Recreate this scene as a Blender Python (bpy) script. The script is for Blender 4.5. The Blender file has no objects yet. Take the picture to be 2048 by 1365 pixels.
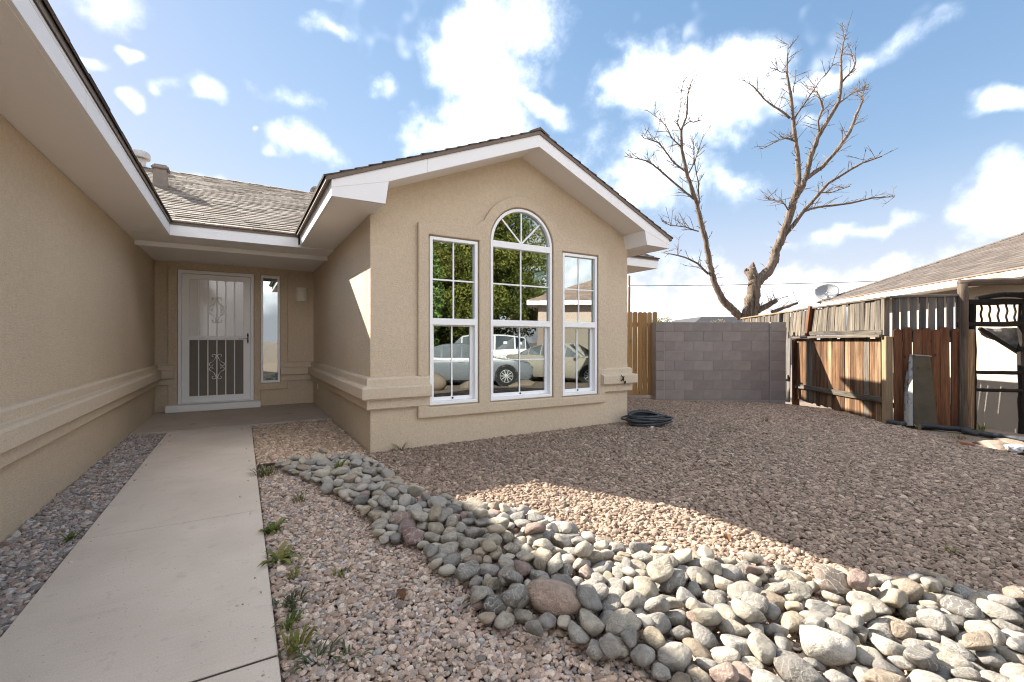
import bpy, bmesh, math, random
import numpy as np
from mathutils import Vector, Matrix, Euler, noise as mnoise

# ------------------------------------------------------------------ camera, sky, sun, exposure
SC = bpy.context.scene
COL = SC.collection
R = math.radians
cam = bpy.data.cameras.new('camera'); cam.lens = 16.0; cam.sensor_width = 36.0; cam.clip_start = 0.05; cam.clip_end = 2000
camo = bpy.data.objects.new('camera', cam); COL.objects.link(camo)
camo.location = (0, 0, 1.14); camo.rotation_euler = (R(90), 0, -math.atan(541/910)); SC.camera = camo

SUN = Vector((-0.787, 1.44, 1.0)).normalized()          # towards the sun
SKY_STRENGTH, SUN_STRENGTH, EXPOSURE = 0.15, 2.0, 3.25
SC.view_settings.view_transform = 'Standard'; SC.view_settings.look = 'None'
SC.view_settings.gamma = 1.0; SC.view_settings.use_curve_mapping = False
SC.view_settings.exposure = EXPOSURE
SC.cycles.filter_width = 1.1
sun = bpy.data.lights.new('sun', 'SUN'); sun.energy = SUN_STRENGTH; sun.angle = R(0.53); sun.color = (1.0, 0.93, 0.82)
suno = bpy.data.objects.new('sun', sun); COL.objects.link(suno); suno.location = (-8, 14, 12)
suno.rotation_euler = (-SUN).to_track_quat('-Z', 'Y').to_euler()

world = bpy.data.worlds.new('World'); SC.world = world; world.use_nodes = True; world.cycles.sampling_method = 'MANUAL'; world.cycles.sample_map_resolution = 512
# clouds: azimuth from +Y towards +X, elevation, half sizes (degrees), roll, weight
CLOUDS = [
(29.2,35.2,6.9,4.6,1,0.72),(27.0,29.6,6.2,5.7,2,0.72),(26.1,25.3,6.7,3.3,2,0.72),(33.6,26.8,4.5,1.8,-12,0.72),(21.7,23.3,2.8,1.3,4,0.35),(48.8,28.4,5.8,4.4,-9,0.79),(57.8,28.8,4.0,3.4,-14,0.79),(54.8,25.1,6.3,3.1,-11,0.76),(51.5,24.7,5.0,2.2,-9,0.65),(47.6,19.3,7.2,4.0,-15,0.54),(55.3,17.3,4.0,2.6,-8,0.36),(66.9,25.3,5.9,1.2,12,0.50),(64.0,22.1,2.3,1.2,9,0.43),(77.4,11.2,3.5,3.3,25,0.79),(78.3,20.1,2.6,1.3,4,0.65),(66.9,10.8,5.0,1.0,4,0.43),(67.3,5.4,13.4,3.0,-4,0.38),(52.1,5.4,12.8,4.6,-2,0.35),(77.1,5.9,6.0,2.1,-6,0.35),(-10.6,29.2,2.7,1.9,13,0.47),(-8.0,25.9,0.9,0.8,8,0.47),(-3.6,24.0,1.4,1.2,-13,0.50),(-6.9,22.3,0.7,0.8,16,0.35),(6.0,21.3,3.5,1.6,-14,0.53),(4.5,25.2,3.7,1.2,-11,0.30),(14.8,27.7,1.5,1.2,34,0.35),(10.3,33.3,2.5,1.0,20,0.38),(1.3,21.8,0.6,0.5,12,0.35),(-10.9,24.4,1.2,0.5,2,0.30),]
def build_sky():
    nt = world.node_tree; N = nt.nodes; L = nt.links; N.clear()
    out = N.new('ShaderNodeOutputWorld'); bg = N.new('ShaderNodeBackground'); bg.inputs[1].default_value = SKY_STRENGTH
    sky = N.new('ShaderNodeTexSky'); sky.sky_type = 'NISHITA'; sky.sun_disc = False
    sky.sun_elevation = math.asin(SUN.z); sky.sun_rotation = math.atan2(SUN.x, SUN.y)
    sky.altitude = 1600; sky.air_density = 1.0; sky.dust_density = 0.25; sky.ozone_density = 1.6
    tc = N.new('ShaderNodeTexCoord')
    def math_(op, a, b=None, c=None, clamp=False):
        n = N.new('ShaderNodeMath'); n.operation = op; n.use_clamp = clamp
        for i, v in enumerate((a, b, c)):
            if v is None: continue
            if isinstance(v, (int, float)): n.inputs[i].default_value = v
            else: L.new(v, n.inputs[i])
        return n.outputs[0]
    def noise(scale, detail, rough, vec):
        n = N.new('ShaderNodeTexNoise'); n.inputs['Scale'].default_value = scale
        n.inputs['Detail'].default_value = detail; n.inputs['Roughness'].default_value = rough
        L.new(vec, n.inputs['Vector']); return n
    nrm = N.new('ShaderNodeVectorMath'); nrm.operation = 'NORMALIZE'; L.new(tc.outputs['Generated'], nrm.inputs[0])
    d = nrm.outputs[0]
    warp = noise(6.0, 3, 0.6, d)
    sub = N.new('ShaderNodeVectorMath'); sub.operation = 'SUBTRACT'; L.new(warp.outputs['Color'], sub.inputs[0]); sub.inputs[1].default_value = (0.5, 0.5, 0.5)
    mad = N.new('ShaderNodeVectorMath'); mad.operation = 'MULTIPLY_ADD'; L.new(sub.outputs[0], mad.inputs[0]); mad.inputs[1].default_value = (0.17, 0.17, 0.15); L.new(d, mad.inputs[2])
    dv = mad.outputs[0]
    acc = None
    rng = random.Random(4)
    cl = list(CLOUDS)
    for az, el, ra, rb, roll, st in cl:
        a, e = R(az), R(el)
        c = Vector((math.cos(e)*math.sin(a), math.cos(e)*math.cos(a), math.sin(e)))
        E_ = Vector((math.cos(a), -math.sin(a), 0)); U_ = E_.cross(c)*-1
        if U_.z < 0: U_ = -U_
        ax = (E_*math.cos(R(roll)) + U_*math.sin(R(roll))).normalized(); ay = c.cross(ax).normalized(); az_ = ax.cross(ay)
        M = Matrix((ax, ay, az_)).transposed()
        mp = N.new('ShaderNodeMapping'); mp.vector_type = 'TEXTURE'; L.new(dv, mp.inputs['Vector'])
        mp.inputs['Location'].default_value = c; mp.inputs['Rotation'].default_value = M.to_euler('XYZ')
        mp.inputs['Scale'].default_value = (R(ra)*1.25, R(rb)*1.25, 0.5)
        ln = N.new('ShaderNodeVectorMath'); ln.operation = 'LENGTH'; L.new(mp.outputs[0], ln.inputs[0])
        v = math_('MULTIPLY_ADD', ln.outputs['Value'], -st, st)
        acc = v if acc is None else math_('MAXIMUM', acc, v)
    fine = noise(12.0, 5, 0.62, d)
    val = math_('MULTIPLY_ADD', math_('SUBTRACT', fine.outputs['Fac'], 0.5), 0.75, acc)
    mr = N.new('ShaderNodeMapRange'); mr.interpolation_type = 'SMOOTHSTEP'; L.new(val, mr.inputs['Value'])
    mr.inputs['From Min'].default_value = 0.0; mr.inputs['From Max'].default_value = 1.15; mr.inputs['To Max'].default_value = 0.8
    # added cloud noise, offset to sit mostly overhead out of view as fill light
    off = N.new('ShaderNodeVectorMath'); off.operation = 'ADD'; L.new(d, off.inputs[0]); off.inputs[1].default_value = FILL_CLOUD_SHIFT
    fill_cloud = noise(1.7, 5, 0.60, off.outputs[0])
    mv = N.new('ShaderNodeMapRange'); mv.interpolation_type = 'SMOOTHSTEP'; L.new(fill_cloud.outputs['Fac'], mv.inputs['Value'])
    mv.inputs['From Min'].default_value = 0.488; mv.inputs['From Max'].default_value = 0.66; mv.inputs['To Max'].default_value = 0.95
    # thin haze low over the horizon, all the way round
    sep = N.new('ShaderNodeSeparateXYZ'); L.new(d, sep.inputs[0])
    hz = N.new('ShaderNodeMapRange'); hz.interpolation_type = 'SMOOTHSTEP'; L.new(sep.outputs['Z'], hz.inputs['Value'])
    hz.inputs['From Min'].default_value = 0.34; hz.inputs['From Max'].default_value = -0.02; hz.inputs['To Max'].default_value = 0.8
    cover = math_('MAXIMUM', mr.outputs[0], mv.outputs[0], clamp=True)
    hsv = N.new('ShaderNodeHueSaturation'); L.new(sky.outputs[0], hsv.inputs['Color']); hsv.inputs['Saturation'].default_value = SKY_SAT; hsv.inputs['Value'].default_value = SKY_VAL
    # the camera's highlight roll-off on the clear sky, for light and lens alike: c / (1 + k c)
    den = N.new('ShaderNodeVectorMath'); den.operation = 'MULTIPLY_ADD'; L.new(hsv.outputs[0], den.inputs[0]); den.inputs[1].default_value = SKY_ROLL; den.inputs[2].default_value = (1, 1, 1)
    dv_ = N.new('ShaderNodeVectorMath'); dv_.operation = 'DIVIDE'; L.new(hsv.outputs[0], dv_.inputs[0]); L.new(den.outputs[0], dv_.inputs[1])
    hm = N.new('ShaderNodeMix'); hm.data_type = 'RGBA'; L.new(hz.outputs[0], hm.inputs['Factor']); L.new(dv_.outputs[0], hm.inputs['A']); hm.inputs['B'].default_value = (*HAZE_COL, 1)
    # denser and thinner places inside the clouds
    cr = N.new('ShaderNodeMapRange'); L.new(fine.outputs['Fac'], cr.inputs['Value'])
    cr.inputs['From Min'].default_value = 0.38; cr.inputs['From Max'].default_value = 0.58; cr.inputs['To Min'].default_value = 0.62; cr.inputs['To Max'].default_value = 1.1
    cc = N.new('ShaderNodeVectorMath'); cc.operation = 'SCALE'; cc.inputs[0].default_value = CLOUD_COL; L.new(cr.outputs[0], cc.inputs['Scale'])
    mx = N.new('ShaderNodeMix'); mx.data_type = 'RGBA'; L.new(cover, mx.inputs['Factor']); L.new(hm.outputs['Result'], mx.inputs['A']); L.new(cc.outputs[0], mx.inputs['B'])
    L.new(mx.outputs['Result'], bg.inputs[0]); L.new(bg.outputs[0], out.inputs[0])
SKY_SAT, SKY_VAL, FILL_CLOUD_SHIFT = 1.15, 0.37, (-3.172, 2.161, -8.847)  # shift chosen so the added bright cloud lies overhead, mostly outside the view
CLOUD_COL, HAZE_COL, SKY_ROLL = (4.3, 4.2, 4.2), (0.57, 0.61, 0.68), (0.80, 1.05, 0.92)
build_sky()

# ------------------------------------------------------------------ materials
MATS = {}
def nodes(name):
    m = bpy.data.materials.new(name); m.use_nodes = True; MATS[name] = m
    nt = m.node_tree; return m, nt, nt.nodes, nt.links, nt.nodes['Principled BSDF']
def tex(N, L, kind, vec, scale, detail=4, rough=0.55):
    n = N.new('ShaderNodeTex' + kind); n.inputs['Scale'].default_value = scale
    if kind == 'Noise': n.inputs['Detail'].default_value = detail; n.inputs['Roughness'].default_value = rough
    if vec is not None: L.new(vec, n.inputs['Vector'])
    return n
def ramp(N, L, fac, stops):
    r = N.new('ShaderNodeValToRGB'); e = r.color_ramp.elements
    while len(e) < len(stops): e.new(0.5)
    for x, (p, c) in zip(e, stops): x.position = p; x.color = (*c, 1)
    L.new(fac, r.inputs[0]); return r.outputs[0]
def mixc(N, L, fac, a, b, mode='MIX'):
    m = N.new('ShaderNodeMix'); m.data_type = 'RGBA'; m.blend_type = mode
    for s, v in (('Factor', fac), ('A', a), ('B', b)):
        if isinstance(v, (int, float)): m.inputs[s].default_value = v
        elif isinstance(v, tuple): m.inputs[s].default_value = (*v, 1)
        else: L.new(v, m.inputs[s])
    return m.outputs['Result']
def mrange(N, L, v, a, b, c=0.0, d=1.0):
    m = N.new('ShaderNodeMapRange'); L.new(v, m.inputs[0])
    for i, x in enumerate((a, b, c, d)): m.inputs[i+1].default_value = x
    return m.outputs[0]
def bump(N, L, P, h, strength, dist):
    b = N.new('ShaderNodeBump'); b.inputs['Strength'].default_value = strength; b.inputs['Distance'].default_value = dist
    L.new(h, b.inputs['Height']); L.new(b.outputs[0], P.inputs['Normal']); return b
def coords(N, scale=None, L=None, kind='Object'):
    t = N.new('ShaderNodeTexCoord')
    if scale is None: return t.outputs[kind]
    m = N.new('ShaderNodeMapping'); m.inputs['Scale'].default_value = scale; L.new(t.outputs[kind], m.inputs[0]); return m.outputs[0]

def mat_surface(name, a, b, rough=0.85, big=1.2, fine=60, bumpd=0.003, bstr=0.5, spots=None, amt=0.5, spec=0.3, mid=None):
    """two close tones by a large noise, fine grain and relief, optional dark spots"""
    m, nt, N, L, P = nodes(name); v = coords(N)
    n1 = tex(N, L, 'Noise', v, big, 6, 0.6); n2 = tex(N, L, 'Noise', v, fine, 4, 0.7)
    c = mixc(N, L, mrange(N, L, n1.outputs['Fac'], 0.3, 0.7), a, b)
    g = mrange(N, L, n2.outputs['Fac'], 0.25, 0.75, 1-amt*0.35, 1+amt*0.25)
    if mid:
        n4 = tex(N, L, 'Noise', v, mid[0], 5, 0.75); g4 = mrange(N, L, n4.outputs['Fac'], 0.3, 0.7, 1-mid[1], 1+mid[1])
        mu = N.new('ShaderNodeMath'); mu.operation = 'MULTIPLY'; L.new(g, mu.inputs[0]); L.new(g4, mu.inputs[1]); g = mu.outputs[0]
    sc = N.new('ShaderNodeVectorMath'); sc.operation = 'SCALE'; L.new(c, sc.inputs[0]); L.new(g, sc.inputs['Scale']); c = sc.outputs[0]
    if spots:
        n3 = tex(N, L, 'Noise', v, spots[0], 5, 0.65); f = mrange(N, L, n3.outputs['Fac'], spots[1], spots[1]+0.12, 0, spots[2])
        c = mixc(N, L, f, c, spots[3])
    L.new(c, P.inputs['Base Color']); P.inputs['Roughness'].default_value = rough; P.inputs['Specular IOR Level'].default_value = spec
    if bumpd:
        b = bump(N, L, P, n2.outputs['Fac'], bstr, bumpd)
        if mid:
            b2 = N.new('ShaderNodeBump'); b2.inputs['Strength'].default_value = 0.6; b2.inputs['Distance'].default_value = 0.02; L.new(n4.outputs['Fac'], b2.inputs['Height']); L.new(b2.outputs[0], b.inputs['Normal'])
    return m
STUCCO_A, STUCCO_B = (0.64, 0.52, 0.378), (0.68, 0.56, 0.413)
mat_surface('stucco', STUCCO_A, STUCCO_B, 0.92, 0.8, 95, 0.012, 0.8, spots=(1.3, 0.60, 0.35, (0.575, 0.465, 0.34)), amt=0.6, spec=0.15, mid=(22, 0.07))
mat_surface('stucco_trim', (0.65, 0.54, 0.405), (0.69, 0.575, 0.44), 0.92, 0.9, 95, 0.012, 0.7, amt=0.5, spec=0.15, mid=(22, 0.06))
mat_surface('white_paint', (0.83, 0.815, 0.80), (0.86, 0.845, 0.83), 0.6, 1.5, 40, 0.0008, 0.3, spots=(2.2, 0.68, 0.25, (0.55, 0.51, 0.46)), amt=0.06)
mat_surface('soffit_paint', (0.83, 0.79, 0.75), (0.86, 0.825, 0.785), 0.75, 1.1, 90, 0.0015, 0.4, spots=(1.7, 0.66, 0.3, (0.55, 0.5, 0.45)), amt=0.10)
mat_surface('vinyl', (0.87, 0.87, 0.865), (0.89, 0.89, 0.885), 0.38, 3, 30, 0, amt=0.03)
mat_surface('brown_metal', (0.155, 0.118, 0.092), (0.20, 0.155, 0.12), 0.6, 2.5, 40, 0.001, amt=0.3)
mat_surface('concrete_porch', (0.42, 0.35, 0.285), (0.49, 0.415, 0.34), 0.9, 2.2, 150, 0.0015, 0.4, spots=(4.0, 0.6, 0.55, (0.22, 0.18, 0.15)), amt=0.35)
mat_surface('mortar', (0.36, 0.315, 0.285), (0.40, 0.355, 0.325), 0.95, 4, 120, 0.002, amt=0.3)
mat_surface('ground', (0.20, 0.150, 0.118), (0.245, 0.19, 0.150), 0.95, 0.7, 45, 0.02, 0.8, amt=0.9)
mat_surface('interior', (0.22, 0.20, 0.175), (0.25, 0.225, 0.20), 0.9, 1, 20, 0)
mat_surface('cream_stucco', (0.32, 0.28, 0.228), (0.35, 0.305, 0.25), 0.92, 0.9, 110, 0.006, 0.5, spots=(3.0, 0.7, 0.4, (0.36, 0.31, 0.26)), amt=0.2)
mat_surface('pink_stucco', (0.34, 0.265, 0.225), (0.38, 0.30, 0.26), 0.92, 0.9, 60, 0.004)
mat_surface('tan_enamel', (0.052, 0.042, 0.026), (0.085, 0.069, 0.045), 0.7, 5, 60, 0.001, 0.4, spots=(6, 0.58, 0.7, (0.10, 0.055, 0.03)), amt=0.4, spec=0.25)
mat_surface('rusty_steel', (0.27, 0.265, 0.25), (0.34, 0.335, 0.32), 0.38, 8, 60, 0.002, 0.5, spots=(16, 0.5, 0.9, (0.10, 0.09, 0.07)), amt=0.4, spec=0.6)
mat_surface('black_plastic', (0.018, 0.020, 0.024), (0.035, 0.038, 0.042), 0.55, 6, 80, 0.001, 0.4, spots=(9, 0.55, 0.6, (0.16, 0.15, 0.14)), amt=0.4)
mat_surface('hose_rubber', (0.040, 0.042, 0.045), (0.085, 0.088, 0.092), 0.55, 14, 90, 0.001, 0.4, amt=0.4)
mat_surface('black_metal', (0.014, 0.014, 0.015), (0.022, 0.022, 0.023), 0.45, 8, 60, 0)
mat_surface('vent_metal', (0.20, 0.16, 0.13), (0.27, 0.22, 0.18), 0.6, 6, 40, 0.001, spots=(10, 0.6, 0.5, (0.13, 0.09, 0.07)))
mat_surface('galvanised', (0.42, 0.40, 0.37), (0.55, 0.53, 0.50), 0.5, 6, 40, 0.001, spots=(10, 0.6, 0.5, (0.25, 0.21, 0.17)))
mat_surface('dish_grey', (0.30, 0.30, 0.30), (0.36, 0.36, 0.35), 0.5, 6, 40, 0)
mat_surface('sconce_white', (0.80, 0.75, 0.62), (0.83, 0.78, 0.66), 0.6, 6, 60, 0.0005)
mat_surface('brick_red', (0.24, 0.10, 0.06), (0.32, 0.17, 0.11), 0.9, 12, 90, 0.002, spots=(14, 0.55, 0.6, (0.42, 0.36, 0.30)))
mat_surface('white_bag', (0.74, 0.74, 0.73), (0.80, 0.80, 0.79), 0.5, 9, 50, 0.002)
mat_surface('edging_wood', (0.045, 0.033, 0.025), (0.08, 0.06, 0.046), 0.9, 8, 60, 0.002)
mat_surface('boulder', (0.22, 0.168, 0.125), (0.30, 0.238, 0.188), 0.9, 3, 30, 0.01, 0.7)
mat_surface('tarp', (0.11, 0.105, 0.10), (0.26, 0.255, 0.25), 0.55, 14, 40, 0.004, 0.8, spots=(11, 0.58, 0.7, (0.16, 0.11, 0.075)), amt=0.7)
mat_surface('car_silver', (0.21, 0.235, 0.265), (0.22, 0.245, 0.275), 0.25, 2, 20, 0, spec=0.8)
mat_surface('car_white', (0.78, 0.78, 0.78), (0.80, 0.80, 0.80), 0.2, 2, 20, 0, spec=0.7)
mat_surface('car_beige', (0.42, 0.385, 0.32), (0.44, 0.405, 0.34), 0.25, 2, 20, 0, spec=0.7)
mat_surface('tyre', (0.02, 0.02, 0.02), (0.03, 0.03, 0.03), 0.85, 9, 60, 0)
mat_surface('alloy', (0.5, 0.5, 0.52), (0.6, 0.6, 0.62), 0.3, 9, 60, 0, spec=0.8)
mat_surface('lamp_glass', (0.75, 0.76, 0.78), (0.8, 0.8, 0.82), 0.1, 9, 60, 0, spec=0.8)
mat_surface('street_trunk', (0.085, 0.062, 0.045), (0.14, 0.105, 0.08), 0.95, 4, 40, 0.01, 0.8)
mat_surface('dark_roof', (0.045, 0.046, 0.05), (0.065, 0.066, 0.07), 0.9, 4, 40, 0.004)

def mat_concrete():
    # cement with large stains, broom marks across the walk and small dark specks
    m, nt, N, L, P = nodes('concrete'); v = coords(N)
    n1 = tex(N, L, 'Noise', v, 1.4, 7, 0.62); n2 = tex(N, L, 'Noise', v, 170, 3, 0.7); n3 = tex(N, L, 'Noise', v, 9, 6, 0.7)
    br = tex(N, L, 'Noise', coords(N, (3, 220, 3), L), 1.0, 3, 0.6); sp = tex(N, L, 'Voronoi', v, 26)
    c = mixc(N, L, mrange(N, L, n1.outputs['Fac'], 0.3, 0.7), (0.54, 0.46, 0.38), (0.655, 0.565, 0.475))
    c = mixc(N, L, mrange(N, L, n3.outputs['Fac'], 0.58, 0.76, 0, 0.55), c, (0.33, 0.28, 0.235))
    c = mixc(N, L, mrange(N, L, sp.outputs['Distance'], 0.05, 0.12, 0.55, 0.0), c, (0.22, 0.18, 0.15))
    g = mrange(N, L, n2.outputs['Fac'], 0.25, 0.75, 0.86, 1.1); g2 = mrange(N, L, br.outputs['Fac'], 0.3, 0.7, 0.94, 1.04)
    mm = N.new('ShaderNodeMath'); mm.operation = 'MULTIPLY'; L.new(g, mm.inputs[0]); L.new(g2, mm.inputs[1])
    sc = N.new('ShaderNodeVectorMath'); sc.operation = 'SCALE'; L.new(c, sc.inputs[0]); L.new(mm.outputs[0], sc.inputs['Scale'])
    L.new(sc.outputs[0], P.inputs['Base Color']); P.inputs['Roughness'].default_value = 0.92; P.inputs['Specular IOR Level'].default_value = 0.2
    ad = N.new('ShaderNodeMath'); ad.operation = 'ADD'; L.new(n2.outputs['Fac'], ad.inputs[0]); L.new(br.outputs['Fac'], ad.inputs[1])
    bump(N, L, P, ad.outputs[0], 0.5, 0.002)
mat_concrete()
def mat_peeling():
    m, nt, N, L, P = nodes('peeling_paint'); v = coords(N, (1.0, 1.0, 5.0), L)
    n = tex(N, L, 'Noise', v, 1.1, 7, 0.66)
    c = ramp(N, L, n.outputs['Fac'], [(0.40, (0.78, 0.765, 0.74)), (0.585, (0.76, 0.74, 0.71)), (0.60, (0.40, 0.25, 0.12)), (0.75, (0.47, 0.33, 0.19))])
    L.new(c, P.inputs['Base Color']); P.inputs['Roughness'].default_value = 0.7
mat_peeling()

def mat_block():
    m, nt, N, L, P = nodes('block'); v = coords(N); oi = N.new('ShaderNodeObjectInfo')
    n1 = tex(N, L, 'Noise', v, 5, 5, 0.6); n2 = tex(N, L, 'Noise', v, 170, 3, 0.7)
    c = mixc(N, L, mrange(N, L, n1.outputs['Fac'], 0.3, 0.7), (0.278, 0.236, 0.211), (0.335, 0.289, 0.260))
    k = mrange(N, L, oi.outputs['Random'], 0, 1, 0.9, 1.1); g = mrange(N, L, n2.outputs['Fac'], 0.25, 0.75, 0.82, 1.15)
    mm = N.new('ShaderNodeMath'); mm.operation = 'MULTIPLY'; L.new(k, mm.inputs[0]); L.new(g, mm.inputs[1])
    sc = N.new('ShaderNodeVectorMath'); sc.operation = 'SCALE'; L.new(c, sc.inputs[0]); L.new(mm.outputs[0], sc.inputs['Scale'])
    L.new(sc.outputs[0], P.inputs['Base Color']); P.inputs['Roughness'].default_value = 0.95; P.inputs['Specular IOR Level'].default_value = 0.15
    bump(N, L, P, n2.outputs['Fac'], 0.5, 0.003)
mat_block()

def mat_wood(name, cols, rough=0.8, grain=38, contrast=1.0, knots=True):
    """cols: three tones; every board mixes its own, grain runs along local Z"""
    m, nt, N, L, P = nodes(name); oi = N.new('ShaderNodeObjectInfo')
    tcn = N.new('ShaderNodeTexCoord'); add = N.new('ShaderNodeVectorMath'); add.operation = 'ADD'
    rv = N.new('ShaderNodeVectorMath'); rv.operation = 'SCALE'; rv.inputs[0].default_value = (37.0, 17.0, 91.0); L.new(oi.outputs['Random'], rv.inputs['Scale'])
    L.new(tcn.outputs['Object'], add.inputs[0]); L.new(rv.outputs[0], add.inputs[1])
    mp = N.new('ShaderNodeMapping'); mp.inputs['Scale'].default_value = (1, 1, 0.045); L.new(add.outputs[0], mp.inputs[0])
    n1 = tex(N, L, 'Noise', mp.outputs[0], grain, 6, 0.62); n1.inputs['Distortion'].default_value = 0.6
    mp2 = N.new('ShaderNodeMapping'); mp2.inputs['Scale'].default_value = (1, 1, 0.25); L.new(add.outputs[0], mp2.inputs[0])
    n2 = tex(N, L, 'Noise', mp2.outputs[0], 5, 4, 0.6)
    n3 = tex(N, L, 'Noise', mp.outputs[0], grain*4, 3, 0.6)
    t = N.new('ShaderNodeMath'); t.operation = 'MULTIPLY_ADD'; L.new(oi.outputs['Random'], t.inputs[0]); t.inputs[1].default_value = 0.75
    L.new(mrange(N, L, n2.outputs['Fac'], 0.2, 0.8, -0.25, 0.5), t.inputs[2])
    c = ramp(N, L, t.outputs[0], [(0.05, cols[0]), (0.5, cols[1]), (0.95, cols[2])])
    g = mrange(N, L, n1.outputs['Fac'], 0.3, 0.7, 1-0.5*contrast, 1+0.35*contrast)
    g2 = mrange(N, L, n3.outputs['Fac'], 0.3, 0.7, 0.86, 1.1)
    mm = N.new('ShaderNodeMath'); mm.operation = 'MULTIPLY'; L.new(g, mm.inputs[0]); L.new(g2, mm.inputs[1])
    sc = N.new('ShaderNodeVectorMath'); sc.operation = 'SCALE'; L.new(c, sc.inputs[0]); L.new(mm.outputs[0], sc.inputs['Scale'])
    col = sc.outputs[0]
    if knots:
        mp3 = N.new('ShaderNodeMapping'); mp3.inputs['Scale'].default_value = (1, 1, 0.5); L.new(add.outputs[0], mp3.inputs[0])
        vo = tex(N, L, 'Voronoi', mp3.outputs[0], 5.5); f = mrange(N, L, vo.outputs['Distance'], 0.03, 0.11, 0.8, 0.0)
        col = mixc(N, L, f, col, tuple(k*0.3 for k in cols[0]))
    L.new(col, P.inputs['Base Color']); P.inputs['Roughness'].default_value = rough; P.inputs['Specular IOR Level'].default_value = 0.2
    bump(N, L, P, n1.outputs['Fac'], 0.5, 0.003)
mat_wood('brown_wood', [(0.050, 0.025, 0.013), (0.125, 0.064, 0.031), (0.25, 0.17, 0.10)], grain=30, contrast=1.7)
mat_wood('red_wood', [(0.060, 0.024, 0.013), (0.125, 0.050, 0.024), (0.17, 0.080, 0.040)], contrast=1.1)
mat_wood('grey_wood', [(0.070, 0.058, 0.046), (0.118, 0.099, 0.078), (0.168, 0.138, 0.104)], contrast=1.5)
mat_wood('dark_grey_wood', [(0.060, 0.056, 0.052), (0.10, 0.093, 0.086), (0.15, 0.135, 0.12)], contrast=0.8)
mat_wood('pale_wood', [(0.20, 0.14, 0.082), (0.24, 0.17, 0.10), (0.27, 0.195, 0.12)], contrast=0.7)
mat_wood('gate_wood', [(0.36, 0.205, 0.080), (0.42, 0.24, 0.097), (0.46, 0.275, 0.118)], grain=26, contrast=0.35)
mat_wood('dark_wood', [(0.008, 0.007, 0.006), (0.015, 0.012, 0.010), (0.026, 0.020, 0.016)], contrast=0.8, knots=False)
mat_wood('log_wood', [(0.075, 0.055, 0.042), (0.12, 0.088, 0.066), (0.17, 0.125, 0.09)], contrast=0.9)
mat_wood('bark', [(0.115, 0.085, 0.062), (0.155, 0.117, 0.087), (0.20, 0.155, 0.118)], rough=0.95, grain=26, contrast=1.5, knots=False)

def mat_rock():
    m, nt, N, L, P = nodes('river_rock'); oi = N.new('ShaderNodeObjectInfo'); v = coords(N)
    ad = N.new('ShaderNodeVectorMath'); ad.operation = 'ADD'; L.new(v, ad.inputs[0])
    rv = N.new('ShaderNodeVectorMath'); rv.operation = 'SCALE'; rv.inputs[0].default_value = (31, 57, 11); L.new(oi.outputs['Random'], rv.inputs['Scale']); L.new(rv.outputs[0], ad.inputs[1])
    n1 = tex(N, L, 'Noise', ad.outputs[0], 1.6, 6, 0.62); n2 = tex(N, L, 'Noise', ad.outputs[0], 16, 5, 0.72); n3 = tex(N, L, 'Noise', ad.outputs[0], 3.5, 8, 0.7)
    g = mrange(N, L, n1.outputs['Fac'], 0.3, 0.7, 0.66, 1.24); g2 = mrange(N, L, n2.outputs['Fac'], 0.3, 0.7, 0.76, 1.18)
    mm = N.new('ShaderNodeMath'); mm.operation = 'MULTIPLY'; L.new(g, mm.inputs[0]); L.new(g2, mm.inputs[1])
    sc = N.new('ShaderNodeVectorMath'); sc.operation = 'SCALE'; L.new(oi.outputs['Color'], sc.inputs[0]); L.new(mm.outputs[0], sc.inputs['Scale'])
    f = mrange(N, L, n3.outputs['Fac'], 0.57, 0.70, 0.0, 0.6)
    c = mixc(N, L, f, sc.outputs[0], (0.17, 0.115, 0.072))
    wv = N.new('ShaderNodeTexWave'); wv.inputs['Scale'].default_value = 0.7; wv.inputs['Distortion'].default_value = 14; wv.inputs['Detail'].default_value = 3; wv.inputs['Detail Scale'].default_value = 1.3; L.new(ad.outputs[0], wv.inputs['Vector'])
    fv = N.new('ShaderNodeMath'); fv.operation = 'MULTIPLY'; L.new(mrange(N, L, wv.outputs['Fac'], 0.93, 1.0, 0.0, 0.7), fv.inputs[0]); L.new(mrange(N, L, oi.outputs['Random'], 0.5, 0.75, 0.0, 1.0), fv.inputs[1])
    c = mixc(N, L, fv.outputs[0], c, (0.52, 0.49, 0.44))
    L.new(c, P.inputs['Base Color']); P.inputs['Roughness'].default_value = 0.85; P.inputs['Specular IOR Level'].default_value = 0.25
    b = bump(N, L, P, n2.outputs['Fac'], 0.35, 0.02)
    n4 = tex(N, L, 'Noise', ad.outputs[0], 4.0, 5, 0.6); b2 = N.new('ShaderNodeBump'); b2.inputs['Strength'].default_value = 0.35; b2.inputs['Distance'].default_value = 0.12
    L.new(n4.outputs['Fac'], b2.inputs['Height']); L.new(b2.outputs[0], b.inputs['Normal'])
mat_rock()

def mat_pebble():
    m, nt, N, L, P = nodes('pebble'); at = N.new('ShaderNodeAttribute'); at.attribute_type = 'INSTANCER'; at.attribute_name = 'pcol'
    v = coords(N); n = tex(N, L, 'Noise', v, 2.5, 4, 0.6); g = mrange(N, L, n.outputs['Fac'], 0.3, 0.7, 0.75, 1.2)
    sc = N.new('ShaderNodeVectorMath'); sc.operation = 'SCALE'; L.new(at.outputs['Color'], sc.inputs[0]); L.new(g, sc.inputs['Scale'])
    L.new(sc.outputs[0], P.inputs['Base Color']); P.inputs['Roughness'].default_value = 0.9; P.inputs['Specular IOR Level'].default_value = 0.2
mat_pebble()

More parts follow.
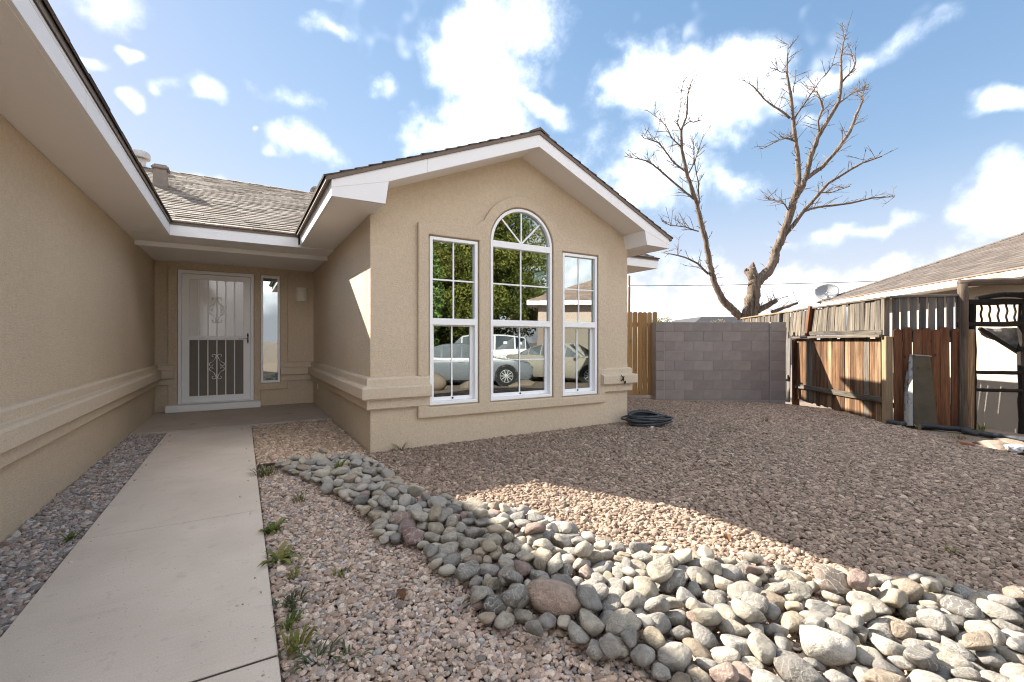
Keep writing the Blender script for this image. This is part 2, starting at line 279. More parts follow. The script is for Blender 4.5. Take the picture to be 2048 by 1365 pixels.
def mat_vcol(name, rough=0.95, nz=40, bumpd=0.004, trans=0.0):
    m, nt, N, L, P = nodes(name); at = N.new('ShaderNodeAttribute'); at.attribute_name = 'col'
    v = coords(N); n = tex(N, L, 'Noise', v, nz, 4, 0.7); g = mrange(N, L, n.outputs['Fac'], 0.25, 0.75, 0.75, 1.2)
    sc = N.new('ShaderNodeVectorMath'); sc.operation = 'SCALE'; L.new(at.outputs['Color'], sc.inputs[0]); L.new(g, sc.inputs['Scale'])
    L.new(sc.outputs[0], P.inputs['Base Color']); P.inputs['Roughness'].default_value = rough; P.inputs['Specular IOR Level'].default_value = 0.2
    if bumpd: bump(N, L, P, n.outputs['Fac'], 0.6, bumpd)
    if trans:
        o = nt.nodes['Material Output']; tr = N.new('ShaderNodeBsdfTranslucent'); L.new(sc.outputs[0], tr.inputs['Color'])
        ms = N.new('ShaderNodeMixShader'); ms.inputs[0].default_value = trans; L.new(P.outputs[0], ms.inputs[1]); L.new(tr.outputs[0], ms.inputs[2]); L.new(ms.outputs[0], o.inputs[0])
mat_vcol('shingle', 0.95, 90, 0.004)
mat_vcol('leaf', 0.6, 3, 0, 0.3)

def mat_glass(name, refl, tint, warp=0.0006):
    m, nt, N, L, P = nodes(name); o = nt.nodes['Material Output']; N.remove(P)
    g = N.new('ShaderNodeBsdfGlossy'); g.inputs['Roughness'].default_value = 0.0; g.inputs['Color'].default_value = (0.9, 0.96, 0.95, 1)
    t = N.new('ShaderNodeBsdfTransparent'); t.inputs['Color'].default_value = (*tint, 1)
    fr = N.new('ShaderNodeFresnel'); fr.inputs['IOR'].default_value = 1.5
    f = mrange(N, L, fr.outputs[0], 0.0, 1.0, refl, 1.0)
    n = tex(N, L, 'Noise', coords(N), 2.2, 1, 0.4); b = N.new('ShaderNodeBump'); b.inputs['Strength'].default_value = 1.0; b.inputs['Distance'].default_value = warp
    L.new(n.outputs['Fac'], b.inputs['Height']); L.new(b.outputs[0], g.inputs['Normal'])
    ms = N.new('ShaderNodeMixShader'); L.new(f, ms.inputs[0]); L.new(t.outputs[0], ms.inputs[1]); L.new(g.outputs[0], ms.inputs[2]); L.new(ms.outputs[0], o.inputs[0])
mat_glass('window_glass', 0.36, (0.50, 0.58, 0.55))
mat_glass('screened_glass', 0.17, (0.28, 0.34, 0.32))
mat_glass('door_glass', 0.16, (0.85, 0.86, 0.85))
mat_surface('milk_glass', (0.78, 0.76, 0.73), (0.82, 0.80, 0.77), 0.08, 1.5, 12, 0, amt=0.1, spec=0.6)
mat_glass('car_glass', 0.25, (0.06, 0.07, 0.07), 0.0)
def mat_screen():
    m, nt, N, L, P = nodes('insect_screen'); o = nt.nodes['Material Output']
    P.inputs['Base Color'].default_value = (0.24, 0.21, 0.17, 1); P.inputs['Roughness'].default_value = 0.7
    t = N.new('ShaderNodeBsdfTransparent'); ms = N.new('ShaderNodeMixShader'); ms.inputs[0].default_value = 0.72
    L.new(t.outputs[0], ms.inputs[1]); L.new(P.outputs[0], ms.inputs[2]); L.new(ms.outputs[0], o.inputs[0])
mat_screen()

# ------------------------------------------------------------------ helpers
def link(name, me, mat=None, parent=None, loc=None, rot=None):
    o = bpy.data.objects.new(name, me); COL.objects.link(o)
    if mat and me is not None and not me.materials: me.materials.append(MATS[mat])
    if parent is not None: o.parent = parent
    if loc is not None: o.location = loc
    if rot is not None: o.rotation_euler = rot
    return o
def tag(o, label, cat, group=None, kind=None):
    if label: o['label'] = label
    if cat: o['category'] = cat
    if group: o['group'] = group
    if kind: o['kind'] = kind
    return o
def thing(name, label, cat, loc=(0, 0, 0), rz=0.0, group=None):
    o = bpy.data.objects.new(name, None); COL.objects.link(o); o.location = loc; o.rotation_euler = (0, 0, rz); o.empty_display_size = 0.1
    return tag(o, label, cat, group)
class MB:
    def __init__(s): s.v = []; s.f = []; s.c = []
    def add(s, verts, faces, col=None):
        b = len(s.v); s.v += [tuple(p) for p in verts]; s.f += [tuple(b+i for i in f) for f in faces]
        if col is not None: s.c += [col]*len(verts)
        return s
    def box(s, a, b, c=0.0, M=None, col=None):
        """axis box from corner a to b, chamfer c"""
        h = [abs(b[i]-a[i])/2 for i in range(3)]; m = [(a[i]+b[i])/2 for i in range(3)]
        if c <= 0:
            vs = [(m[0]+sx*h[0], m[1]+sy*h[1], m[2]+sz*h[2]) for sx in (-1, 1) for sy in (-1, 1) for sz in (-1, 1)]
            fs = [(0, 1, 3, 2), (4, 6, 7, 5), (0, 4, 5, 1), (2, 3, 7, 6), (0, 2, 6, 4), (1, 5, 7, 3)]
        else:
            c = min(c, *[k*0.49 for k in h]); vs = []; idx = {}
            for sx in (-1, 1):
                for sy in (-1, 1):
                    for sz in (-1, 1):
                        for ax in range(3):
                            p = [sx*(h[0]-c), sy*(h[1]-c), sz*(h[2]-c)]; p[ax] = (sx, sy, sz)[ax]*h[ax]
                            idx[(sx, sy, sz, ax)] = len(vs); vs.append((m[0]+p[0], m[1]+p[1], m[2]+p[2]))
            fs = []
            for ax in range(3):
                o1, o2 = [k for k in range(3) if k != ax]
                for sg in (-1, 1):
                    q = []
                    for a1, a2 in ((-1, -1), (1, -1), (1, 1), (-1, 1)):
                        t = [0, 0, 0]; t[ax] = sg; t[o1] = a1; t[o2] = a2; q.append(idx[(*t, ax)])
                    fs.append(tuple(q))
                for a1 in (-1, 1):
                    for a2 in (-1, 1):
                        t0 = [0, 0, 0]; t0[o1] = a1; t0[o2] = a2; t1 = list(t0); t0[ax] = -1; t1[ax] = 1
                        fs.append((idx[(*t0, o1)], idx[(*t1, o1)], idx[(*t1, o2)], idx[(*t0, o2)]))
            for sx in (-1, 1):
                for sy in (-1, 1):
                    for sz in (-1, 1): fs.append(tuple(idx[(sx, sy, sz, k)] for k in range(3)))
            mv = Vector(m); out = []
            for f in fs:
                P = [Vector(vs[i]) for i in f]; n = (P[1]-P[0]).cross(P[2]-P[0]); ce = sum(P, Vector())/len(P)
                out.append(f if n.dot(ce-mv) > 0 else f[::-1])
            fs = out
        if M is not None: vs = [M @ Vector(p) for p in vs]
        return s.add(vs, fs, col)
    def tube(s, pts, rad, n=8, cap=True, col=None):
        pts = [Vector(p) for p in pts]; k = len(pts)
        if not hasattr(rad, '__len__'): rad = [rad]*k
        up = None; rings = []
        for i, p in enumerate(pts):
            t = (pts[min(i+1, k-1)] - pts[max(i-1, 0)]).normalized()
            if up is None:
                up = Vector((0, 0, 1)) if abs(t.z) < 0.9 else Vector((1, 0, 0))
            a = t.cross(up).normalized(); b = a.cross(t).normalized(); up = b
            rings.append([p + (a*math.cos(6.28319*j/n) + b*math.sin(6.28319*j/n))*rad[i] for j in range(n)])
        vs = [q for r in rings for q in r]; fs = []
        for i in range(k-1):
            for j in range(n):
                j2 = (j+1) % n; fs.append((i*n+j, i*n+j2, (i+1)*n+j2, (i+1)*n+j))
        if cap: fs.append(tuple(range(n))[::-1]); fs.append(tuple((k-1)*n+j for j in range(n)))
        return s.add(vs, fs, col)
    def lathe(s, prof, n=16, M=None):
        vs = [(r*math.cos(6.28319*j/n), r*math.sin(6.28319*j/n), z) for r, z in prof for j in range(n)]; fs = []
        for i in range(len(prof)-1):
            for j in range(n): fs.append((i*n+j, i*n+(j+1) % n, (i+1)*n+(j+1) % n, (i+1)*n+j))
        fs.append(tuple(range(n))[::-1]); fs.append(tuple((len(prof)-1)*n+j for j in range(n)))
        if M is not None: vs = [M @ Vector(p) for p in vs]
        return s.add(vs, fs)
    def poly(s, pts, y0, y1, plane='xz'):
        """convex/simple outline (x,z) extruded along y; plane 'yz' extrudes along x; 'xy' along z"""
        n = len(pts)
        T = {'xz': lambda p, e: (p[0], e, p[1]), 'yz': lambda p, e: (e, p[0], p[1]), 'xy': lambda p, e: (p[0], p[1], e)}[plane]
        vs = [T(p, y0) for p in pts] + [T(p, y1) for p in pts]
        return s.add(vs, [tuple(range(n)), tuple(range(n, 2*n))[::-1]] + [(i, n+i, n+(i+1) % n, (i+1) % n) for i in range(n)])
    def mesh(s, name, smooth=False):
        me = bpy.data.meshes.new(name); me.from_pydata(s.v, [], s.f); me.validate()
        bm = bmesh.new(); bm.from_mesh(me); bmesh.ops.recalc_face_normals(bm, faces=bm.faces); bm.to_mesh(me); bm.free()
        if s.c and len(s.c) == len(me.vertices):
            at = me.color_attributes.new('col', 'FLOAT_COLOR', 'POINT'); at.data.foreach_set('color', np.array([(*c[:3], 1.0) for c in s.c], dtype=np.float32).ravel())
        if smooth: me.polygons.foreach_set('use_smooth', [True]*len(me.polygons))
        return me
    def build(s, name, mat, parent=None, smooth=False, **k): return link(name, s.mesh(name, smooth), mat, parent, **k)
def prism(name, outline, holes, y0, y1, mat, parent=None, bevel=0.0, axis='y'):
    """outline and holes as (x,z) rings; a slab between y0 and y1, optional rounded rim"""
    cu = bpy.data.curves.new('c', 'CURVE'); cu.dimensions = '2D'; cu.fill_mode = 'BOTH'
    cu.extrude = abs(y1-y0)/2 - bevel; cu.bevel_depth = bevel; cu.bevel_resolution = 2; cu.offset = -bevel
    for ring in [outline]+list(holes):
        sp = cu.splines.new('POLY'); sp.points.add(len(ring)-1); sp.use_cyclic_u = True
        for p, q in zip(sp.points, ring): p.co = (q[0], q[1], 0, 1)
    ob = bpy.data.objects.new('c', cu); me = bpy.data.meshes.new_from_object(ob)
    bpy.data.objects.remove(ob); bpy.data.curves.remove(cu)
    ym = (y0+y1)/2; n = len(me.vertices); co = np.empty(n*3, dtype=np.float32); me.vertices.foreach_get('co', co); co = co.reshape(-1, 3)
    new = np.stack([co[:, 0], ym - co[:, 2], co[:, 1]], 1) if axis == 'y' else np.stack([ym + co[:, 2], co[:, 0], co[:, 1]], 1)
    me.vertices.foreach_set('co', new.ravel()); me.update()
    me.materials.clear()
    bm = bmesh.new(); bm.from_mesh(me); bmesh.ops.remove_doubles(bm, verts=bm.verts, dist=1e-5); bmesh.ops.recalc_face_normals(bm, faces=bm.faces); bm.to_mesh(me); bm.free()
    me.polygons.foreach_set('use_smooth', [False]*len(me.polygons)); me.name = name
    return link(name, me, mat, parent)
def arc(cx, cz, r, a0, a1, n): return [(cx + r*math.cos(R(a0+(a1-a0)*i/n)), cz + r*math.sin(R(a0+(a1-a0)*i/n))) for i in range(n+1)]
def rect(x0, x1, z0, z1): return [(x0, z0), (x1, z0), (x1, z1), (x0, z1)]
def sstep(t): t = np.clip(t, 0, 1); return t*t*(3-2*t)
def gz(x, y):
    """height of the ground"""
    x = np.asarray(x, float); y = np.asarray(y, float)
    d = 0.10*sstep((x-4.6)/4.2) + 0.19*sstep((x-8.9)/2.2)*sstep((y+2.0)/3.0)
    s = 0.32*sstep((-y-0.3)/3.5) - 0.40*sstep((-y-6.5)/3.0)
    return -0.035 - d*(1-sstep((-y-0.5)/3.0)) - s
def g1(x, y): return float(gz(x, y))
def rock_proto(seed, sub=3):
    rng = np.random.RandomState(seed)
    bm = bmesh.new(); bmesh.ops.create_icosphere(bm, subdivisions=sub, radius=1.0)
    co = np.array([v.co[:] for v in bm.verts]); fa = [[v.index for v in f.verts] for f in bm.faces]; bm.free()
    p = 2.0 + rng.rand()*0.9
    co = co / (np.abs(co)**p).sum(1, keepdims=True)**(1/p)
    d = np.zeros(len(co))
    for k in range(7):
        w = rng.randn(3)*(1.0+0.45*k); d += np.sin(co@w + rng.rand()*6.28)*0.085/(1+0.35*k)
    co = co*(1+d)[:, None]
    for k in range(2 + seed % 6):
        n = rng.randn(3); n /= np.linalg.norm(n); lim = 0.52 + rng.rand()*0.28
        s = co@n; over = np.clip(s-lim, 0, None); co = co - (over*0.86)[:, None]*n
    co = co*np.array([1.0, 0.60+rng.rand()*0.28, 0.38+rng.rand()*0.22])
    co -= (co.max(0)+co.min(0))/2
    co /= np.abs(co[:, 0]).max()
    return co, fa


# ------------------------------------------------------------------ ground, walk, porch
def build_ground():
    near = np.arange(-4, 13.01, 0.12)
    xs = np.unique(np.concatenate([[-400, -200, -100, -60, -40, -25, -16, -10, -6], near, np.arange(13.5, 24, 0.6), [28, 40, 60, 100, 200, 400]]))
    ys = np.unique(np.concatenate([[-400, -200, -100, -60, -40], np.arange(-24, -4, 0.5), np.arange(-4, 9.01, 0.12), [9.6, 11, 14, 20, 30, 45, 70, 120, 200, 400]]))
    X, Y = np.meshgrid(xs, ys); Z = gz(X, Y) - 0.012
    for i in range(X.shape[0]):
        for j in range(X.shape[1]):
            if -4 < X[i, j] < 13 and -4 < Y[i, j] < 9: Z[i, j] += 0.008*mnoise.noise((X[i, j]*1.7, Y[i, j]*1.7, 0.0))
    n, m = X.shape; v = np.stack([X.ravel(), Y.ravel(), Z.ravel()], 1)
    f = [(i*m+j, i*m+j+1, (i+1)*m+j+1, (i+1)*m+j) for i in range(n-1) for j in range(m-1)]
    me = bpy.data.meshes.new('ground'); me.from_pydata([tuple(p) for p in v], [], f)
    me.polygons.foreach_set('use_smooth', [True]*len(f))
    tag(link('ground', me, 'ground'), 'brown gravelly ground of the yard reaching to the horizon', None, kind='structure')
build_ground()

walk = bpy.data.objects.new('sidewalk', None); COL.objects.link(walk)
tag(walk, 'pale concrete walk of broad slabs leading to the front door', None, kind='structure')
ys_ = [7.158, 5.43, 3.52, 1.86, 0.1, -1.7]
rw = random.Random(2)
JG = {5.43: 0.004}                                             # half width of each joint
for a, b in zip(ys_[:-1], ys_[1:]):
    MB().box((-0.80, b+JG.get(b, 0.008), -0.11), (0.115, a-JG.get(a, 0.008), 0.0), 0.005).build('slab', 'concrete', walk, loc=(0, 0, -rw.random()*0.004))
for yj in ys_[:-1]: MB().box((-0.795, yj-JG.get(yj, 0.008)+.0004, -0.10), (0.11, yj+JG.get(yj, 0.008)-.0004, -0.0065)).build('joint_soil', 'edging_wood', walk)
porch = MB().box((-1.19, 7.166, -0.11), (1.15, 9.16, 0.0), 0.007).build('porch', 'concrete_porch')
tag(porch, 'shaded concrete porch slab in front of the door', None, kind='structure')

# ------------------------------------------------------------------ the house
house = thing('house', 'tan stucco house with white eaves, a recessed entry and an arched window bay', 'house')
FY = 4.81                                                    # front of the window bay
ZS = 2.445                                                   # soffit height
RX, RZ, YR = 2.985, 3.595, 4.40                              # ridge and front rake of the bay roof
def TL(x): return RZ - 0.41*(RX-x)
def TR(x): return RZ - 0.44*(x-RX)
def T(x): return TL(x) if x <= RX else TR(x)

ARCH = (2.997, 2.325, 0.449)
WINS = [('L', 1.788, 2.378, 0.427, 2.301), ('R', 3.615, 4.204, 0.416, 2.299)]
def arch_ring(e):
    return [(2.548-e, 0.425-e), (3.446+e, 0.425-e)] + arc(ARCH[0], ARCH[1], ARCH[2]+e, 0, 180, 40)
def grow(w, e): return rect(w[1]-e, w[2]+e, w[3]-e, w[4]+e)

holes = [grow(w, 0.004) for w in WINS] + [arch_ring(0.004)]
prism('wall', [(1.15, -0.4), (4.80, -0.4), (4.80, T(4.80)-0.162), (RX, RZ-0.162), (1.15, T(1.15)-0.162)], holes, FY, FY+0.15, 'stucco', house)
# surround of the three windows
fil = [(2.26, 2.436)] + [(2.26+0.13*math.sin(R(a)), 2.566-0.13*math.cos(R(a))) for a in (15, 30, 45, 58)]
fil_r = [(2*2.997-x, z) for x, z in fil][::-1]
out = [(1.652, 0.292), (4.345, 0.287), (4.345, 0.45), (4.362, 0.46), (4.362, 2.430)] + fil_r + arc(2.997, 2.330, 0.585, 24, 156, 40) + fil + [(1.652, 2.436)]
prism('window_surround', out, [grow(w, 0.014) for w in WINS] + [arch_ring(0.014)], FY-0.043, FY+0.002, 'stucco', house, bevel=0.014)

# other outside walls
def slabwall(a, b): return MB().box(a, b, 0.012).build('wall', 'stucco', house)
slabwall((-1.36, -1.6, -0.5), (-1.19, 9.30, 2.50))            # garage side
slabwall((1.15, FY+0.151, -0.4), (1.32, 9.30, 2.50))          # bay, entry side
slabwall((4.64, FY+0.151, -0.5), (4.80, 6.21, 2.52))          # bay, far side
slabwall((4.80, 6.20, -0.5), (6.10, 6.36, 2.50)); slabwall((5.94, 6.361, -0.5), (6.10, 14.0, 2.50))
slabwall((-7.6, -1.6, -0.8), (-1.361, -1.44, 2.50))
# back wall of the entry with the raised band round the door
DOOR = (-0.885, 0.183, 0.112, 2.299); SIDE = (0.291, 0.593, 0.405, 2.296)
prism('wall', rect(-1.30, 1.25, -0.2, 2.50), [rect(*DOOR), rect(*SIDE)], 9.15, 9.27, 'stucco', house)
prism('door_surround', [(-1.02, -0.1), (0.29, -0.1), (0.29, 0.28), (0.716, 0.28), (0.716, 2.50), (-1.02, 2.50)],
      [rect(DOOR[0]-.004, DOOR[1]+.004, DOOR[2]-.004, DOOR[3]+.004), rect(SIDE[0]-.004, SIDE[1]+.004, SIDE[2]-.004, SIDE[3]+.004)], 9.108, 9.152, 'stucco', house, bevel=0.014)
# belt course: three steps swept along the walls
PROF = [(-0.01, 0.425), (0.036, 0.425), (0.048, 0.437), (0.048, 0.528), (0.052, 0.532), (0.088, 0.532), (0.104, 0.548), (0.106, 0.652), (0.092, 0.670), (0.052, 0.676), (0.048, 0.682), (0.048, 0.742), (0.034, 0.760), (-0.01, 0.764)]
def sweep(path, caps=True):
    P = [Vector((*p, 0)) for p in path]; nor = [Vector((b-a).yx).to_3d() for a, b in zip(P[:-1], P[1:])]
    nor = [Vector(((b-a).y, -(b-a).x, 0)).normalized() for a, b in zip(P[:-1], P[1:])]
    mb = MB(); k = len(PROF)
    for i, p in enumerate(P):
        if i == 0: m, s = nor[0], 1
        elif i == len(P)-1: m, s = nor[-1], 1
        else: m = (nor[i-1]+nor[i]).normalized(); s = 1/max(0.3, m.dot(nor[i]))
        mb.v += [tuple(p + m*s*d + Vector((0, 0, z))) for d, z in PROF]
    for i in range(len(P)-1):
        for j in range(k-1): mb.f.append((i*k+j, i*k+j+1, (i+1)*k+j+1, (i+1)*k+j))
    mb.f += [tuple(range(k)), tuple((len(P)-1)*k+j for j in range(k))[::-1]]
    return mb
def dense(path, step=0.25):
    out = [path[0]]
    for a, b in zip(path[:-1], path[1:]):
        n = max(1, int(math.dist(a, b)/step))
        out += [(a[0]+(b[0]-a[0])*t/n, a[1]+(b[1]-a[1])*t/n) for t in range(1, n+1)]
    return out
sweep(dense([(-1.19, -1.6), (-1.19, 9.15), (-0.935, 9.15)])).build('belt_course', 'stucco_trim', house)
sweep(dense([(0.60, 9.15), (1.15, 9.15), (1.15, FY), (1.783, FY)])).build('belt_course', 'stucco_trim', house)
sweep(dense([(4.262, FY), (4.80, FY), (4.80, 6.2)])).build('belt_course', 'stucco_trim', house)
# the room behind the bay windows and behind the entry
MB().box((1.33, 7.0, -0.1), (4.63, 7.1, 2.45)).box((1.33, FY+0.16, -0.12), (4.63, 7.1, -0.02)).box((1.33, FY+0.16, 2.41), (4.63, 7.1, 2.44)).build('interior_wall', 'interior', house)
MB().box((0.20, 10.2, -0.1), (1.1, 10.3, 2.4)).box((-1.2, 9.9, -0.1), (0.2, 10.0, 2.4)).build('interior_wall', 'interior', house)

# ---- eaves: white boxes, brown drip edges
def eave(pts, e0, e1, plane, mat='white_paint', name='fascia'): return MB().poly(pts, e0, e1, plane).build(name, mat, house)
GX = -0.757
eave([(-1.25, ZS), (GX, ZS), (GX, 2.578), (-1.25, 2.60)], -2.1, 6.966, 'xz')
MB().box((-1.188, -2.1, ZS-0.003), (GX-0.02, 6.95, ZS-0.0005)).build('soffit', 'soffit_paint', house)
eave([(GX+0.010, 2.5785), (GX+0.010, 2.622), (-1.6, 2.622+0.417*0.853), (-1.6, 2.5785+0.417*0.853)], -2.1, 6.966, 'xz', 'brown_metal', 'drip_edge')
eave([(6.97, ZS), (7.4, ZS), (7.4, 2.60), (6.97, 2.578)], GX+0.0005, 0.6795, 'yz')
eave([(6.958, 2.5785), (6.958, 2.622), (7.4, 2.622+0.417*0.442), (7.4, 2.5785+0.417*0.442)], GX+0.01, 0.668, 'yz', 'brown_metal', 'drip_edge')
MB().box((-1.19, 6.985, ZS+0.002), (1.15, 9.16, ZS+0.04)).build('soffit', 'soffit_paint', house)
MB().box((-1.189, 7.53, 2.385), (1.149, 7.56, ZS+0.004), 0.004).build('trim_board', 'white_paint', house)
MB().box((-1.189, 7.561, 2.425), (1.149, 9.149, 2.44)).build('porch_ceiling', 'soffit_paint', house)
# bay: boxed eaves, rake boards, sloped soffits
XL, XR, RL, RR = 0.704, 5.205, 1.229, 4.72
eave([(XL, 2.462), (1.195, 2.466), (RL, T(RL)-0.18), (XL, T(XL)-0.05)], YR, 6.97, 'xz')
eave([(XR, 2.448), (XR, T(XR)-0.05), (RR, T(RR)-0.18), (4.764, 2.456)], YR, 6.2, 'xz')
MB().box((XL+0.02, YR+0.02, 2.4575), (1.148, 6.95, 2.4605)).build('soffit', 'soffit_paint', house)
for sgn in (1, -1):
    if sgn > 0: rk = [(XL+.003, T(XL+.003)-0.05), (RX, RZ-0.05), (RX, RZ-0.188), (RL, T(RL)-0.188), (XL+.003, T(XL+.003)-0.12)]
    else: rk = [(XR-.003, T(XR-.003)-0.05), (RX, RZ-0.05), (RX, RZ-0.188), (RR, T(RR)-0.188), (XR-.003, T(XR-.003)-0.12)]
    MB().poly(rk, YR-0.0035, YR+0.032, 'xz').build('rake_board', 'white_paint', house)
    xa, xb = (1.0, RX) if sgn > 0 else (RX, 4.9)
    MB().poly([(xa, T(xa)-0.172), (xb, T(xb)-0.172), (xb, T(xb)-0.155), (xa, T(xa)-0.155)], YR+0.033, FY+0.14, 'xz').build('soffit', 'soffit_paint', house)
    xa, xb = (0.655, RX) if sgn > 0 else (RX, 5.24)
    MB().poly([(xa, T(xa)-0.0495), (xb, T(xb)-0.0495), (xb, T(xb)-0.008), (xa, T(xa)-0.008)], YR-0.018, 9.4, 'xz').build('drip_edge', 'brown_metal', house)
# butt joints of the fascia boards
for yj in (1.2, 3.45, 5.6): MB().box((GX-0.004, yj-0.0015, ZS+0.002), (GX+0.0006, yj+0.0015, 2.577)).build('board_joint', 'galvanised', house)
MB().box((GX-0.004, -2.0, 2.553), (GX+0.0006, 6.96, 2.556)).build('board_joint', 'galvanised', house)
for xj in (1.62, 4.1): MB().poly([(xj-.0015, T(xj)-.053), (xj+.0015, T(xj)-.053), (xj+.0015, T(xj)-.185), (xj-.0015, T(xj)-.185)], YR-0.0041, YR-0.002, 'xz').build('board_joint', 'galvanised', house)
# wing behind the bay
eave([(5.71, ZS), (6.6, ZS), (6.6, 2.60), (5.71, 2.578)], 4.81, 6.45, 'yz')
MB().box((4.82, 5.73, ZS-0.003), (6.43, 6.19, ZS-0.0005)).build('soffit', 'soffit_paint', house)
eave([(5.698, 2.5785), (5.698, 2.622), (9.2, 2.622+0.417*3.5), (9.2, 2.5785+0.417*3.5)], 4.9, 6.462, 'yz', 'brown_metal', 'drip_edge')
MB().box((6.11, 6.61, ZS), (6.45, 14.0, 2.578)).build('fascia', 'white_paint', house)

# ---- roof: decks with every shingle laid on
roof = MB().poly([(6.97, 2.615), (12.1, 4.755), (17.2, 2.7), (17.2, 2.5), (12.1, 4.58), (6.97, 2.585)], -8.2, 6.44, 'yz') \
    .poly([(GX, 2.615), (-4.5, 4.175), (-8.3, 2.6), (-8.3, 2.5), (-4.5, 4.05), (GX, 2.583)], -2.1, 9.9, 'xz').build('roof', 'brown_metal', house)
def shingles(P0, u, v, width, length, expo, keep, cols, seed, name='shingle_field'):
    """rows of tabs with raised butts; u along the eave, v up the slope"""
    rng = random.Random(seed); P0, u, v = Vector(P0), Vector(u).normalized(), Vector(v).normalized(); n = u.cross(v)
    if n.z < 0: n = -n
    mb = MB(); rows = int(length/expo)
    for i in range(rows):
        a = -rng.random()*0.3; base = i*expo
        while a < width:
            w = rng.choice((0.14, 0.2, 0.27, 0.33)); jag = rng.choice((0, 0, 0, 0.02)); b = min(a+w, width); a0 = max(a, 0.0)
            if b - a0 > 0.01:
                c = P0 + u*(a0+b)/2 + v*(base+expo/2)
                if keep(c):
                    h = 0.011 + rng.random()*0.008; k = rng.uniform(0.72, 1.14); col = rng.choice(cols); col = tuple(q*k for q in col)
                    b0, b1 = base - jag - rng.random()*0.004, base + expo*1.15
                    if i == 0: b0 = base - 0.012
                    q = [P0+u*(a0+.001)+v*b0+n*h, P0+u*(b-.001)+v*b0+n*h, P0+u*(b-.001)+v*b1+n*0.003, P0+u*(a0+.001)+v*b1+n*0.003,
                         P0+u*(a0+.001)+v*b0-n*0.004, P0+u*(b-.001)+v*b0-n*0.004, P0+u*(b-.001)+v*b1-n*0.004, P0+u*(a0+.001)+v*b1-n*0.004]
                    mb.add(q, [(0, 1, 2, 3), (4, 5, 1, 0), (4, 0, 3, 7), (1, 5, 6, 2)], col)
            a += w
    o = mb.build(name, 'shingle', roof); o['kind'] = 'stuff'; return o
TAN = [(0.235, 0.195, 0.155), (0.275, 0.23, 0.185), (0.20, 0.163, 0.128), (0.31, 0.262, 0.215)]
BRN = [(0.10, 0.078, 0.062), (0.135, 0.105, 0.085), (0.082, 0.064, 0.052)]
sl = math.hypot(1, 0.417)
shingles((-4.2, 6.95, 2.621), (1, 0, 0), (0, 1, 0.417), 7.4, 5.14*sl, 0.145,
         lambda c: (c.y-6.95) > (GX - c.x) - 0.35 and (c.x < 1.0 or (c.y-6.95) > 0.98*(c.x-0.70)-0.45), TAN, 1)
shingles((0.648, YR-0.025, T(0.648)-0.006), (0, 1, 0), (1, 0, 0.41), 5.1, (RX-0.648)*math.hypot(1, .41), 0.14, lambda c: True, BRN, 2)
shingles((5.247, YR-0.025, T(5.247)-0.006), (0, 1, 0), (-1, 0, 0.44), 5.1, (5.247-RX)*math.hypot(1, .44), 0.14, lambda c: True, BRN, 3)
shingles((GX+0.012, -2.12, 2.621), (0, 1, 0), (-1, 0, 0.417), 10.6, 1.2, 0.145, lambda c: True, BRN, 4)
shingles((4.9, 5.69, 2.621), (1, 0, 0), (0, 1, 0.417), 1.58, 1.2, 0.145, lambda c: True, BRN, 5)
rd = MB()
for i in range(36):                                            # ridge caps of the bay and the main roof
    y = YR-0.028 + i*0.14; a, b = RX-0.13, RX+0.13
    rd.add([(a, y, T(a)+0.018), (RX, y, RZ+0.030), (b, y, T(b)+0.018), (a, y+.16, T(a)+0.008), (RX, y+.16, RZ+0.017), (b, y+.16, T(b)+0.008), (a, y, T(a)-.003), (RX, y, RZ), (b, y, T(b)-.003)],
           [(0, 1, 4, 3), (1, 2, 5, 4), (0, 6, 7, 1), (1, 7, 8, 2)], random.Random(i).choice(BRN))
for i in range(76):
    x = -4.2 + i*0.14; zt = 4.775 - (0.0 if i % 3 else 0.006)
    rd.add([(x, 11.95, zt-.045), (x, 12.1, zt+.012), (x, 12.25, zt-.045), (x+.17, 11.95, zt-.05), (x+.17, 12.1, zt+.004), (x+.17, 12.25, zt-.05)], [(0, 1, 4, 3), (1, 2, 5, 4), (0, 2, 1)], random.Random(i+99).choice(TAN))
o = rd.build('ridge_cap', 'shingle', roof); o['kind'] = 'stuff'
# roof vents
vb = (-1.18, 9.72)
zr = lambda y: 2.621 + 0.417*(y-6.95)
fl = MB().poly([(vb[0]-0.11, zr(vb[1])-0.1), (vb[0]+0.11, zr(vb[1])-0.1), (vb[0]+0.085, zr(vb[1])+0.27), (vb[0]-0.085, zr(vb[1])+0.27)], vb[1]-0.10, vb[1]+0.10, 'xz')
fl.box((vb[0]-0.12, vb[1]-0.13, zr(vb[1])+0.27), (vb[0]+0.12, vb[1]+0.13, zr(vb[1])+0.315), 0.012).box((vb[0]-0.09, vb[1]-0.1, zr(vb[1])+0.315), (vb[0]+0.09, vb[1]+0.1, zr(vb[1])+0.345), 0.01)
tag(fl.build('roof_flue', 'vent_metal', roof), 'square sheet metal flue with a small cap', None)
cx, cy = -1.86, 12.3
tag(MB().lathe([(0.12, 4.3), (0.12, 4.96), (0.125, 4.97), (0.125, 4.98)], 20, Matrix.Translation((cx, cy, 0)))
    .lathe([(0.11, 4.99), (0.185, 4.99), (0.195, 5.0), (0.195, 5.09), (0.17, 5.13), (0.05, 5.145)], 24, Matrix.Translation((cx, cy, 0))).build('roof_ventilator', 'galvanised', roof, smooth=False), 'round metal ventilator with a drum cap', None)
tb = MB(); bx_, by_ = 1.60, 12.25
for k in range(20):
    a = 6.28319*k/20; pts = []
    for q in range(7):
        e = R(-55+q*23); r = 0.125*math.cos(e); pts.append((bx_+r*math.cos(a+q*0.1), by_+r*math.sin(a+q*0.1), 4.86+0.125*math.sin(e)))
    tb.tube(pts, 0.012, 4)
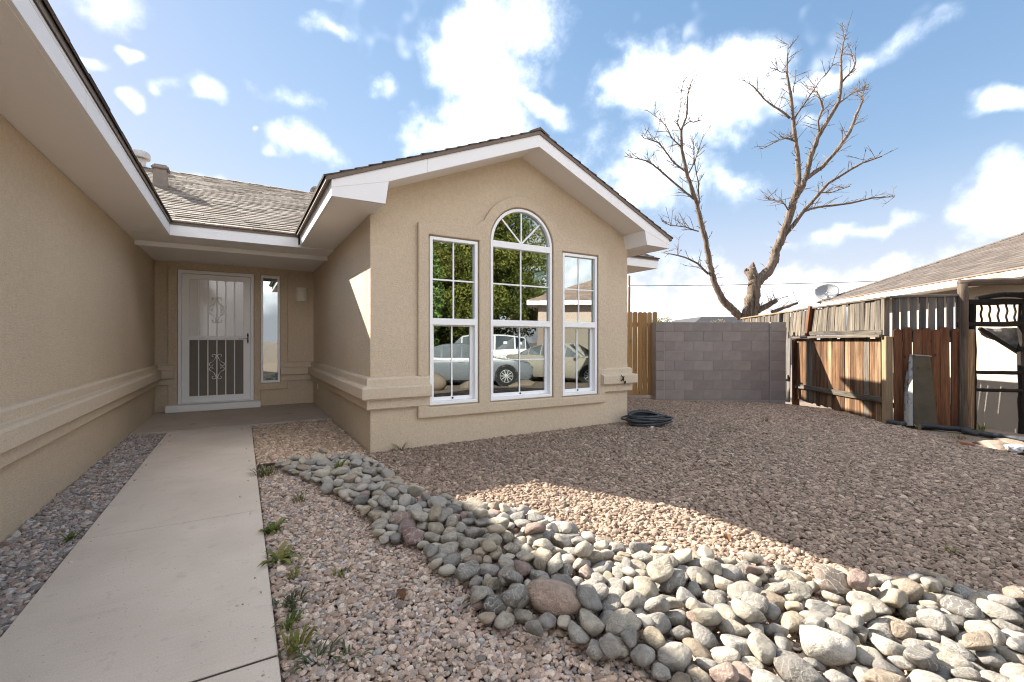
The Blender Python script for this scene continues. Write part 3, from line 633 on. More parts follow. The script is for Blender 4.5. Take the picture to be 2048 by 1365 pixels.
tb.lathe([(0.075, 4.4), (0.075, 4.77), (0.09, 4.78)], 14, Matrix.Translation((bx_, by_, 0))).lathe([(0.075, 4.96), (0.02, 4.99)], 14, Matrix.Translation((bx_, by_, 0)))
tag(tb.build('turbine_vent', 'vent_metal', roof), 'ribbed metal turbine vent', None)

# ---- bay windows
def bar_(mb, x0, z0, x1, z1, w, y0, y1):
    d = Vector((x1-x0, 0, z1-z0)); L_ = d.length; d.normalize(); s = Vector((-d.z, 0, d.x))*w/2
    P = [Vector((x0, 0, z0))-s, Vector((x0, 0, z0))+s, Vector((x1, 0, z1))+s, Vector((x1, 0, z1))-s]
    mb.add([(p.x, y, p.z) for y in (y0, y1) for p in P], [(0, 1, 2, 3), (7, 6, 5, 4), (0, 4, 5, 1), (1, 5, 6, 2), (2, 6, 7, 3), (3, 7, 4, 0)])
def muntin(win, x0, z0, x1, z1, y, w=0.017):
    mb = MB(); bar_(mb, x0, z0, x1, z1, w, y-0.007, y-0.001); mb.build('muntin', 'vinyl', win)
def pane(win, ring, y, mat):
    MB().poly(ring, y, y+0.004, 'xz').build('pane', mat, win)
def lower_sash(win, x0, x1, z0, z1, hm):
    prism('sash', rect(x0+0.001, x1-0.001, z0+0.001, z1-0.001), [rect(x0+0.032, x1-0.040, z0+0.045, z1-0.012)], FY+0.030, FY+0.055, 'vinyl', win, bevel=0.003)
    pane(win, rect(x0+0.028, x1-0.036, z0+0.04, z1-0.008), FY+0.044, 'screened_glass')
    xm = (x0+x1)/2 - 0.006; muntin(win, xm, z0+0.045, xm, z1-0.012, FY+0.043)
    if hm: muntin(win, x0+0.034, hm, x1-0.042, hm, FY+0.0425, 0.013)
    MB().box((xm-0.006, FY+0.018, z0+0.016), (xm+0.014, FY+0.029, z0+0.036), 0.003).build('latch', 'black_metal', win)
FW = 0.036
for w in WINS:
    x0, x1, z0, z1 = w[1:]; a, b = x0+FW, x1-FW
    win = prism('window', rect(x0, x1, z0, z1), [rect(a, b, z0+FW, 1.320), rect(a, b, 1.395, z1-FW)], FY-0.028, FY+0.075, 'vinyl', house, bevel=0.006)
    pane(win, rect(a-.003, b+.003, 1.392, z1-FW+.003), FY+0.012, 'window_glass'); xm = (a+b)/2
    muntin(win, xm, 1.395, xm, z1-FW, FY+0.011); muntin(win, a, 1.83, b, 1.83, FY+0.0105)
    lower_sash(win, a, b, z0+FW, 1.320, 0.905 if w[0] == 'L' else None)
    win['label'] = 'narrow white window left of the arched one' if w[0] == 'L' else 'narrow white window right of the arched one'
a, b = 2.548+FW, 3.446-FW
AR = ARCH[2]-FW
fan = [(ARCH[0]+math.sqrt(AR*AR-0.022**2), 2.347)] + arc(ARCH[0], ARCH[1], AR, 4, 176, 36) + [(ARCH[0]-math.sqrt(AR*AR-0.022**2), 2.347)]
win = prism('window', arch_ring(0), [rect(a, b, 0.425+FW, 1.320), rect(a, b, 1.395, 2.268), fan], FY-0.028, FY+0.075, 'vinyl', house, bevel=0.006)
win['label'] = 'wide white window with a half-round fan light on top'
pane(win, rect(a-.003, b+.003, 1.392, 2.271), FY+0.012, 'window_glass'); pane(win, [(2.997+(x-2.997)*1.006, z) for x, z in fan], FY+0.0125, 'window_glass')
xm = 2.990
muntin(win, xm, 1.395, xm, 2.268, FY+0.011); muntin(win, a, 1.832, b, 1.832, FY+0.0105)
for ang in (90, 47, 133):
    muntin(win, 2.997, 2.347, 2.997+math.cos(R(ang))*0.405, 2.325+math.sin(R(ang))*0.405, FY+0.0105 + (0.0006 if ang == 90 else 0.0), 0.019)
lower_sash(win, a, b, 0.425+FW, 1.320, 0.908)

# ---- front door, sidelight, step, lamp
door = prism('security_door', rect(*DOOR), [rect(-0.835, 0.133, 0.125, 2.245)], 9.085, 9.20, 'vinyl', house, bevel=0.004)
door['label'] = 'white security storm door with bars and scrollwork'
prism('door_frame', rect(-0.832, 0.130, 0.128, 2.240), [rect(-0.733, 0.029, 0.232, 1.156), rect(-0.733, 0.029, 1.224, 2.155)], 9.100, 9.140, 'vinyl', door, bevel=0.003)
for x in (-0.607, -0.480, -0.354, -0.228, -0.101):
    for z0, z1 in ((0.235, 1.153), (1.227, 2.152)):
        MB().box((x-0.008, 9.094, z0), (x+0.008, 9.110, z1), 0.002).build('bar', 'vinyl', door)
def scroll(cz):
    mb = MB(); cx = -0.354; y = 9.092
    def spiral(x0, z0, r, a0, turns, sgn, n=16):
        return [(x0+sgn*(r*(1-0.62*t/n))*math.cos(a0+turns*t/n), y, z0+(r*(1-0.62*t/n))*math.sin(a0+turns*t/n)) for t in range(n+1)]
    for sg in (-1, 1):
        for s2 in (-1, 1):
            mb.tube([(p[0], p[1], cz+s2*(p[2])) for p in spiral(cx+sg*0.046, 0.178, 0.036, math.pi*1.0, -4.6, sg)], 0.0052, 5)
            mb.tube([(p[0], p[1], cz+s2*(p[2])) for p in spiral(cx+sg*0.072, 0.034, 0.040, math.pi*0.5, -5.2, sg)], 0.0052, 5)
            mb.tube([(cx+sg*0.010, y, cz+s2*0.178), (cx+sg*0.026, y, cz+s2*0.135), (cx+sg*0.045, y, cz+s2*0.10), (cx+sg*0.072, y, cz+s2*0.074)], 0.0052, 5)
    mb.build('scroll', 'vinyl', door, smooth=True)
scroll(1.66); scroll(0.712)
MB().box((-0.738, 9.126, 1.219), (0.034, 9.130, 2.160)).build('pane', 'milk_glass', door)
MB().box((-0.738, 9.126, 0.227), (0.034, 9.129, 1.161)).build('screen', 'insect_screen', door)
MB().box((0.086, 9.055, 1.10), (0.104, 9.075, 1.275), 0.005).box((0.082, 9.072, 1.13), (0.108, 9.101, 1.155), 0.003).box((0.082, 9.072, 1.225), (0.108, 9.101, 1.25), 0.003).build('handle', 'black_metal', door)
MB().tube([(-0.05, 9.09, 1.176), (0.09, 9.085, 1.182)], 0.006, 6).build('lever', 'galvanised', door)
for z in (0.45, 1.2, 1.95): MB().tube([(-0.838, 9.082, z-0.05), (-0.838, 9.082, z+0.05)], 0.009, 8).build('hinge', 'vinyl', door)
inner = MB().box((-0.84, 9.215, 0.11), (0.14, 9.26, 2.26)).build('entry_door', 'white_paint', house)
inner['label'] = 'pale entry door behind the storm door'
for zz in (0.3, 0.78):
    for xx in (-0.72, -0.29): prism('door_panel', rect(xx, xx+0.31, zz, zz+0.36), [], 9.2085, 9.2155, 'white_paint', inner, bevel=0.003)
prism('door_lite', rect(-0.50, -0.20, 1.42, 1.90), [rect(-0.47, -0.23, 1.45, 1.87)], 9.204, 9.2152, 'vinyl', inner, bevel=0.003)
MB().box((-0.475, 9.2105, 1.445), (-0.225, 9.2145, 1.875)).build('pane', 'door_glass', inner)
sw = prism('sidelight', rect(*SIDE), [rect(0.329, 0.557, 0.440, 2.250)], 9.090, 9.19, 'vinyl', house, bevel=0.005); sw['label'] = 'tall narrow white window beside the door'
MB().box((0.325, 9.130, 0.436), (0.561, 9.134, 2.254)).build('pane', 'window_glass', sw)
MB().box((-1.035, 8.93, 0.001), (0.288, 9.107, 0.108), 0.010).build('door_step', 'white_paint', house)
lampo = thing('wall_light', 'small cream half-round wall light beside the front door', 'wall light', (0.948, 9.15, 1.868))
half = [(0.104*math.cos(R(180+k*12)), 0.104*math.sin(R(180+k*12))) for k in range(16)]
halfb = [(0.086*math.cos(R(180+k*12)), 0.086*math.sin(R(180+k*12))) for k in range(16)]
sh = MB(); n16 = 16
zs = []
for k in range(8):
    zs += [(k*0.031+0.002, 1.0), (k*0.031+0.026, 0.985), (k*0.031+0.030, 0.955)]
for z, s in zs: sh.v += [(x*s*(1-0.10*z/0.25), y*s*(1-0.06*z/0.25), z) for x, y in half]
for i in range(len(zs)-1):
    for j in range(15): sh.f.append((i*16+j, i*16+j+1, (i+1)*16+j+1, (i+1)*16+j))
sh.f.append(tuple(range(16))); sh.f.append(tuple((len(zs)-1)*16+j for j in range(16)))
sh.build('lamp_shade', 'sconce_white', lampo)
MB().box((-0.06, -0.012, 0.03), (0.06, 0.001, 0.21), 0.003).build('back_plate', 'white_paint', lampo)
ou = MB().box((1.138, 8.55, 0.30), (1.1495, 8.62, 0.40), 0.004).build('wall_outlet', 'sconce_white'); tag(ou, 'small outlet cover low on the entry side wall', 'outlet')
hk = MB()
bx2, by2, bz2 = 4.60, FY-0.118, 0.60
hk.tube([(bx2-0.03, by2+.005, bz2+0.06), (bx2-0.01, by2-.012, bz2+0.03), (bx2, by2-.012, bz2), (bx2+0.012, by2-.012, bz2-0.03), (bx2+0.03, by2-.008, bz2-0.06), (bx2+0.05, by2-.004, bz2-0.05), (bx2+0.045, by2-.004, bz2-0.02)], 0.007, 6)
hk.tube([(bx2-0.04, by2, bz2-0.02), (bx2, by2-.014, bz2+0.005), (bx2+0.02, by2, bz2+0.05)], 0.006, 6).tube([(bx2, by2+.02, bz2), (bx2, by2-.014, bz2)], 0.012, 6)
tag(hk.build('wall_hook', 'black_metal'), 'small black iron hook on the ledge at the bay corner', 'hook')

# ------------------------------------------------------------------ side gate and block wall
def dogear(w, h, t, ear=0.035, round_=True):
    if round_: top = [(w/2*math.cos(R(a)), h - w*0.32 + w*0.32*math.sin(R(a))) for a in range(0, 181, 20)]
    else: top = [(w/2, h-ear), (w/2-ear, h), (-w/2+ear, h), (-w/2, h-ear)]
    return MB().poly([(-w/2, 0), (w/2, 0)] + top, -t/2, t/2, 'xz')
CA = -math.atan(541/910)                                      # heading of the wall that closes the side yard
gate = thing('wooden_gate', 'honey brown picket gate with rounded tops between house and block wall', 'gate', (7.16-0.86*0.42, 7.15+0.511*0.42, 0), CA)
rg = random.Random(8)
for k in range(10):
    x = 0.05 + k*0.1045
    pk = dogear(0.0965, 1.80+rg.uniform(-.008, .008), 0.018).build('picket', 'gate_wood', gate, loc=(x, 0, -0.03), rot=(0, rg.uniform(-.004, .004), 0))
for z in (0.25, 1.45): MB().box((0, 0.012, z), (1.06, 0.05, z+0.09), 0.004).build('rail', 'gate_wood', gate)
for z in (0.32, 1.42): MB().box((1.0, -0.016, z-0.02), (1.11, -0.010, z+0.02), 0.002).build('hinge', 'black_metal', gate)

wall = thing('block_wall', 'mauve grey concrete block wall with an end pier', 'wall', (7.6, 6.54, -0.09), CA)
rb = random.Random(3); BH, BL = 0.2035, 0.402
MB().box((-0.016, 0.006, -0.25), (2.19, 0.185, 8*BH-0.012)).build('mortar_core', 'mortar', wall)
bm_cache = {}
def block(x0, x1, row, y0=0.0, y1=0.195):
    w = round(x1-x0-0.006, 3); key = (w, y0)
    if key not in bm_cache: bm_cache[key] = MB().box((0, 0, 0), (w, y1-y0, BH-0.006), 0.003).mesh('block')
    link('block', bm_cache[key], 'block', wall, loc=(x0+0.003, y0+rb.uniform(-0.0015, 0.0015), row*BH+0.003))
for r in range(8):
    x = 0.0
    if r % 2 == 0:
        block(0, BL, r); x = BL
    else:
        block(0, BL*0.5, r); x = BL*0.5
    while x < 2.15:
        x1 = min(x+BL, 2.19)
        if 2.19-x1 < 0.08: x1 = 2.19
        block(x, x1, r); x = x1
MB().box((2.186, -0.033, -0.25), (2.50, 0.19, 8*BH-0.01)).build('mortar_core', 'mortar', wall)
for r in range(8): block(2.195, 2.51, r, -0.04, 0.20)
for r in range(8): block(-0.19, 0.0, r, 0.006, 0.38)
MB().box((-0.19, 0.04, -0.25), (-0.02, 0.37, 8*BH-0.012)).build('mortar_core', 'mortar', wall)

# ------------------------------------------------------------------ board fence along the lot line
FA = math.atan2(0.769, 0.639)
fence = thing('board_fence', 'weathered brown board fence with grey slats leaning on its top', 'fence', (8.47, 3.04, -0.13), FA)
rf = random.Random(21)
def board(w, h, t, mat, x, y, z, tilt=0.0, lean=0.0, parent=None, name='board', top=None):
    mb = MB()
    if top: mb = dogear(w, h, t, top, False)
    else: mb.box((-w/2, -t/2, 0), (w/2, t/2, h), 0.003)
    return mb.build(name, mat, parent, loc=(x, y, z), rot=(lean, tilt, 0))
x = 0.14
while x < 3.02:
    w = rf.choice((0.13, 0.14, 0.145, 0.155)); m = 'brown_wood' if rf.random() < 0.86 else 'grey_wood'
    board(w-0.006, 1.32+rf.uniform(-.02, .02), 0.018, m, x+w/2, rf.uniform(-.004, .004), rf.uniform(-.02, .02), rf.uniform(-.008, .008), 0, fence)
    x += w
MB().box((-0.055, -0.045, -0.3), (0.045, 0.055, 1.34), 0.006).build('post', 'pale_wood', fence)
MB().box((2.98, -0.05, -0.3), (3.09, 0.06, 1.30), 0.006).build('post', 'red_wood', fence)
link('rail', MB().box((-0.045, -0.02, 0), (0.045, 0.02, 2.95), 0.004).mesh('rail'), 'grey_wood', fence, loc=(0.05, 0.032, 0.36), rot=(0, R(91.2), 0))
link('ledge', MB().box((-0.02, -0.07, 0), (0.02, 0.07, 3.0), 0.004).mesh('ledge'), 'grey_wood', fence, loc=(0.0, 0.045, 1.345), rot=(0, R(90), 0))
link('rail', MB().box((-0.04, -0.018, 0), (0.04, 0.018, 2.6), 0.004).mesh('rail'), 'grey_wood', fence, loc=(0.06, 0.03, 1.405), rot=(0, R(89.6), 0))
x = 0.03; k = 0
while x < 6.3:
    w = rf.choice((0.125, 0.135, 0.14)); ti = -0.02 - 0.17*float(sstep((x-0.5)/1.8)) + 0.10*float(sstep((x-3.2)/0.5)) + rf.uniform(-.02, .02)
    m = 'grey_wood'
    board(w-0.008, 0.53+rf.uniform(-.01, .01), 0.016, m, x+w/2, 0.0 + rf.uniform(-.006, .006), 1.385, ti, R(rf.uniform(-2, 2)), fence, 'slat'); x += w; k += 1
    if x > 3.2: pass
link('cap_rail', MB().box((-0.016, -0.045, 0), (0.016, 0.045, 3.1), 0.004).mesh('cap_rail'), 'grey_wood', fence, loc=(-0.04, 0.0, 1.935), rot=(0, R(90), 0))
link('cap_rail', MB().box((-0.016, -0.045, 0), (0.016, 0.045, 3.4), 0.004).mesh('cap_rail'), 'pale_wood', fence, loc=(3.065, 0.0, 1.932), rot=(0, R(90), 0))
link('prop', MB().box((-0.045, -0.03, 0), (0.045, 0.03, 0.62), 0.004).mesh('prop'), 'red_wood', fence, loc=(2.42, 0.05, 1.37), rot=(0, -0.24, 0))
link('prop', MB().box((-0.04, -0.03, 0), (0.04, 0.03, 0.55), 0.004).mesh('prop'), 'dark_grey_wood', fence, loc=(3.75, 0.05, 1.37), rot=(0, -0.03, 0))
MB().box((0.02, -0.045, 1.33), (0.10, 0.035, 1.93), 0.005).build('post', 'grey_wood', fence)

bf = thing('broken_fence', 'dark grey broken fence boards in the gap beside the block wall', 'fence', (10.24, 5.53, -0.18), FA+0.1)
for k, (x, w, h, ti) in enumerate([(0.0, 0.13, 1.52, 0.03), (0.14, 0.12, 1.62, -0.02), (0.30, 0.13, 1.45, 0.02), (0.45, 0.12, 1.60, 0.05), (-0.15, 0.12, 1.38, 0.06)]):
    board(w, h, 0.018, 'dark_grey_wood', x, 0.02*(k % 2), 0, ti, R(3), bf)
MB().box((-0.25, 0.03, 0.5), (0.6, 0.07, 0.59), 0.004).build('rail', 'dark_grey_wood', bf)

# ------------------------------------------------------------------ return panel, log posts, trellis gate
GA = math.atan2(-0.714, 0.70)
panel = thing('fence_panel', 'dark red-brown picket panel with thin grey slats above it', 'fence', (8.49, 2.99, -0.14), GA)
for k in range(7):
    w = 0.118; board(w-0.006, 1.47+rf.uniform(-.02, .02), 0.018, 'red_wood', 0.075+k*w, -0.01+rf.uniform(-.004, .004), 0, rf.uniform(-.012, .012), 0, panel, 'picket', 0.03)
for k in range(8):
    w = 0.113; board(0.085, 0.66, 0.016, 'dark_grey_wood', 0.06+k*w, 0.03+rf.uniform(-.006, .006), 1.28, rf.uniform(-.012, .012), 0, panel, 'slat')
link('cap_rail', MB().box((-0.018, -0.04, 0), (0.018, 0.04, 0.94), 0.004).mesh('cap_rail'), 'dark_grey_wood', panel, loc=(0.0, 0.03, 1.955), rot=(0, R(90), 0))
for z in (0.3, 1.3): link('rail', MB().box((-0.04, -0.018, 0), (0.04, 0.018, 0.92), 0.004).mesh('rail'), 'dark_grey_wood', panel, loc=(0.0, 0.018, z), rot=(0, R(90), 0))
board(0.075, 1.38, 0.02, 'log_wood', 0.855, -0.034, 0, 0.0, 0, panel, 'picket')
board(0.095, 1.45, 0.03, 'brown_wood', 0.945, -0.03, 0, 0.005, 0, panel, 'picket')

def log(mb, a, b, r, seed=0, n=10, seg=14):
    a, b = Vector(a), Vector(b); rr = random.Random(seed); pts = []; rad = []
    for i in range(seg+1):
        t = i/seg; pts.append(a.lerp(b, t) + Vector((rr.uniform(-1, 1), rr.uniform(-1, 1), rr.uniform(-.5, .5)))*r*0.12); rad.append(r*rr.uniform(0.92, 1.06))
    return mb.tube(pts, rad, n)
perg = thing('log_frame', 'rough brown log post carrying a log beam in front of the neighbour wall', 'log frame', (9.10, 2.36, -0.14), GA)
log(MB(), (0, 0, -0.2), (0, 0, 2.12), 0.062, 1).build('post', 'log_wood', perg, smooth=True)
link('beam', log(MB(), (0, 0, -0.04), (0, 0, 2.3), 0.055, 2).mesh('beam', True), 'log_wood', perg, loc=(0, 0, 2.14), rot=(0, R(90.5), 0))
log(MB(), (2.15, 0, -0.2), (2.15, 0, 2.1), 0.06, 3).build('post', 'log_wood', perg, smooth=True)

trel = thing('trellis_gate', 'dark timber gate with wavy bars under an arched top rail', 'gate', (9.235, 2.30, -0.14), GA)
def post(x, h, r, seed): log(MB(), (x, 0, -0.15), (x, 0, h), r, seed, 8).build('post', 'dark_wood', trel, smooth=False)
post(0.0, 1.85, 0.052, 4); post(0.60, 1.84, 0.052, 5); post(1.25, 1.84, 0.052, 6)
def hrail(x0, x1, z, r, seed, mat='dark_wood'): link('rail', log(MB(), (0, 0, 0), (0, 0, x1-x0), r, seed, 8).mesh('rail'), mat, trel, loc=(x0, -0.02, z), rot=(0, R(90), 0))
hrail(-0.20, 1.4, 1.525, 0.037, 7); hrail(-0.05, 1.4, 0.82, 0.026, 8); hrail(-0.05, 1.4, 0.565, 0.026, 9); hrail(-0.06, 1.4, 1.85, 0.045, 10)
ar = [(0.06+0.62*t, 0.0, 1.90+0.055*math.sin(math.pi*min(1, t*0.9))) for t in [i/12 for i in range(13)]]
MB().tube(ar, 0.04, 8).build('top_arch', 'dark_wood', trel)
hrail(0.40, 1.4, 1.955, 0.03, 11)
for k, bx in enumerate((0.115, 0.215, 0.315, 0.415, 0.51, 0.72, 0.83, 0.94, 1.05)):
    MB().tube([(bx+0.008*math.sin(i*1.0+k*0.5), 0, 1.55+i*0.026) for i in range(12)], 0.0125, 6).build('wavy_bar', 'dark_wood', trel)
tp = MB(); nn = 14
for i in range(nn+1):
    for j in range(nn+1):
        s, t = i/nn, j/nn; px_ = 0.16 + s*1.1; pz = 1.47 - t*0.75*(0.12+0.88*s)
        tp.v.append((px_, 0.10+0.06*mnoise.noise((px_*9, pz*9, 3)), pz+0.02*mnoise.noise((px_*7, pz*7, 9))))
for i in range(nn):
    for j in range(nn): tp.f.append((i*(nn+1)+j, (i+1)*(nn+1)+j, (i+1)*(nn+1)+j+1, i*(nn+1)+j+1))
tpo = tp.mesh('tarp', False); 
tarp = link('tarp', tpo, 'tarp', None, loc=(9.235, 2.30, -0.14), rot=(0, 0, GA)); so = tarp.modifiers.new('thick', 'SOLIDIFY'); so.thickness = 0.006
tag(tarp, 'crumpled grey tarp hanging behind the dark trellis gate', 'tarp')
link('brace', MB().box((-0.02, -0.03, 0), (0.02, 0.03, 1.0), 0.003).mesh('brace'), 'dark_wood', trel, loc=(0.12, 0.045, 1.47), rot=(0, R(128), 0))

# ------------------------------------------------------------------ things leaning and lying by the fence
tank = thing('metal_casing', 'battered tan metal casing with rusty silver edge leaning on the red-brown pickets', 'metal casing', (8.55, 2.66, -0.12), GA)
tank.rotation_euler = Euler((R(-12), R(4), GA), 'XYZ')
def rring(w, d, z, n=6):
    r = min(w, d)*0.46; P = []
    for cx_, cy_, a0 in ((w/2-r, -d/2+r, -90), (w/2-r*.35, d/2-r*.35, 0), (-w/2+r*.35, d/2-r*.35, 90), (-w/2+r, -d/2+r, 180)):
        rr = r if abs(cx_) == w/2-r else r*.35
        P += [(cx_+rr*math.cos(R(a0+90*i/n)), cy_+rr*math.sin(R(a0+90*i/n)), z) for i in range(n+1)]
    return P
tk = MB(); lv = []
for i in range(13):
    t = i/12; lv.append(rring(0.37-0.075*t + 0.003*math.sin(i*2.1), 0.17-0.02*t, 1.06*t))
k = len(lv[0])
for l in lv: tk.v += l
for i in range(12):
    for j in range(k): tk.f.append((i*k+j, i*k+(j+1) % k, (i+1)*k+(j+1) % k, (i+1)*k+j))
tk.f.append(tuple(range(k)))
tk.build('shell', 'tan_enamel', tank)
rim = rring(0.30, 0.155, 1.055); MB().tube([*rim, rim[0]], 0.008, 6).build('rim', 'rusty_steel', tank)
MB().box((-0.12, -0.05, 1.0), (0.12, 0.05, 1.02)).build('inner_plate', 'black_plastic', tank)
es = MB()
for i in range(12):
    t, t2 = i/12, (i+1)/12
    es.add([(-(0.37-0.075*q)/2-0.004+o, -(0.17-0.02*q)/2+oy, 1.06*q) for q in (t, t2) for o, oy in ((0.0, 0.15), (-0.004, 0.10), (0.012, 0.03), (0.04, 0.0))], [(0, 1, 5, 4), (1, 2, 6, 5), (2, 3, 7, 6)])
es.build('edge_strip', 'rusty_steel', tank)
for z in (0.86,):
    for xx in (-0.05, 0.09): MB().tube([(xx, -0.068, z), (xx, -0.088, z)], 0.008, 8).build('bolt', 'black_metal', tank)
def timber(lbl, a, b, zoff, w=0.075, h=0.075):
    a, b = Vector(a), Vector(b); d = b-a
    o = thing('edging_pipe', lbl, 'pipe', (a.x, a.y, zoff), math.atan2(d.y, d.x), 'black pipes lying along the lot line')
    mb = MB(); L_ = d.length; pts = [(L_*i/14, 0.008*math.sin(i*0.9), h/2+0.004*math.sin(i*1.7)) for i in range(15)]
    mb.tube(pts, w/2, 12); mb.build('pipe', 'black_plastic', o, smooth=True)
    MB().tube([(L_-0.05, 0.008*math.sin(14*.9), h/2+0.004*math.sin(14*1.7)), (L_+0.012, 0.008*math.sin(14*.9), h/2)], w/2+0.006, 12).build('end_cap', 'black_plastic', o)
timber('black pipe lying at the foot of the leaning metal casing', (8.40, 3.02), (8.60, 2.16), -0.125)
timber('black pipe lying in front of the dark trellis gate', (8.53, 2.22), (8.43, 1.62), -0.135)
bk = MB().box((-0.10, -0.05, 0), (0.10, 0.05, 0.06), 0.006).build('brick', 'brick_red', None, loc=(7.40, 1.90, g1(7.4, 1.9)-0.01), rot=(0.1, 0.05, 0.6)); tag(bk, 'broken red brick at the edge of the gravel', 'brick')

# rough kerb stones at the lot line
rk_ = random.Random(12)
for k, (x, y, sx, sy, sz, rz, lbl) in enumerate([(7.62, 1.72, 0.22, 0.11, 0.06, 0.9, 'long tan kerb stone beside the broken brick'), (7.50, 1.42, 0.20, 0.12, 0.07, 1.1, 'pinkish kerb stone at the right edge of the yard'), (8.15, 1.70, 0.26, 0.14, 0.05, 0.4, 'flat pale stone behind the kerb stones'), (8.05, 1.38, 0.20, 0.12, 0.06, 0.2, 'pale kerb stone at the right edge of the frame')]):
    co, fa = rock_proto(40+k, 2); me = bpy.data.meshes.new('kerb_stone'); me.from_pydata([(c[0]*sx, c[1]*sy*1.3, c[2]*sz*1.8) for c in co], [], fa)
    tag(link('kerb_stone', me, 'boulder', None, loc=(x, y, g1(x, y)+sz*0.3), rot=(0, 0, rz)), lbl, 'stone', 'rough kerb stones at the lot line')
co, fa = rock_proto(55, 3); me = bpy.data.meshes.new('plastic_bag'); me.from_pydata([tuple(Vector(c)*(0.085+0.03*mnoise.noise(Vector(c)*3.0))) for c in co], [], fa)
tag(link('plastic_bag', me, 'white_bag', None, loc=(7.40, 1.50, g1(7.4, 1.5)+0.055)), 'small crumpled white plastic bag lying by the kerb stones', 'plastic bag')

# ------------------------------------------------------------------ the neighbour's house
NA = math.atan2(0.75, 0.66)
nb = thing('neighbour_house', 'cream stucco house next door under a low brown hip roof', 'house', (10.95, 2.76, 0), NA)
X0, X1, D = -3.0, 3.95, -8.2; ZE = 2.09
MB().box((X0, D, -0.6), (X1, 0.0, ZE), 0.01).build('wall', 'cream_stucco', nb)
ov = 0.45
MB().box((X0-ov, D-ov, ZE-0.02), (X1+ov, ov-0.02, ZE+0.01)).build('soffit', 'soffit_paint', nb)
f = MB(); e0, e1, y0, y1 = X0-ov, X1+ov, D-ov, ov
f.box((e0, y1-0.02, ZE-0.03), (e1, y1+0.012, ZE+0.12), 0.004).box((e0, y0-0.012, ZE-0.03), (e1, y0+0.02, ZE+0.12), 0.004)
f.box((e1-0.02, y0+0.021, ZE-0.03), (e1+0.012, y1-0.021, ZE+0.12), 0.004).box((e0-0.012, y0+0.021, ZE-0.03), (e0+0.02, y1-0.021, ZE+0.12), 0.004).build('fascia', 'peeling_paint', nb)
hd = (y1-y0)/2; zt = ZE+0.11+0.43*hd; ym = (y0+y1)/2
nroof = MB(); a_, b_, c_, d_ = (e0-.03, y1+.03, ZE+.11), (e1+.03, y1+.03, ZE+.11), (e1+.03, y0-.03, ZE+.11), (e0-.03, y0-.03, ZE+.11)
r0, r1 = ((e0+e1)/2-0.0, ym, zt), ((e0+e1)/2+0.0, ym, zt)
if (e1-e0)/2 > hd: r0, r1 = (e0+hd, ym, zt), (e1-hd, ym, zt)
else:
    zt = ZE+0.11+0.43*(e1-e0)/2; xm_ = (e0+e1)/2; r0, r1 = (xm_, y0+(e1-e0)/2, zt), (xm_, y1-(e1-e0)/2, zt)
nroof.add([a_, b_, c_, d_, r0, r1, (a_[0], a_[1], ZE+.085), (b_[0], b_[1], ZE+.085), (c_[0], c_[1], ZE+.085), (d_[0], d_[1], ZE+.085)],
          [(0, 1, 5), (1, 2, 4, 5), (2, 3, 4), (3, 0, 5, 4), (0, 6, 7, 1), (1, 7, 8, 2), (2, 8, 9, 3), (3, 9, 6, 0), (9, 8, 7, 6)])
nro = nroof.build('roof', 'brown_metal', nb)
hc = MB()
for P0_, P1_ in ((b_, r1), (a_, r1 if (e1-e0)/2 <= hd else r0)):
    P0_, P1_ = Vector(P0_), Vector(P1_); nn_ = int((P1_-P0_).length/0.15); dr_ = (P1_-P0_).normalized(); sd_ = dr_.cross(Vector((0, 0, 1))).normalized()
    for i in range(nn_):
        q = P0_ + dr_*0.15*i; col = random.Random(i).choice([(0.108, 0.090, 0.078), (0.122, 0.102, 0.089), (0.096, 0.080, 0.070)])
        hc.add([q+sd_*0.14-Vector((0, 0, .022)), q+Vector((0, 0, .036)), q-sd_*0.14-Vector((0, 0, .022)), q+dr_*.18+sd_*0.14-Vector((0, 0, .028)), q+dr_*.18+Vector((0, 0, .030)), q+dr_*.18-sd_*0.14-Vector((0, 0, .028))], [(0, 1, 4, 3), (1, 2, 5, 4), (0, 2, 1)], col)
o = hc.build('hip_cap', 'shingle', nro); o['kind'] = 'stuff'
def shingles_on(parent, tri, rows_dir, expo, cols, seed):
    """tabs over a triangular or trapezoid slope given by its eave ends and apex ends (parent space)"""
    rng = random.Random(seed); A, B, Q0, Q1 = [Vector(p) for p in tri]; u = (B-A).normalized(); up = ((Q0+Q1)/2-(A+B)/2); up -= u*up.dot(u); Ls = up.length; v = up.normalized(); n = u.cross(v)
    if n.z < 0: n = -n
    mb = MB(); W = (B-A).length
    for i in range(int(Ls/expo)):
        t = min(1.0, (i*expo+expo*1.05)/Ls); lo = A.lerp(Q0, t); hi = B.lerp(Q1, t); s0 = (lo-A).dot(u); s1 = (hi-A).dot(u); a = s0 - rng.random()*0.3
        while a < s1:
            w = rng.choice((0.2, 0.3, 0.4)); b = min(a+w, s1); a0 = max(a, s0)
            if b-a0 > 0.02:
                h = 0.010+rng.random()*0.007; kk = rng.uniform(0.85, 1.12); col = tuple(q*kk for q in rng.choice(cols)); p = A + v*(i*expo)
                q = [p+u*a0+n*h, p+u*b+n*h, p+u*b+v*expo*1.1+n*.004, p+u*a0+v*expo*1.1+n*.004, p+u*a0-n*.004, p+u*b-n*.004]
                mb.add(q, [(0, 1, 2, 3), (4, 5, 1, 0)], col)
            a += w
    o = mb.build('shingle_field', 'shingle', parent); o['kind'] = 'stuff'
NBR = [(0.108, 0.090, 0.078), (0.122, 0.102, 0.089), (0.096, 0.080, 0.070)]
shingles_on(nro, (a_, b_, r1, r1) if (e1-e0)/2 <= hd else (a_, b_, r0, r1), None, 0.14, NBR, 6)
shingles_on(nro, (b_, c_, r1, r0), None, 0.14, NBR, 7)

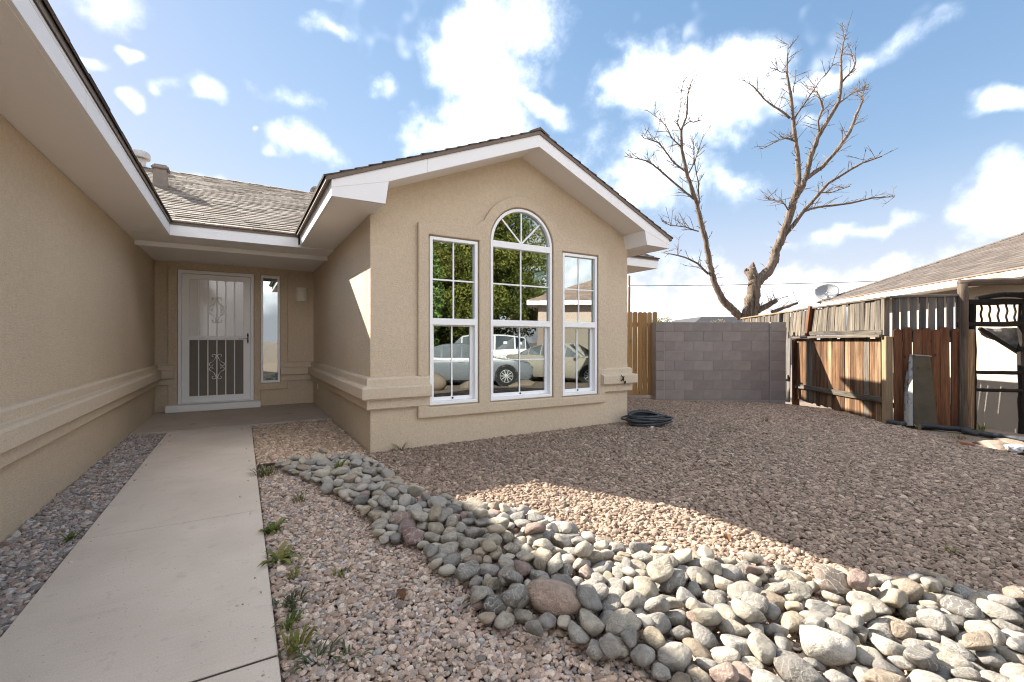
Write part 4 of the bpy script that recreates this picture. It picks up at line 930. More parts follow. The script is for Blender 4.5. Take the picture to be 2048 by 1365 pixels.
dish = thing('satellite_dish', 'grey satellite dish on the far corner of the brown roof', 'satellite dish', (13.38, 6.11, 2.16), R(-30))
dm = MB(); nr, ns = 6, 20
for i in range(nr+1):
    for j in range(ns): r = i/nr; dm.v.append((0.28*r*math.cos(6.28319*j/ns), -0.075*r*r, 0.24*r*math.sin(6.28319*j/ns)))
for i in range(nr):
    for j in range(ns): dm.f.append((i*ns+j, i*ns+(j+1) % ns, (i+1)*ns+(j+1) % ns, (i+1)*ns+j))
Md = dm.mesh('reflector', True)
rfl = link('reflector', Md, 'dish_grey', dish, loc=(0.0, 0.03, 0.26), rot=(R(-22), 0, R(-38))); so = rfl.modifiers.new('thick', 'SOLIDIFY'); so.thickness = 0.012
MB().tube([(0.0, 0.06, -0.12), (0.02, 0.06, 0.06), (0.0, 0.05, 0.24)], 0.022, 8).build('mast', 'dish_grey', dish, smooth=True)
MB().tube([(-0.02, 0.0, 0.06), (-0.20, -0.25, 0.10)], 0.012, 6).box((-0.23, -0.30, 0.08), (-0.17, -0.22, 0.15), 0.01).build('feed_arm', 'dish_grey', dish)

# ------------------------------------------------------------------ beyond the fence: dead tree, bush, pole, wire, far house
TREE=[
(0.0,[(-0.22,1.87,0.119),(-0.5,2.15,0.112),(-0.74,2.39,0.105),(-1.02,2.99,0.091),(-1.13,3.48,0.084),(-1.3,4.39,0.077),(-1.48,5.01,0.07),(-1.62,5.5,0.063),(-1.9,6.2,0.056),(-2.09,7.04,0.042),(-2.13,7.6,0.035),(-1.97,8.02,0.028),(-1.93,8.72,0.021),(-1.83,9.07,0.014)]),
(0.3,[(-1.62,5.5,0.035),(-2.0,5.85,0.031),(-2.56,6.34,0.028),(-3.05,6.76,0.021),(-3.75,7.04,0.01)]),
(-0.2,[(-1.97,6.38,0.028),(-2.42,6.69,0.024),(-2.88,7.15,0.021),(-3.33,7.32,0.01)]),
(0.2,[(-2.1,7.11,0.024),(-2.42,7.39,0.021),(-2.63,7.95,0.014),(-2.77,8.37,0.007)]),
(-0.3,[(-2.13,7.6,0.021),(-2.28,7.81,0.017),(-2.18,8.3,0.014),(-2.21,8.86,0.007)]),
(0.1,[(-2.06,7.74,0.017),(-1.79,7.95,0.014),(-1.41,7.98,0.007)]),
(0.3,[(-1.9,6.27,0.024),(-1.62,6.76,0.021),(-1.48,7.11,0.015),(-1.3,7.67,0.007)]),
(-0.4,[(-1.5,5.43,0.021),(-1.55,6.06,0.017),(-1.83,6.76,0.01),(-2.0,7.04,0.007)]),
(0.2,[(-1.18,3.23,0.035),(-1.51,3.56,0.031),(-1.93,3.76,0.024),(-2.49,3.98,0.014)]),
(-0.2,[(-1.5,4.56,0.021),(-1.93,4.67,0.017),(-2.42,4.7,0.014),(-2.7,4.86,0.007)]),
(0.0,[(-0.0,1.73,0.238),(0.02,2.15,0.21),(0.08,2.64,0.189),(0.14,2.99,0.175),(0.12,3.27,0.133),(0.16,3.44,0.091),(0.18,3.58,0.035)]),
(0.1,[(0.08,2.99,0.126),(-0.0,3.25,0.077),(-0.06,3.37,0.035)]),
(0.0,[(0.16,2.88,0.168),(0.34,3.09,0.154),(0.58,3.3,0.14),(0.78,3.62,0.133),(0.85,3.97,0.126),(1.04,4.39,0.119),(1.2,4.95,0.112),(1.3,5.5,0.105),(1.37,5.85,0.098)]),
(0.2,[(1.34,5.71,0.077),(1.42,6.2,0.07),(1.42,6.83,0.063),(1.32,7.53,0.056),(1.25,7.95,0.049),(1.18,8.65,0.042),(1.06,9.28,0.028),(1.09,9.77,0.021),(1.16,10.26,0.01)]),
(0.3,[(1.28,5.43,0.091),(1.55,5.85,0.084),(1.72,6.24,0.077),(1.84,6.83,0.07),(2.09,7.46,0.063),(2.4,7.95,0.056),(2.75,8.51,0.049),(2.88,9.21,0.042),(2.92,9.98,0.028),(3.1,10.61,0.017),(3.27,10.95,0.008)]),
(0.3,[(2.91,9.17,0.031),(3.24,9.56,0.028),(3.41,9.98,0.021),(3.66,10.5,0.008)]),
(0.3,[(1.7,6.13,0.063),(2.19,6.48,0.056),(2.68,7.04,0.052),(3.1,7.6,0.045),(3.38,8.16,0.038),(3.73,8.72,0.028),(3.83,8.93,0.021),(4.01,9.28,0.01)]),
(-0.3,[(1.04,4.32,0.063),(1.28,4.63,0.059),(1.6,5.07,0.056),(1.98,5.5,0.049),(2.4,5.99,0.042),(2.96,6.34,0.035),(3.31,6.55,0.028),(3.73,6.66,0.014)]),
(0.3,[(1.63,5.12,0.035),(1.98,5.24,0.035),(2.4,5.33,0.031),(3.31,5.47,0.028),(4.01,5.64,0.021),(4.71,5.68,0.01)]),
(0.3,[(1.16,7.94,0.035),(0.86,8.26,0.031),(0.51,8.58,0.024),(0.27,8.86,0.021),(-0.05,9.24,0.01)]),
(-0.3,[(1.28,7.91,0.028),(1.63,8.44,0.021),(1.88,8.93,0.015),(2.09,9.24,0.008)]),
(0.3,[(2.09,7.5,0.035),(2.07,7.88,0.031),(2.21,8.26,0.035),(2.12,8.72,0.024),(2.07,9.0,0.017),(2.14,9.21,0.008)]),
(0.2,[(1.41,7.18,0.021),(1.21,7.32,0.017),(0.97,7.39,0.015),(0.62,7.24,0.008)]),
(0.1,[(1.16,5.12,0.02),(1.0,5.36,0.015),(0.86,5.52,0.013),(0.64,5.57,0.007)]),
(0.4,[(2.76,8.47,0.021),(3.17,8.79,0.017),(3.52,9.03,0.014),(3.87,9.19,0.007)]),
(0.1,[(2.19,5.71,0.02),(2.58,5.75,0.015),(3.06,5.89,0.008)]),
(0.2,[(1.11,9.35,0.014),(0.86,9.4,0.01),(0.65,9.47,0.006)]),
(0.2,[(1.25,8.72,0.015),(1.32,9.14,0.011),(1.34,9.38,0.006)]),
(0.2,[(0.2,2.05,0.084),(0.44,2.21,0.077),(0.69,2.38,0.063)]),
(0.5,[(0.58,2.01,0.056),(0.9,2.15,0.049),(1.25,2.28,0.035)]),
]

BASE = Vector((13.45, 8.29, 0))
tree = thing('bare_tree', 'tall bare dead tree forking behind the fence, with a broken stub', 'tree', (BASE.x, BASE.y, -0.4), CA)
def build_tree():
    tr, lim, tw = MB(), MB(), MB(); rng = random.Random(77); tops = {}
    ends = []
    for bi, (dep, pts) in enumerate(TREE):
        rr = random.Random(bi*7+1); P = []; Rr = []; L_ = len(pts)
        # finer, slightly crooked run of points
        for i in range(L_-1):
            (x0, z0, r0_), (x1, z1, r1_) = pts[i], pts[i+1]; m = 3 if r0_ < 0.06 else 6
            for q in range(m):
                t = q/m; jit = r0_*0.13 if 0 < q else 0
                P.append([x0+(x1-x0)*t+rr.uniform(-1, 1)*jit, 0.0, z0+(z1-z0)*t+rr.uniform(-1, 1)*jit]); Rr.append(r0_+(r1_-r0_)*t)
        P.append([pts[-1][0], 0.0, pts[-1][1]]); Rr.append(pts[-1][2])
        n = len(P)
        main = bi in (0, 10, 11, 12)
        d0 = 0.0
        if not main:                                          # start inside the limb it grows from
            d0 = min(ends, key=lambda e: (e[0]-P[0][0])**2+(e[2]-P[0][2])**2)[1]
        elif bi == 0: d0 = 0.15
        for i in range(n):
            s = i/(n-1); P[i][1] = d0 + dep*1.6*s*s + 0.2*math.sin(s*5+bi)*s
            if bi >= 28: P[i][1] = d0 - 0.2*s
        ends += [tuple(p) for p in P]
        Q = [(p[0], p[1], p[2]+0.4) for p in P]
        if bi in (10, 11, 28, 29): tr.tube(Q, [r*rr.uniform(0.95, 1.06) for r in Rr], 20)
        else: lim.tube(Q, [max(r*rr.uniform(0.93, 1.07), 0.008) for r in Rr], 10)
        # twigs
        if bi in (10, 11): continue
        for i in range(1, n):
            dens = 0.30 if Rr[i] > 0.09 else 1.0 if Rr[i] > 0.03 else 1.5
            for _ in range(int(dens*1.7 + rng.random())):
                if rng.random() < 0.25: continue
                b = Vector(Q[i]); t = (Vector(Q[i])-Vector(Q[i-1])).normalized(); side = Vector((rng.uniform(-1, 1), rng.uniform(-1, 1), rng.uniform(-0.3, 0.7))).normalized()
                dr = (t*rng.uniform(0.3, 0.8)+side).normalized(); ln = rng.uniform(0.10, 0.34) if Rr[i] > 0.06 else rng.uniform(0.15, 0.55)
                p1 = b+dr*ln*0.5+Vector((0, 0, 0.03)); p2 = b+dr*ln+Vector((0, 0, rng.uniform(0, 0.12)))
                tw.tube([b, p1, p2], [0.010, 0.008, 0.004], 4, False)
                for _2 in range(rng.choice((1, 2, 2, 3))):
                    q1 = b.lerp(p2, rng.uniform(0.4, 0.9)); d2 = (dr+Vector((rng.uniform(-1, 1), rng.uniform(-1, 1), rng.uniform(-.3, .8)))).normalized()
                    tw.tube([q1, q1+d2*ln*rng.uniform(0.25, 0.55)], [0.006, 0.003], 4, False)
    for mb_, amp in ((tr, 0.020), (lim, 0.010)):                # ridged, knotty bark
        out = []
        for (x, y, z) in mb_.v:
            n1 = mnoise.noise_vector((x*9, y*9, z*3.2)); n2 = mnoise.noise_vector((x*26, y*26, z*9))
            out.append((x+amp*(n1.x+0.6*n2.x), y+amp*(n1.y+0.6*n2.y), z+amp*0.5*n2.z))
        mb_.v = out
    tr.build('trunk', 'bark', tree, smooth=True); lim.build('limbs', 'bark', tree, smooth=True); tw.build('twigs', 'bark', tree)
build_tree()

def leafy(name, label, cat, loc, trunk_h, clumps, nleaf, size, cols, seed, group=None, trunk_r=0.15):
    rng = np.random.RandomState(seed); t = thing(name, label, cat, loc, 0, group)
    mb = MB(); mb.tube([(0, 0, -0.2), (0.05, 0, trunk_h*0.5), (0, 0.05, trunk_h)], [trunk_r*1.2, trunk_r, trunk_r*0.6], 8)
    for (cx_, cy_, cz_, r) in clumps[:14]: mb.tube([(0, 0.03, trunk_h*0.8), (cx_*0.5, cy_*0.5, (trunk_h+cz_)*0.5), (cx_, cy_, cz_)], [trunk_r*0.5, trunk_r*0.3, 0.01], 5)
    mb.build('trunk', 'street_trunk', t, smooth=True)
    vs = []; cs = []; w = np.array([c[3]**2 for c in clumps]); w = w/w.sum()
    for ci, (cx_, cy_, cz_, r) in enumerate(clumps):
        n = int(nleaf*w[ci]); d = rng.randn(n, 3); d /= np.linalg.norm(d, axis=1, keepdims=True); rad = r*(0.55+0.5*rng.rand(n, 1)**0.6); p = np.array((cx_, cy_, cz_))+d*rad*np.array((1, 1, 0.85))
        a = rng.randn(n, 3); a /= np.linalg.norm(a, axis=1, keepdims=True); b = np.cross(a, rng.randn(n, 3)); b /= np.linalg.norm(b, axis=1, keepdims=True)
        s = size*(0.6+0.8*rng.rand(n, 1)); q = np.stack([p-a*s, p-b*s*0.5, p+a*s, p+b*s*0.5], 1).reshape(-1, 3); vs.append(q)
        base = np.array(cols[rng.randint(len(cols))]); cs.append(np.repeat(base*(0.7+0.6*rng.rand(n, 1)), 4, 0))
    V = np.concatenate(vs); Cc = np.concatenate(cs); me = bpy.data.meshes.new('crown'); me.from_pydata([tuple(x) for x in V], [], [(i, i+1, i+2, i+3) for i in range(0, len(V), 4)])
    at = me.color_attributes.new('col', 'FLOAT_COLOR', 'POINT'); at.data.foreach_set('color', np.concatenate([Cc, np.ones((len(Cc), 1))], 1).astype(np.float32).ravel())
    link('crown', me, 'leaf', t); return t
leafy('bush', 'yellow-green bush showing between the picket gate and block wall', 'bush', (10.5, 8.95, -0.1), 1.2, [(0, 0, 1.5, .35), (.3, -.1, 1.45, .3), (-.3, 0, 1.6, .32), (0.0, .1, 1.75, .22)], 1500, 0.03, [(0.18, 0.19, 0.06), (0.24, 0.23, 0.08), (0.12, 0.14, 0.05)], 3, trunk_r=0.04)
leafy('bush', 'dry straw-coloured shrub at the foot of the bare tree', 'bush', (BASE.x-1.0, BASE.y+0.4, -0.1), 1.2, [(0, 0, 1.55, .4), (.4, -.2, 1.5, .3), (-.3, 0, 1.4, .3)], 900, 0.03, [(0.34, 0.28, 0.16), (0.28, 0.23, 0.13)], 4, trunk_r=0.03)
pole = thing('utility_pole', 'thin brown utility pole showing under the far eave', 'utility pole', (21.96, 21.85, -0.3))
MB().tube([(0, 0, -0.3), (0, 0, 3), (0.02, 0, 5.75)], [0.10, 0.09, 0.075], 10).build('shaft', 'log_wood', pole, smooth=True)
MB().box((-0.06, -0.06, 4.98), (0.06, 0.06, 5.10), 0.01).build('bracket', 'galvanised', pole)
wa, wb = Vector((21.96, 21.85, 4.78)), Vector((35.0, 10.2, 4.78))
tag(MB().tube([wa.lerp(wb, i/16) - Vector((0, 0, 0.10*4*(i/16)*(1-i/16))) for i in range(17)], 0.020, 5).build('overhead_wire', 'black_metal'), 'thin overhead wire crossing low behind the bare tree', 'wire')
fh = thing('distant_house', 'distant house showing only its dark roof above the block wall', 'house', (28.5, 18.0, 0), CA)
MB().box((-2.6, 0.3, -0.4), (5.0, 6.0, 2.3), 0.01).build('wall', 'pink_stucco', fh)
MB().add([(-3.2, 0, 2.38), (5.5, 0, 2.38), (5.5, 6.4, 2.38), (-3.2, 6.4, 2.38), (-2.5, 0.7, 2.77), (4.5, 0.7, 2.77), (4.5, 5.7, 2.77), (-2.5, 5.7, 2.77)],
         [(0, 1, 5, 4), (1, 2, 6, 5), (2, 3, 7, 6), (3, 0, 4, 7), (4, 5, 6, 7), (3, 2, 1, 0)]).build('roof', 'dark_roof', fh)

# ------------------------------------------------------------------ river rocks
ROCKS = [(1.143,1.56,0.072,-0.02,0,-0.3,0.115,4),(0.835,2.509,0.053,-0.28,0.04,-1.43,0.075,2),(1.809,0.835,0.059,0.03,-0.07,2.44,0.095,5),(0.867,2.77,0.048,0.05,-0.06,2.85,0.09,8),(0.846,2.64,0.044,-0.18,0.21,-2.24,0.07,3),(2.303,1.034,0.069,0.08,0.18,0.35,0.11,7),
(0.992,2.559,0.041,-0.12,0.07,-1.62,0.082,18),(0.775,4.148,0.04,-0.01,-0.08,-1.59,0.076,12),(2.654,0.577,0.047,-0.06,-0.01,-2.6,0.075,19),(0.622,4.617,0.049,0.17,-0.08,1.78,0.079,0),(2.258,0.878,0.043,-0.19,0.29,-1.3,0.075,22),(2.377,0.234,0.042,-0.31,0.04,2.05,0.075,11),
(1.693,1.453,0.041,-0.28,0.15,1.65,0.085,15),(1.294,1.873,0.054,0.29,-0.17,-1.75,0.08,17),(1.329,2.728,0.051,0.15,-0.08,1.77,0.085,0),(0.952,3.916,0.043,-0,-0.1,2.59,0.079,14),(1.273,2.467,0.041,0.14,-0.11,-3.13,0.068,14),(2.784,0.119,0.058,0.07,-0.67,1.78,0.065,2),
(1.756,1.652,0.046,0.06,0.01,2.05,0.066,4),(0.717,3.286,0.035,-0.27,0.15,1.49,0.068,15),(2.599,0.42,0.041,0.27,0.25,-1.04,0.065,13),(0.641,4.384,0.044,-0.04,0.1,-1.14,0.068,19),(1.069,2.275,0.041,-0,0.23,1.76,0.075,22),(1.263,1.294,0.059,-0.31,0.15,2.77,0.073,9),
(0.735,4.01,0.037,-0.26,0.15,-1.88,0.074,15),(2.135,0.789,0.036,-0.01,-0.06,0.39,0.067,21),(2.972,0.441,0.044,0.1,0.07,2.72,0.066,5),(1.175,1.376,0.046,0.08,0.01,-1.82,0.07,16),(2.12,0.587,0.04,0.15,-0.24,0.85,0.068,20),(1.299,2.343,0.072,-0.23,0.2,2.57,0.075,17),
(1.128,2.879,0.044,-0.09,0.04,-1.34,0.067,15),(2.459,0.056,0.039,0.28,-0.25,-1.79,0.07,11),(1.037,3.735,0.052,0.13,-0.33,1.81,0.068,9),(0.72,2.779,0.037,-0.02,0.06,-2.37,0.065,1),(2.409,0.561,0.052,-0.3,-0.1,0.95,0.064,9),(1.603,0.812,0.047,0.02,-0.07,1.65,0.073,5),
(0.745,2.945,0.039,-0.06,0.04,0.81,0.069,1),(1.099,2.693,0.044,-0.25,0.18,-2.96,0.071,3),(2.87,0.538,0.048,0.07,0.09,-2.12,0.073,13),(1.552,1.803,0.045,0.05,0.01,2.57,0.064,4),(2.215,0.344,0.038,-0.33,0.2,1.18,0.073,21),(1.837,1.749,0.044,-0.05,0.05,0.38,0.064,4),
(2.495,0.363,0.039,-0.14,-0.08,-0.54,0.076,21),(0.86,3.349,0.038,0.09,0.04,1.96,0.07,12),(0.948,2.261,0.039,-0.16,-0.02,-3.1,0.068,1),(0.735,3.765,0.053,-0.12,-0.12,-1.56,0.068,10),(1.168,2.19,0.051,0.15,-0.34,-0.5,0.067,9),(2.595,0.762,0.029,0.2,0.04,2.74,0.064,6),
(3.007,0.173,0.046,0.29,-0.06,0.85,0.076,7),(0.91,4.409,0.044,-0.4,-0.21,-0.87,0.072,3),(1.922,0.584,0.034,-0.26,0.16,0.69,0.064,15),(1.971,1.11,0.037,-0.07,0.03,0.43,0.064,1),(0.95,3.358,0.054,-0.18,-0.35,-1.14,0.07,9),(2.914,0.256,0.064,-0.23,0.06,-1.98,0.075,10),
(0.586,3.858,0.035,-0.7,0.26,-1.27,0.068,17),(0.958,3.178,0.052,-0.24,-0.23,-2.64,0.065,9),(1.564,1.169,0.039,-0.18,-0.22,1.62,0.053,19),(1.833,0.522,0.026,0.17,0.03,-2.44,0.052,6),(0.753,3.389,0.034,-0.04,-0.1,0.42,0.056,14),(1.516,2.007,0.049,-0.11,-0.13,1.31,0.061,10),
(2.032,0.399,0.037,0.38,0.22,-2.7,0.056,13),(1.655,0.894,0.028,0.17,0.03,2.22,0.06,6),(1.07,1.794,0.065,-0.23,-0.54,-2.99,0.056,3),(1.22,1.792,0.03,-0.27,0.14,-0.47,0.054,15),(0.873,3.222,0.048,-0.04,-0.07,-1.95,0.059,10),(1.036,2.948,0.039,0.07,-0.01,-1.7,0.057,5),
(1.521,0.665,0.043,-0.18,-0.34,-1.48,0.053,9),(1.716,0.422,0.028,0.15,0.03,0.36,0.059,6),(0.767,4.271,0.042,-0.03,0.01,3.11,0.06,17),(1.331,2.154,0.034,0.03,-0.04,0.65,0.063,21),(2.52,0.85,0.051,-0.05,-0.12,-2.03,0.064,10),(1.982,1.334,0.048,-0.01,0.03,-1.69,0.057,10),
(1.628,0.572,0.041,-0.29,-0.14,-0.54,0.063,2),(1.507,2.22,0.035,-0.3,-0.27,0.88,0.052,2),(0.937,1.995,0.041,0.17,-0.15,0.15,0.063,23),(2.331,0.354,0.038,-0.17,0.21,-1.5,0.057,3),(1.44,1.402,0.03,-0.28,0.15,-2.75,0.053,15),(1.421,1.08,0.033,0.07,-0.04,1.65,0.059,21),
(1.476,2.342,0.04,-0.05,-0.09,-1.68,0.06,19),(2.221,0.184,0.027,0.22,0.04,-0.48,0.055,6),(1.12,2.597,0.038,0.29,0.27,-2.16,0.058,13),(1.282,2.319,0.031,0.07,-0.02,2.77,0.054,18),(2.48,0.493,0.041,-0.02,-0.08,0.51,0.059,4),(1.711,0.622,0.038,0.29,0.01,1.69,0.057,3),
(2.069,0.972,0.033,-0.03,0.25,-0.76,0.055,22),(2.768,0.486,0.045,-0.38,0.11,-0.56,0.053,9),(0.984,4.502,0.026,0.17,0.03,-0.93,0.055,6),(0.811,4.362,0.039,0.04,-0.07,1.34,0.058,5),(0.563,3.668,0.048,-0.12,-0.12,0.02,0.06,10),(2.242,0.781,0.026,0.14,0.02,1.78,0.053,6),
(1.059,3.542,0.037,0.31,-0.03,0.77,0.056,8),(1.001,2.17,0.033,-0.19,-0.12,0.92,0.057,21),(0.996,4.032,0.039,0.02,-0.02,1.82,0.054,4),(1.663,1.316,0.037,-0.32,-0.25,-2.22,0.057,2),(1.399,2.108,0.048,-0.45,-0.21,-0.34,0.052,13),(1.055,2.474,0.029,0.15,0.04,0.47,0.063,6),
(2.728,0.272,0.049,0.13,0.27,-0.41,0.06,17),(1.148,1.973,0.038,-0.13,0.16,-2.26,0.058,19),(1.315,0.976,0.032,-0.29,0.17,-1.82,0.057,21),(0.822,3.463,0.036,0.19,0.24,-0.8,0.053,13),(1.059,3.29,0.037,0.17,0.12,2.95,0.054,16),(2.138,0.451,0.033,-0.2,-0.01,-1.81,0.06,8),
(0.627,3.574,0.038,0.13,-0.23,-1.96,0.056,23),(1.92,0.399,0.048,-0.05,-0.07,-0.62,0.058,10),(0.915,2.142,0.035,0,0.06,-2.76,0.059,1),(1.341,1.564,0.046,-0.05,-0.06,-2.93,0.06,13),(1.171,2.999,0.03,-0.03,0.03,-2.93,0.054,18),(1.598,2.536,0.037,-0.39,-0.19,-2.39,0.056,3),
(0.828,3.681,0.038,0.05,-0.15,2.7,0.06,8),(1.303,1.08,0.047,-0.04,-0.06,-1.49,0.056,10),(1.72,1.14,0.034,-0.22,0.02,-1.87,0.063,8),(1.053,3.378,0.033,0.02,0.02,-2.05,0.053,1),(1.56,1.008,0.037,0.07,0.11,-0.89,0.06,20),(0.991,3.07,0.044,0.91,0.33,-0.98,0.058,9),
(0.928,2.443,0.035,-0.3,-0.02,-1.4,0.06,11),(1.486,2.448,0.036,-0.12,0.17,2.43,0.059,15),(1.084,1.864,0.041,0.18,-0.05,0.25,0.06,19),(2.213,1.173,0.039,-0.14,-0.25,-1.32,0.059,2),(0.626,4.193,0.036,-0.01,0.06,-1.93,0.061,1),(1.995,0.497,0.036,0.43,0.04,2.63,0.058,16),
(0.47,4.353,0.035,0.02,-0.13,2.27,0.061,14),(0.914,3.477,0.04,0.13,0.22,-1.68,0.06,13),(1.368,1.976,0.079,-0.16,0.06,1.63,0.058,7),(2.807,0.589,0.027,0.17,0.04,1.4,0.056,6),(1.656,2.132,0.04,-0.32,-0.19,3.02,0.063,2),(1.196,2.759,0.042,0.02,-0.01,2.22,0.06,16),
(0.81,4.45,0.026,0.19,0.04,-0.72,0.053,6),(0.379,4.642,0.04,-0.15,0.09,-1.25,0.054,16),(0.828,3.126,0.046,-0.3,0.06,-0.86,0.059,0),(1.944,1.477,0.039,0.53,0.31,2.25,0.053,16),(1.067,3.153,0.086,0.78,-0.47,3.07,0.06,15),(1.532,1.698,0.033,-0.2,-0.01,0.32,0.062,8),
(2.067,1.17,0.03,-0.11,0.01,0.33,0.054,18),(1.033,1.972,0.035,0.3,-0.04,-0.75,0.061,12),(2.372,0.758,0.038,0.13,0.24,1.62,0.056,13),(1.63,1.072,0.042,0.18,0.13,1.7,0.058,5),(1.611,1.544,0.039,0.04,-0.07,-2.84,0.057,5),(0.912,3.64,0.032,-0.69,0.31,2.19,0.053,21),
(1.455,0.822,0.05,-0.13,-0.06,1.85,0.061,10),(0.881,4.279,0.04,-0.37,-0.19,0.71,0.059,15),(0.434,4.525,0.037,0.09,0.15,-1,0.058,20),(1.905,1.29,0.033,-0.76,0.26,-1.1,0.059,17),(1.949,0.827,0.034,-0.34,-0.02,0.37,0.055,1),(0.347,4.544,0.038,-0.1,0.07,-2.11,0.057,23),
(0.66,3.456,0.041,-0.04,-0.09,2.19,0.062,19),(1.156,2.362,0.049,-0.11,-0.12,2.85,0.062,10),(1.422,1.945,0.042,0.08,0.2,2.37,0.058,7),(1.999,0.2,0.034,-0.59,0.19,1.09,0.061,17),(1.281,2.22,0.047,0.14,-0.34,-2.35,0.061,9),(1.314,1.18,0.044,0.37,0.14,-2.12,0.055,9),
(0.925,1.806,0.03,-0.26,0.17,-0.26,0.054,15),(0.845,4.506,0.044,-0.28,0.03,-0.62,0.06,22),(1.867,1.393,0.04,0.16,-0.1,2.45,0.062,0),(2.47,0.194,0.037,-0.3,-0.04,-1.67,0.063,11),(0.533,4.532,0.037,0.21,0.26,-0.66,0.056,13),(0.856,4.054,0.037,0.08,0.11,1.36,0.062,20),
(0.672,4.489,0.039,-0.09,-0.12,2.8,0.063,7),(0.372,4.428,0.036,-0.01,0.25,2.73,0.062,22),(1.239,1.632,0.049,-0.52,-0.47,1.04,0.059,10),(1.578,2.372,0.037,-0.1,0,-1.27,0.064,1),(0.787,3.912,0.05,-0.15,0.03,-2.34,0.059,10),(0.975,2.868,0.047,0.29,0.29,-1.6,0.056,14),
(0.972,4.243,0.033,-0.14,0.01,-1.54,0.061,18),(2.121,1.329,0.037,-0.37,-0.22,-3.01,0.057,2),(2.322,0.127,0.035,0.08,-0.15,1.2,0.056,14),(2.869,0.346,0.035,0.29,-0.52,2.45,0.053,20),(0.947,3.562,0.034,0,-0.09,-0.12,0.061,12),(2.014,1.496,0.035,0.04,0.2,-1.54,0.053,23),
(1.972,0.941,0.042,-0.13,-0.22,-0.57,0.055,4),(1.877,0.988,0.038,-0.06,-0.08,-0.19,0.057,19),(2.035,0.728,0.038,0.14,-0.08,-2.28,0.058,0),(2.42,0.837,0.031,0.05,-0.08,-0.01,0.054,21),(0.546,4.385,0.031,0.02,0.01,-1.36,0.056,18),(2.394,0.419,0.032,-0.31,-0.02,0.43,0.053,11),
(1.882,1.193,0.052,0.03,0.06,-1.64,0.062,10),(1.004,2.381,0.045,-0.12,-0.13,-2.17,0.055,10),(0.815,3.02,0.089,-0.09,0.4,-1.29,0.062,13),(1.813,0.437,0.037,0.11,-0.38,1.24,0.056,20),(0.778,3.569,0.038,0.12,-0.12,-0.39,0.06,7),(0.827,2.899,0.034,-0.33,-0.08,1.78,0.053,15),
(1.243,2.099,0.039,-0.06,-0.04,2.36,0.053,4),(2.152,0.108,0.029,0.16,0.03,-2.78,0.063,6),(1.55,1.438,0.042,0.06,0.16,-2.13,0.061,15),(0.556,4.043,0.044,-0.08,0.07,-2.92,0.064,4),(1.498,2.557,0.033,0.06,0.21,-0.8,0.055,22),(1.854,0.277,0.037,-0.3,-0.22,1.26,0.057,2),
(0.777,3.04,0.036,0.19,-0.1,-2.56,0.054,23),(1.4,1.244,0.039,-0.28,-0.16,2.77,0.06,2),(2.955,0.349,0.033,-0.19,0.29,2.07,0.053,22),(1.254,1.984,0.041,-0.06,0.01,2.22,0.058,4),(0.921,1.69,0.04,0.07,0.09,1.2,0.06,19),(1.745,0.533,0.051,-0.02,-0.01,-0.65,0.061,10),
(2.142,1.097,0.036,0.2,0.15,-0.66,0.06,22),(2.63,0.133,0.038,0.14,-0.22,-0.29,0.058,23),(1.563,2.283,0.035,0.27,0.08,2.9,0.055,23),(1.311,1.49,0.066,0.16,-0.4,-0.42,0.055,13),(1.748,1.914,0.033,-0.11,0.05,-0.28,0.052,1),(1.608,2.049,0.034,0.15,-0.07,-0.96,0.053,20),
(1.609,0.661,0.042,0.21,-0.04,1.02,0.058,17),(0.866,3.78,0.04,-0.01,-0.21,1.19,0.061,1),(2.733,0.164,0.032,-0.14,-0,-3.03,0.06,18),(2.472,0.991,0.039,0.04,0.23,1.61,0.061,23),(1.445,2.679,0.04,-0.29,-0.26,0.71,0.064,2),(2.561,0.948,0.034,-0.17,-0.03,2.39,0.057,1),
(0.496,4.217,0.031,0.01,-0.07,-2.89,0.053,12),(2.879,0.144,0.038,0.14,-0.07,0.17,0.057,0),(0.306,4.671,0.034,-0.16,-0.08,0.42,0.043,17),(1.515,0.926,0.03,-0.15,-0.02,-0.27,0.048,1),(0.789,4.597,0.029,-0.07,0,2.41,0.049,21),(1.066,4.087,0.032,0.06,-0.22,1.19,0.043,23),
(1.753,1.34,0.033,0.42,0.22,-2.76,0.047,13),(1.349,1.766,0.044,-0.39,0.11,1.24,0.052,9),(1.477,1.542,0.031,0.38,0.1,-1.74,0.049,11),(0.943,4.151,0.03,0.02,0.04,-1.06,0.047,1),(2.8,0.201,0.041,-0.67,-0.13,2.58,0.043,0),(1.285,2.834,0.029,0,-0.13,0.96,0.046,14),
(2.718,0.873,0.035,0.15,-0.1,2.79,0.051,0),(1.337,1.432,0.041,-0.08,-0.12,-0.52,0.049,10),(1.88,1.082,0.036,0.28,0.01,-1.82,0.052,3),(1.053,4.171,0.03,-0.19,0.06,2.06,0.051,21),(2.316,0.571,0.034,0.15,-0.09,1.34,0.05,0),(1.105,1.684,0.041,-0.47,-0.37,1.36,0.049,17),
(0.615,3.964,0.033,-0.38,-0.02,2.11,0.051,1),(1.617,1.658,0.028,0.1,-0.12,1.72,0.044,12),(0.991,1.849,0.035,0.39,0.03,2.62,0.046,13),(1.061,1.742,0.037,-0.07,-0.07,-1.04,0.044,13),(1.79,0.692,0.03,-0.22,0.02,-2.38,0.052,8),(1.983,1.597,0.034,-0.12,-0.09,-1.54,0.052,7),
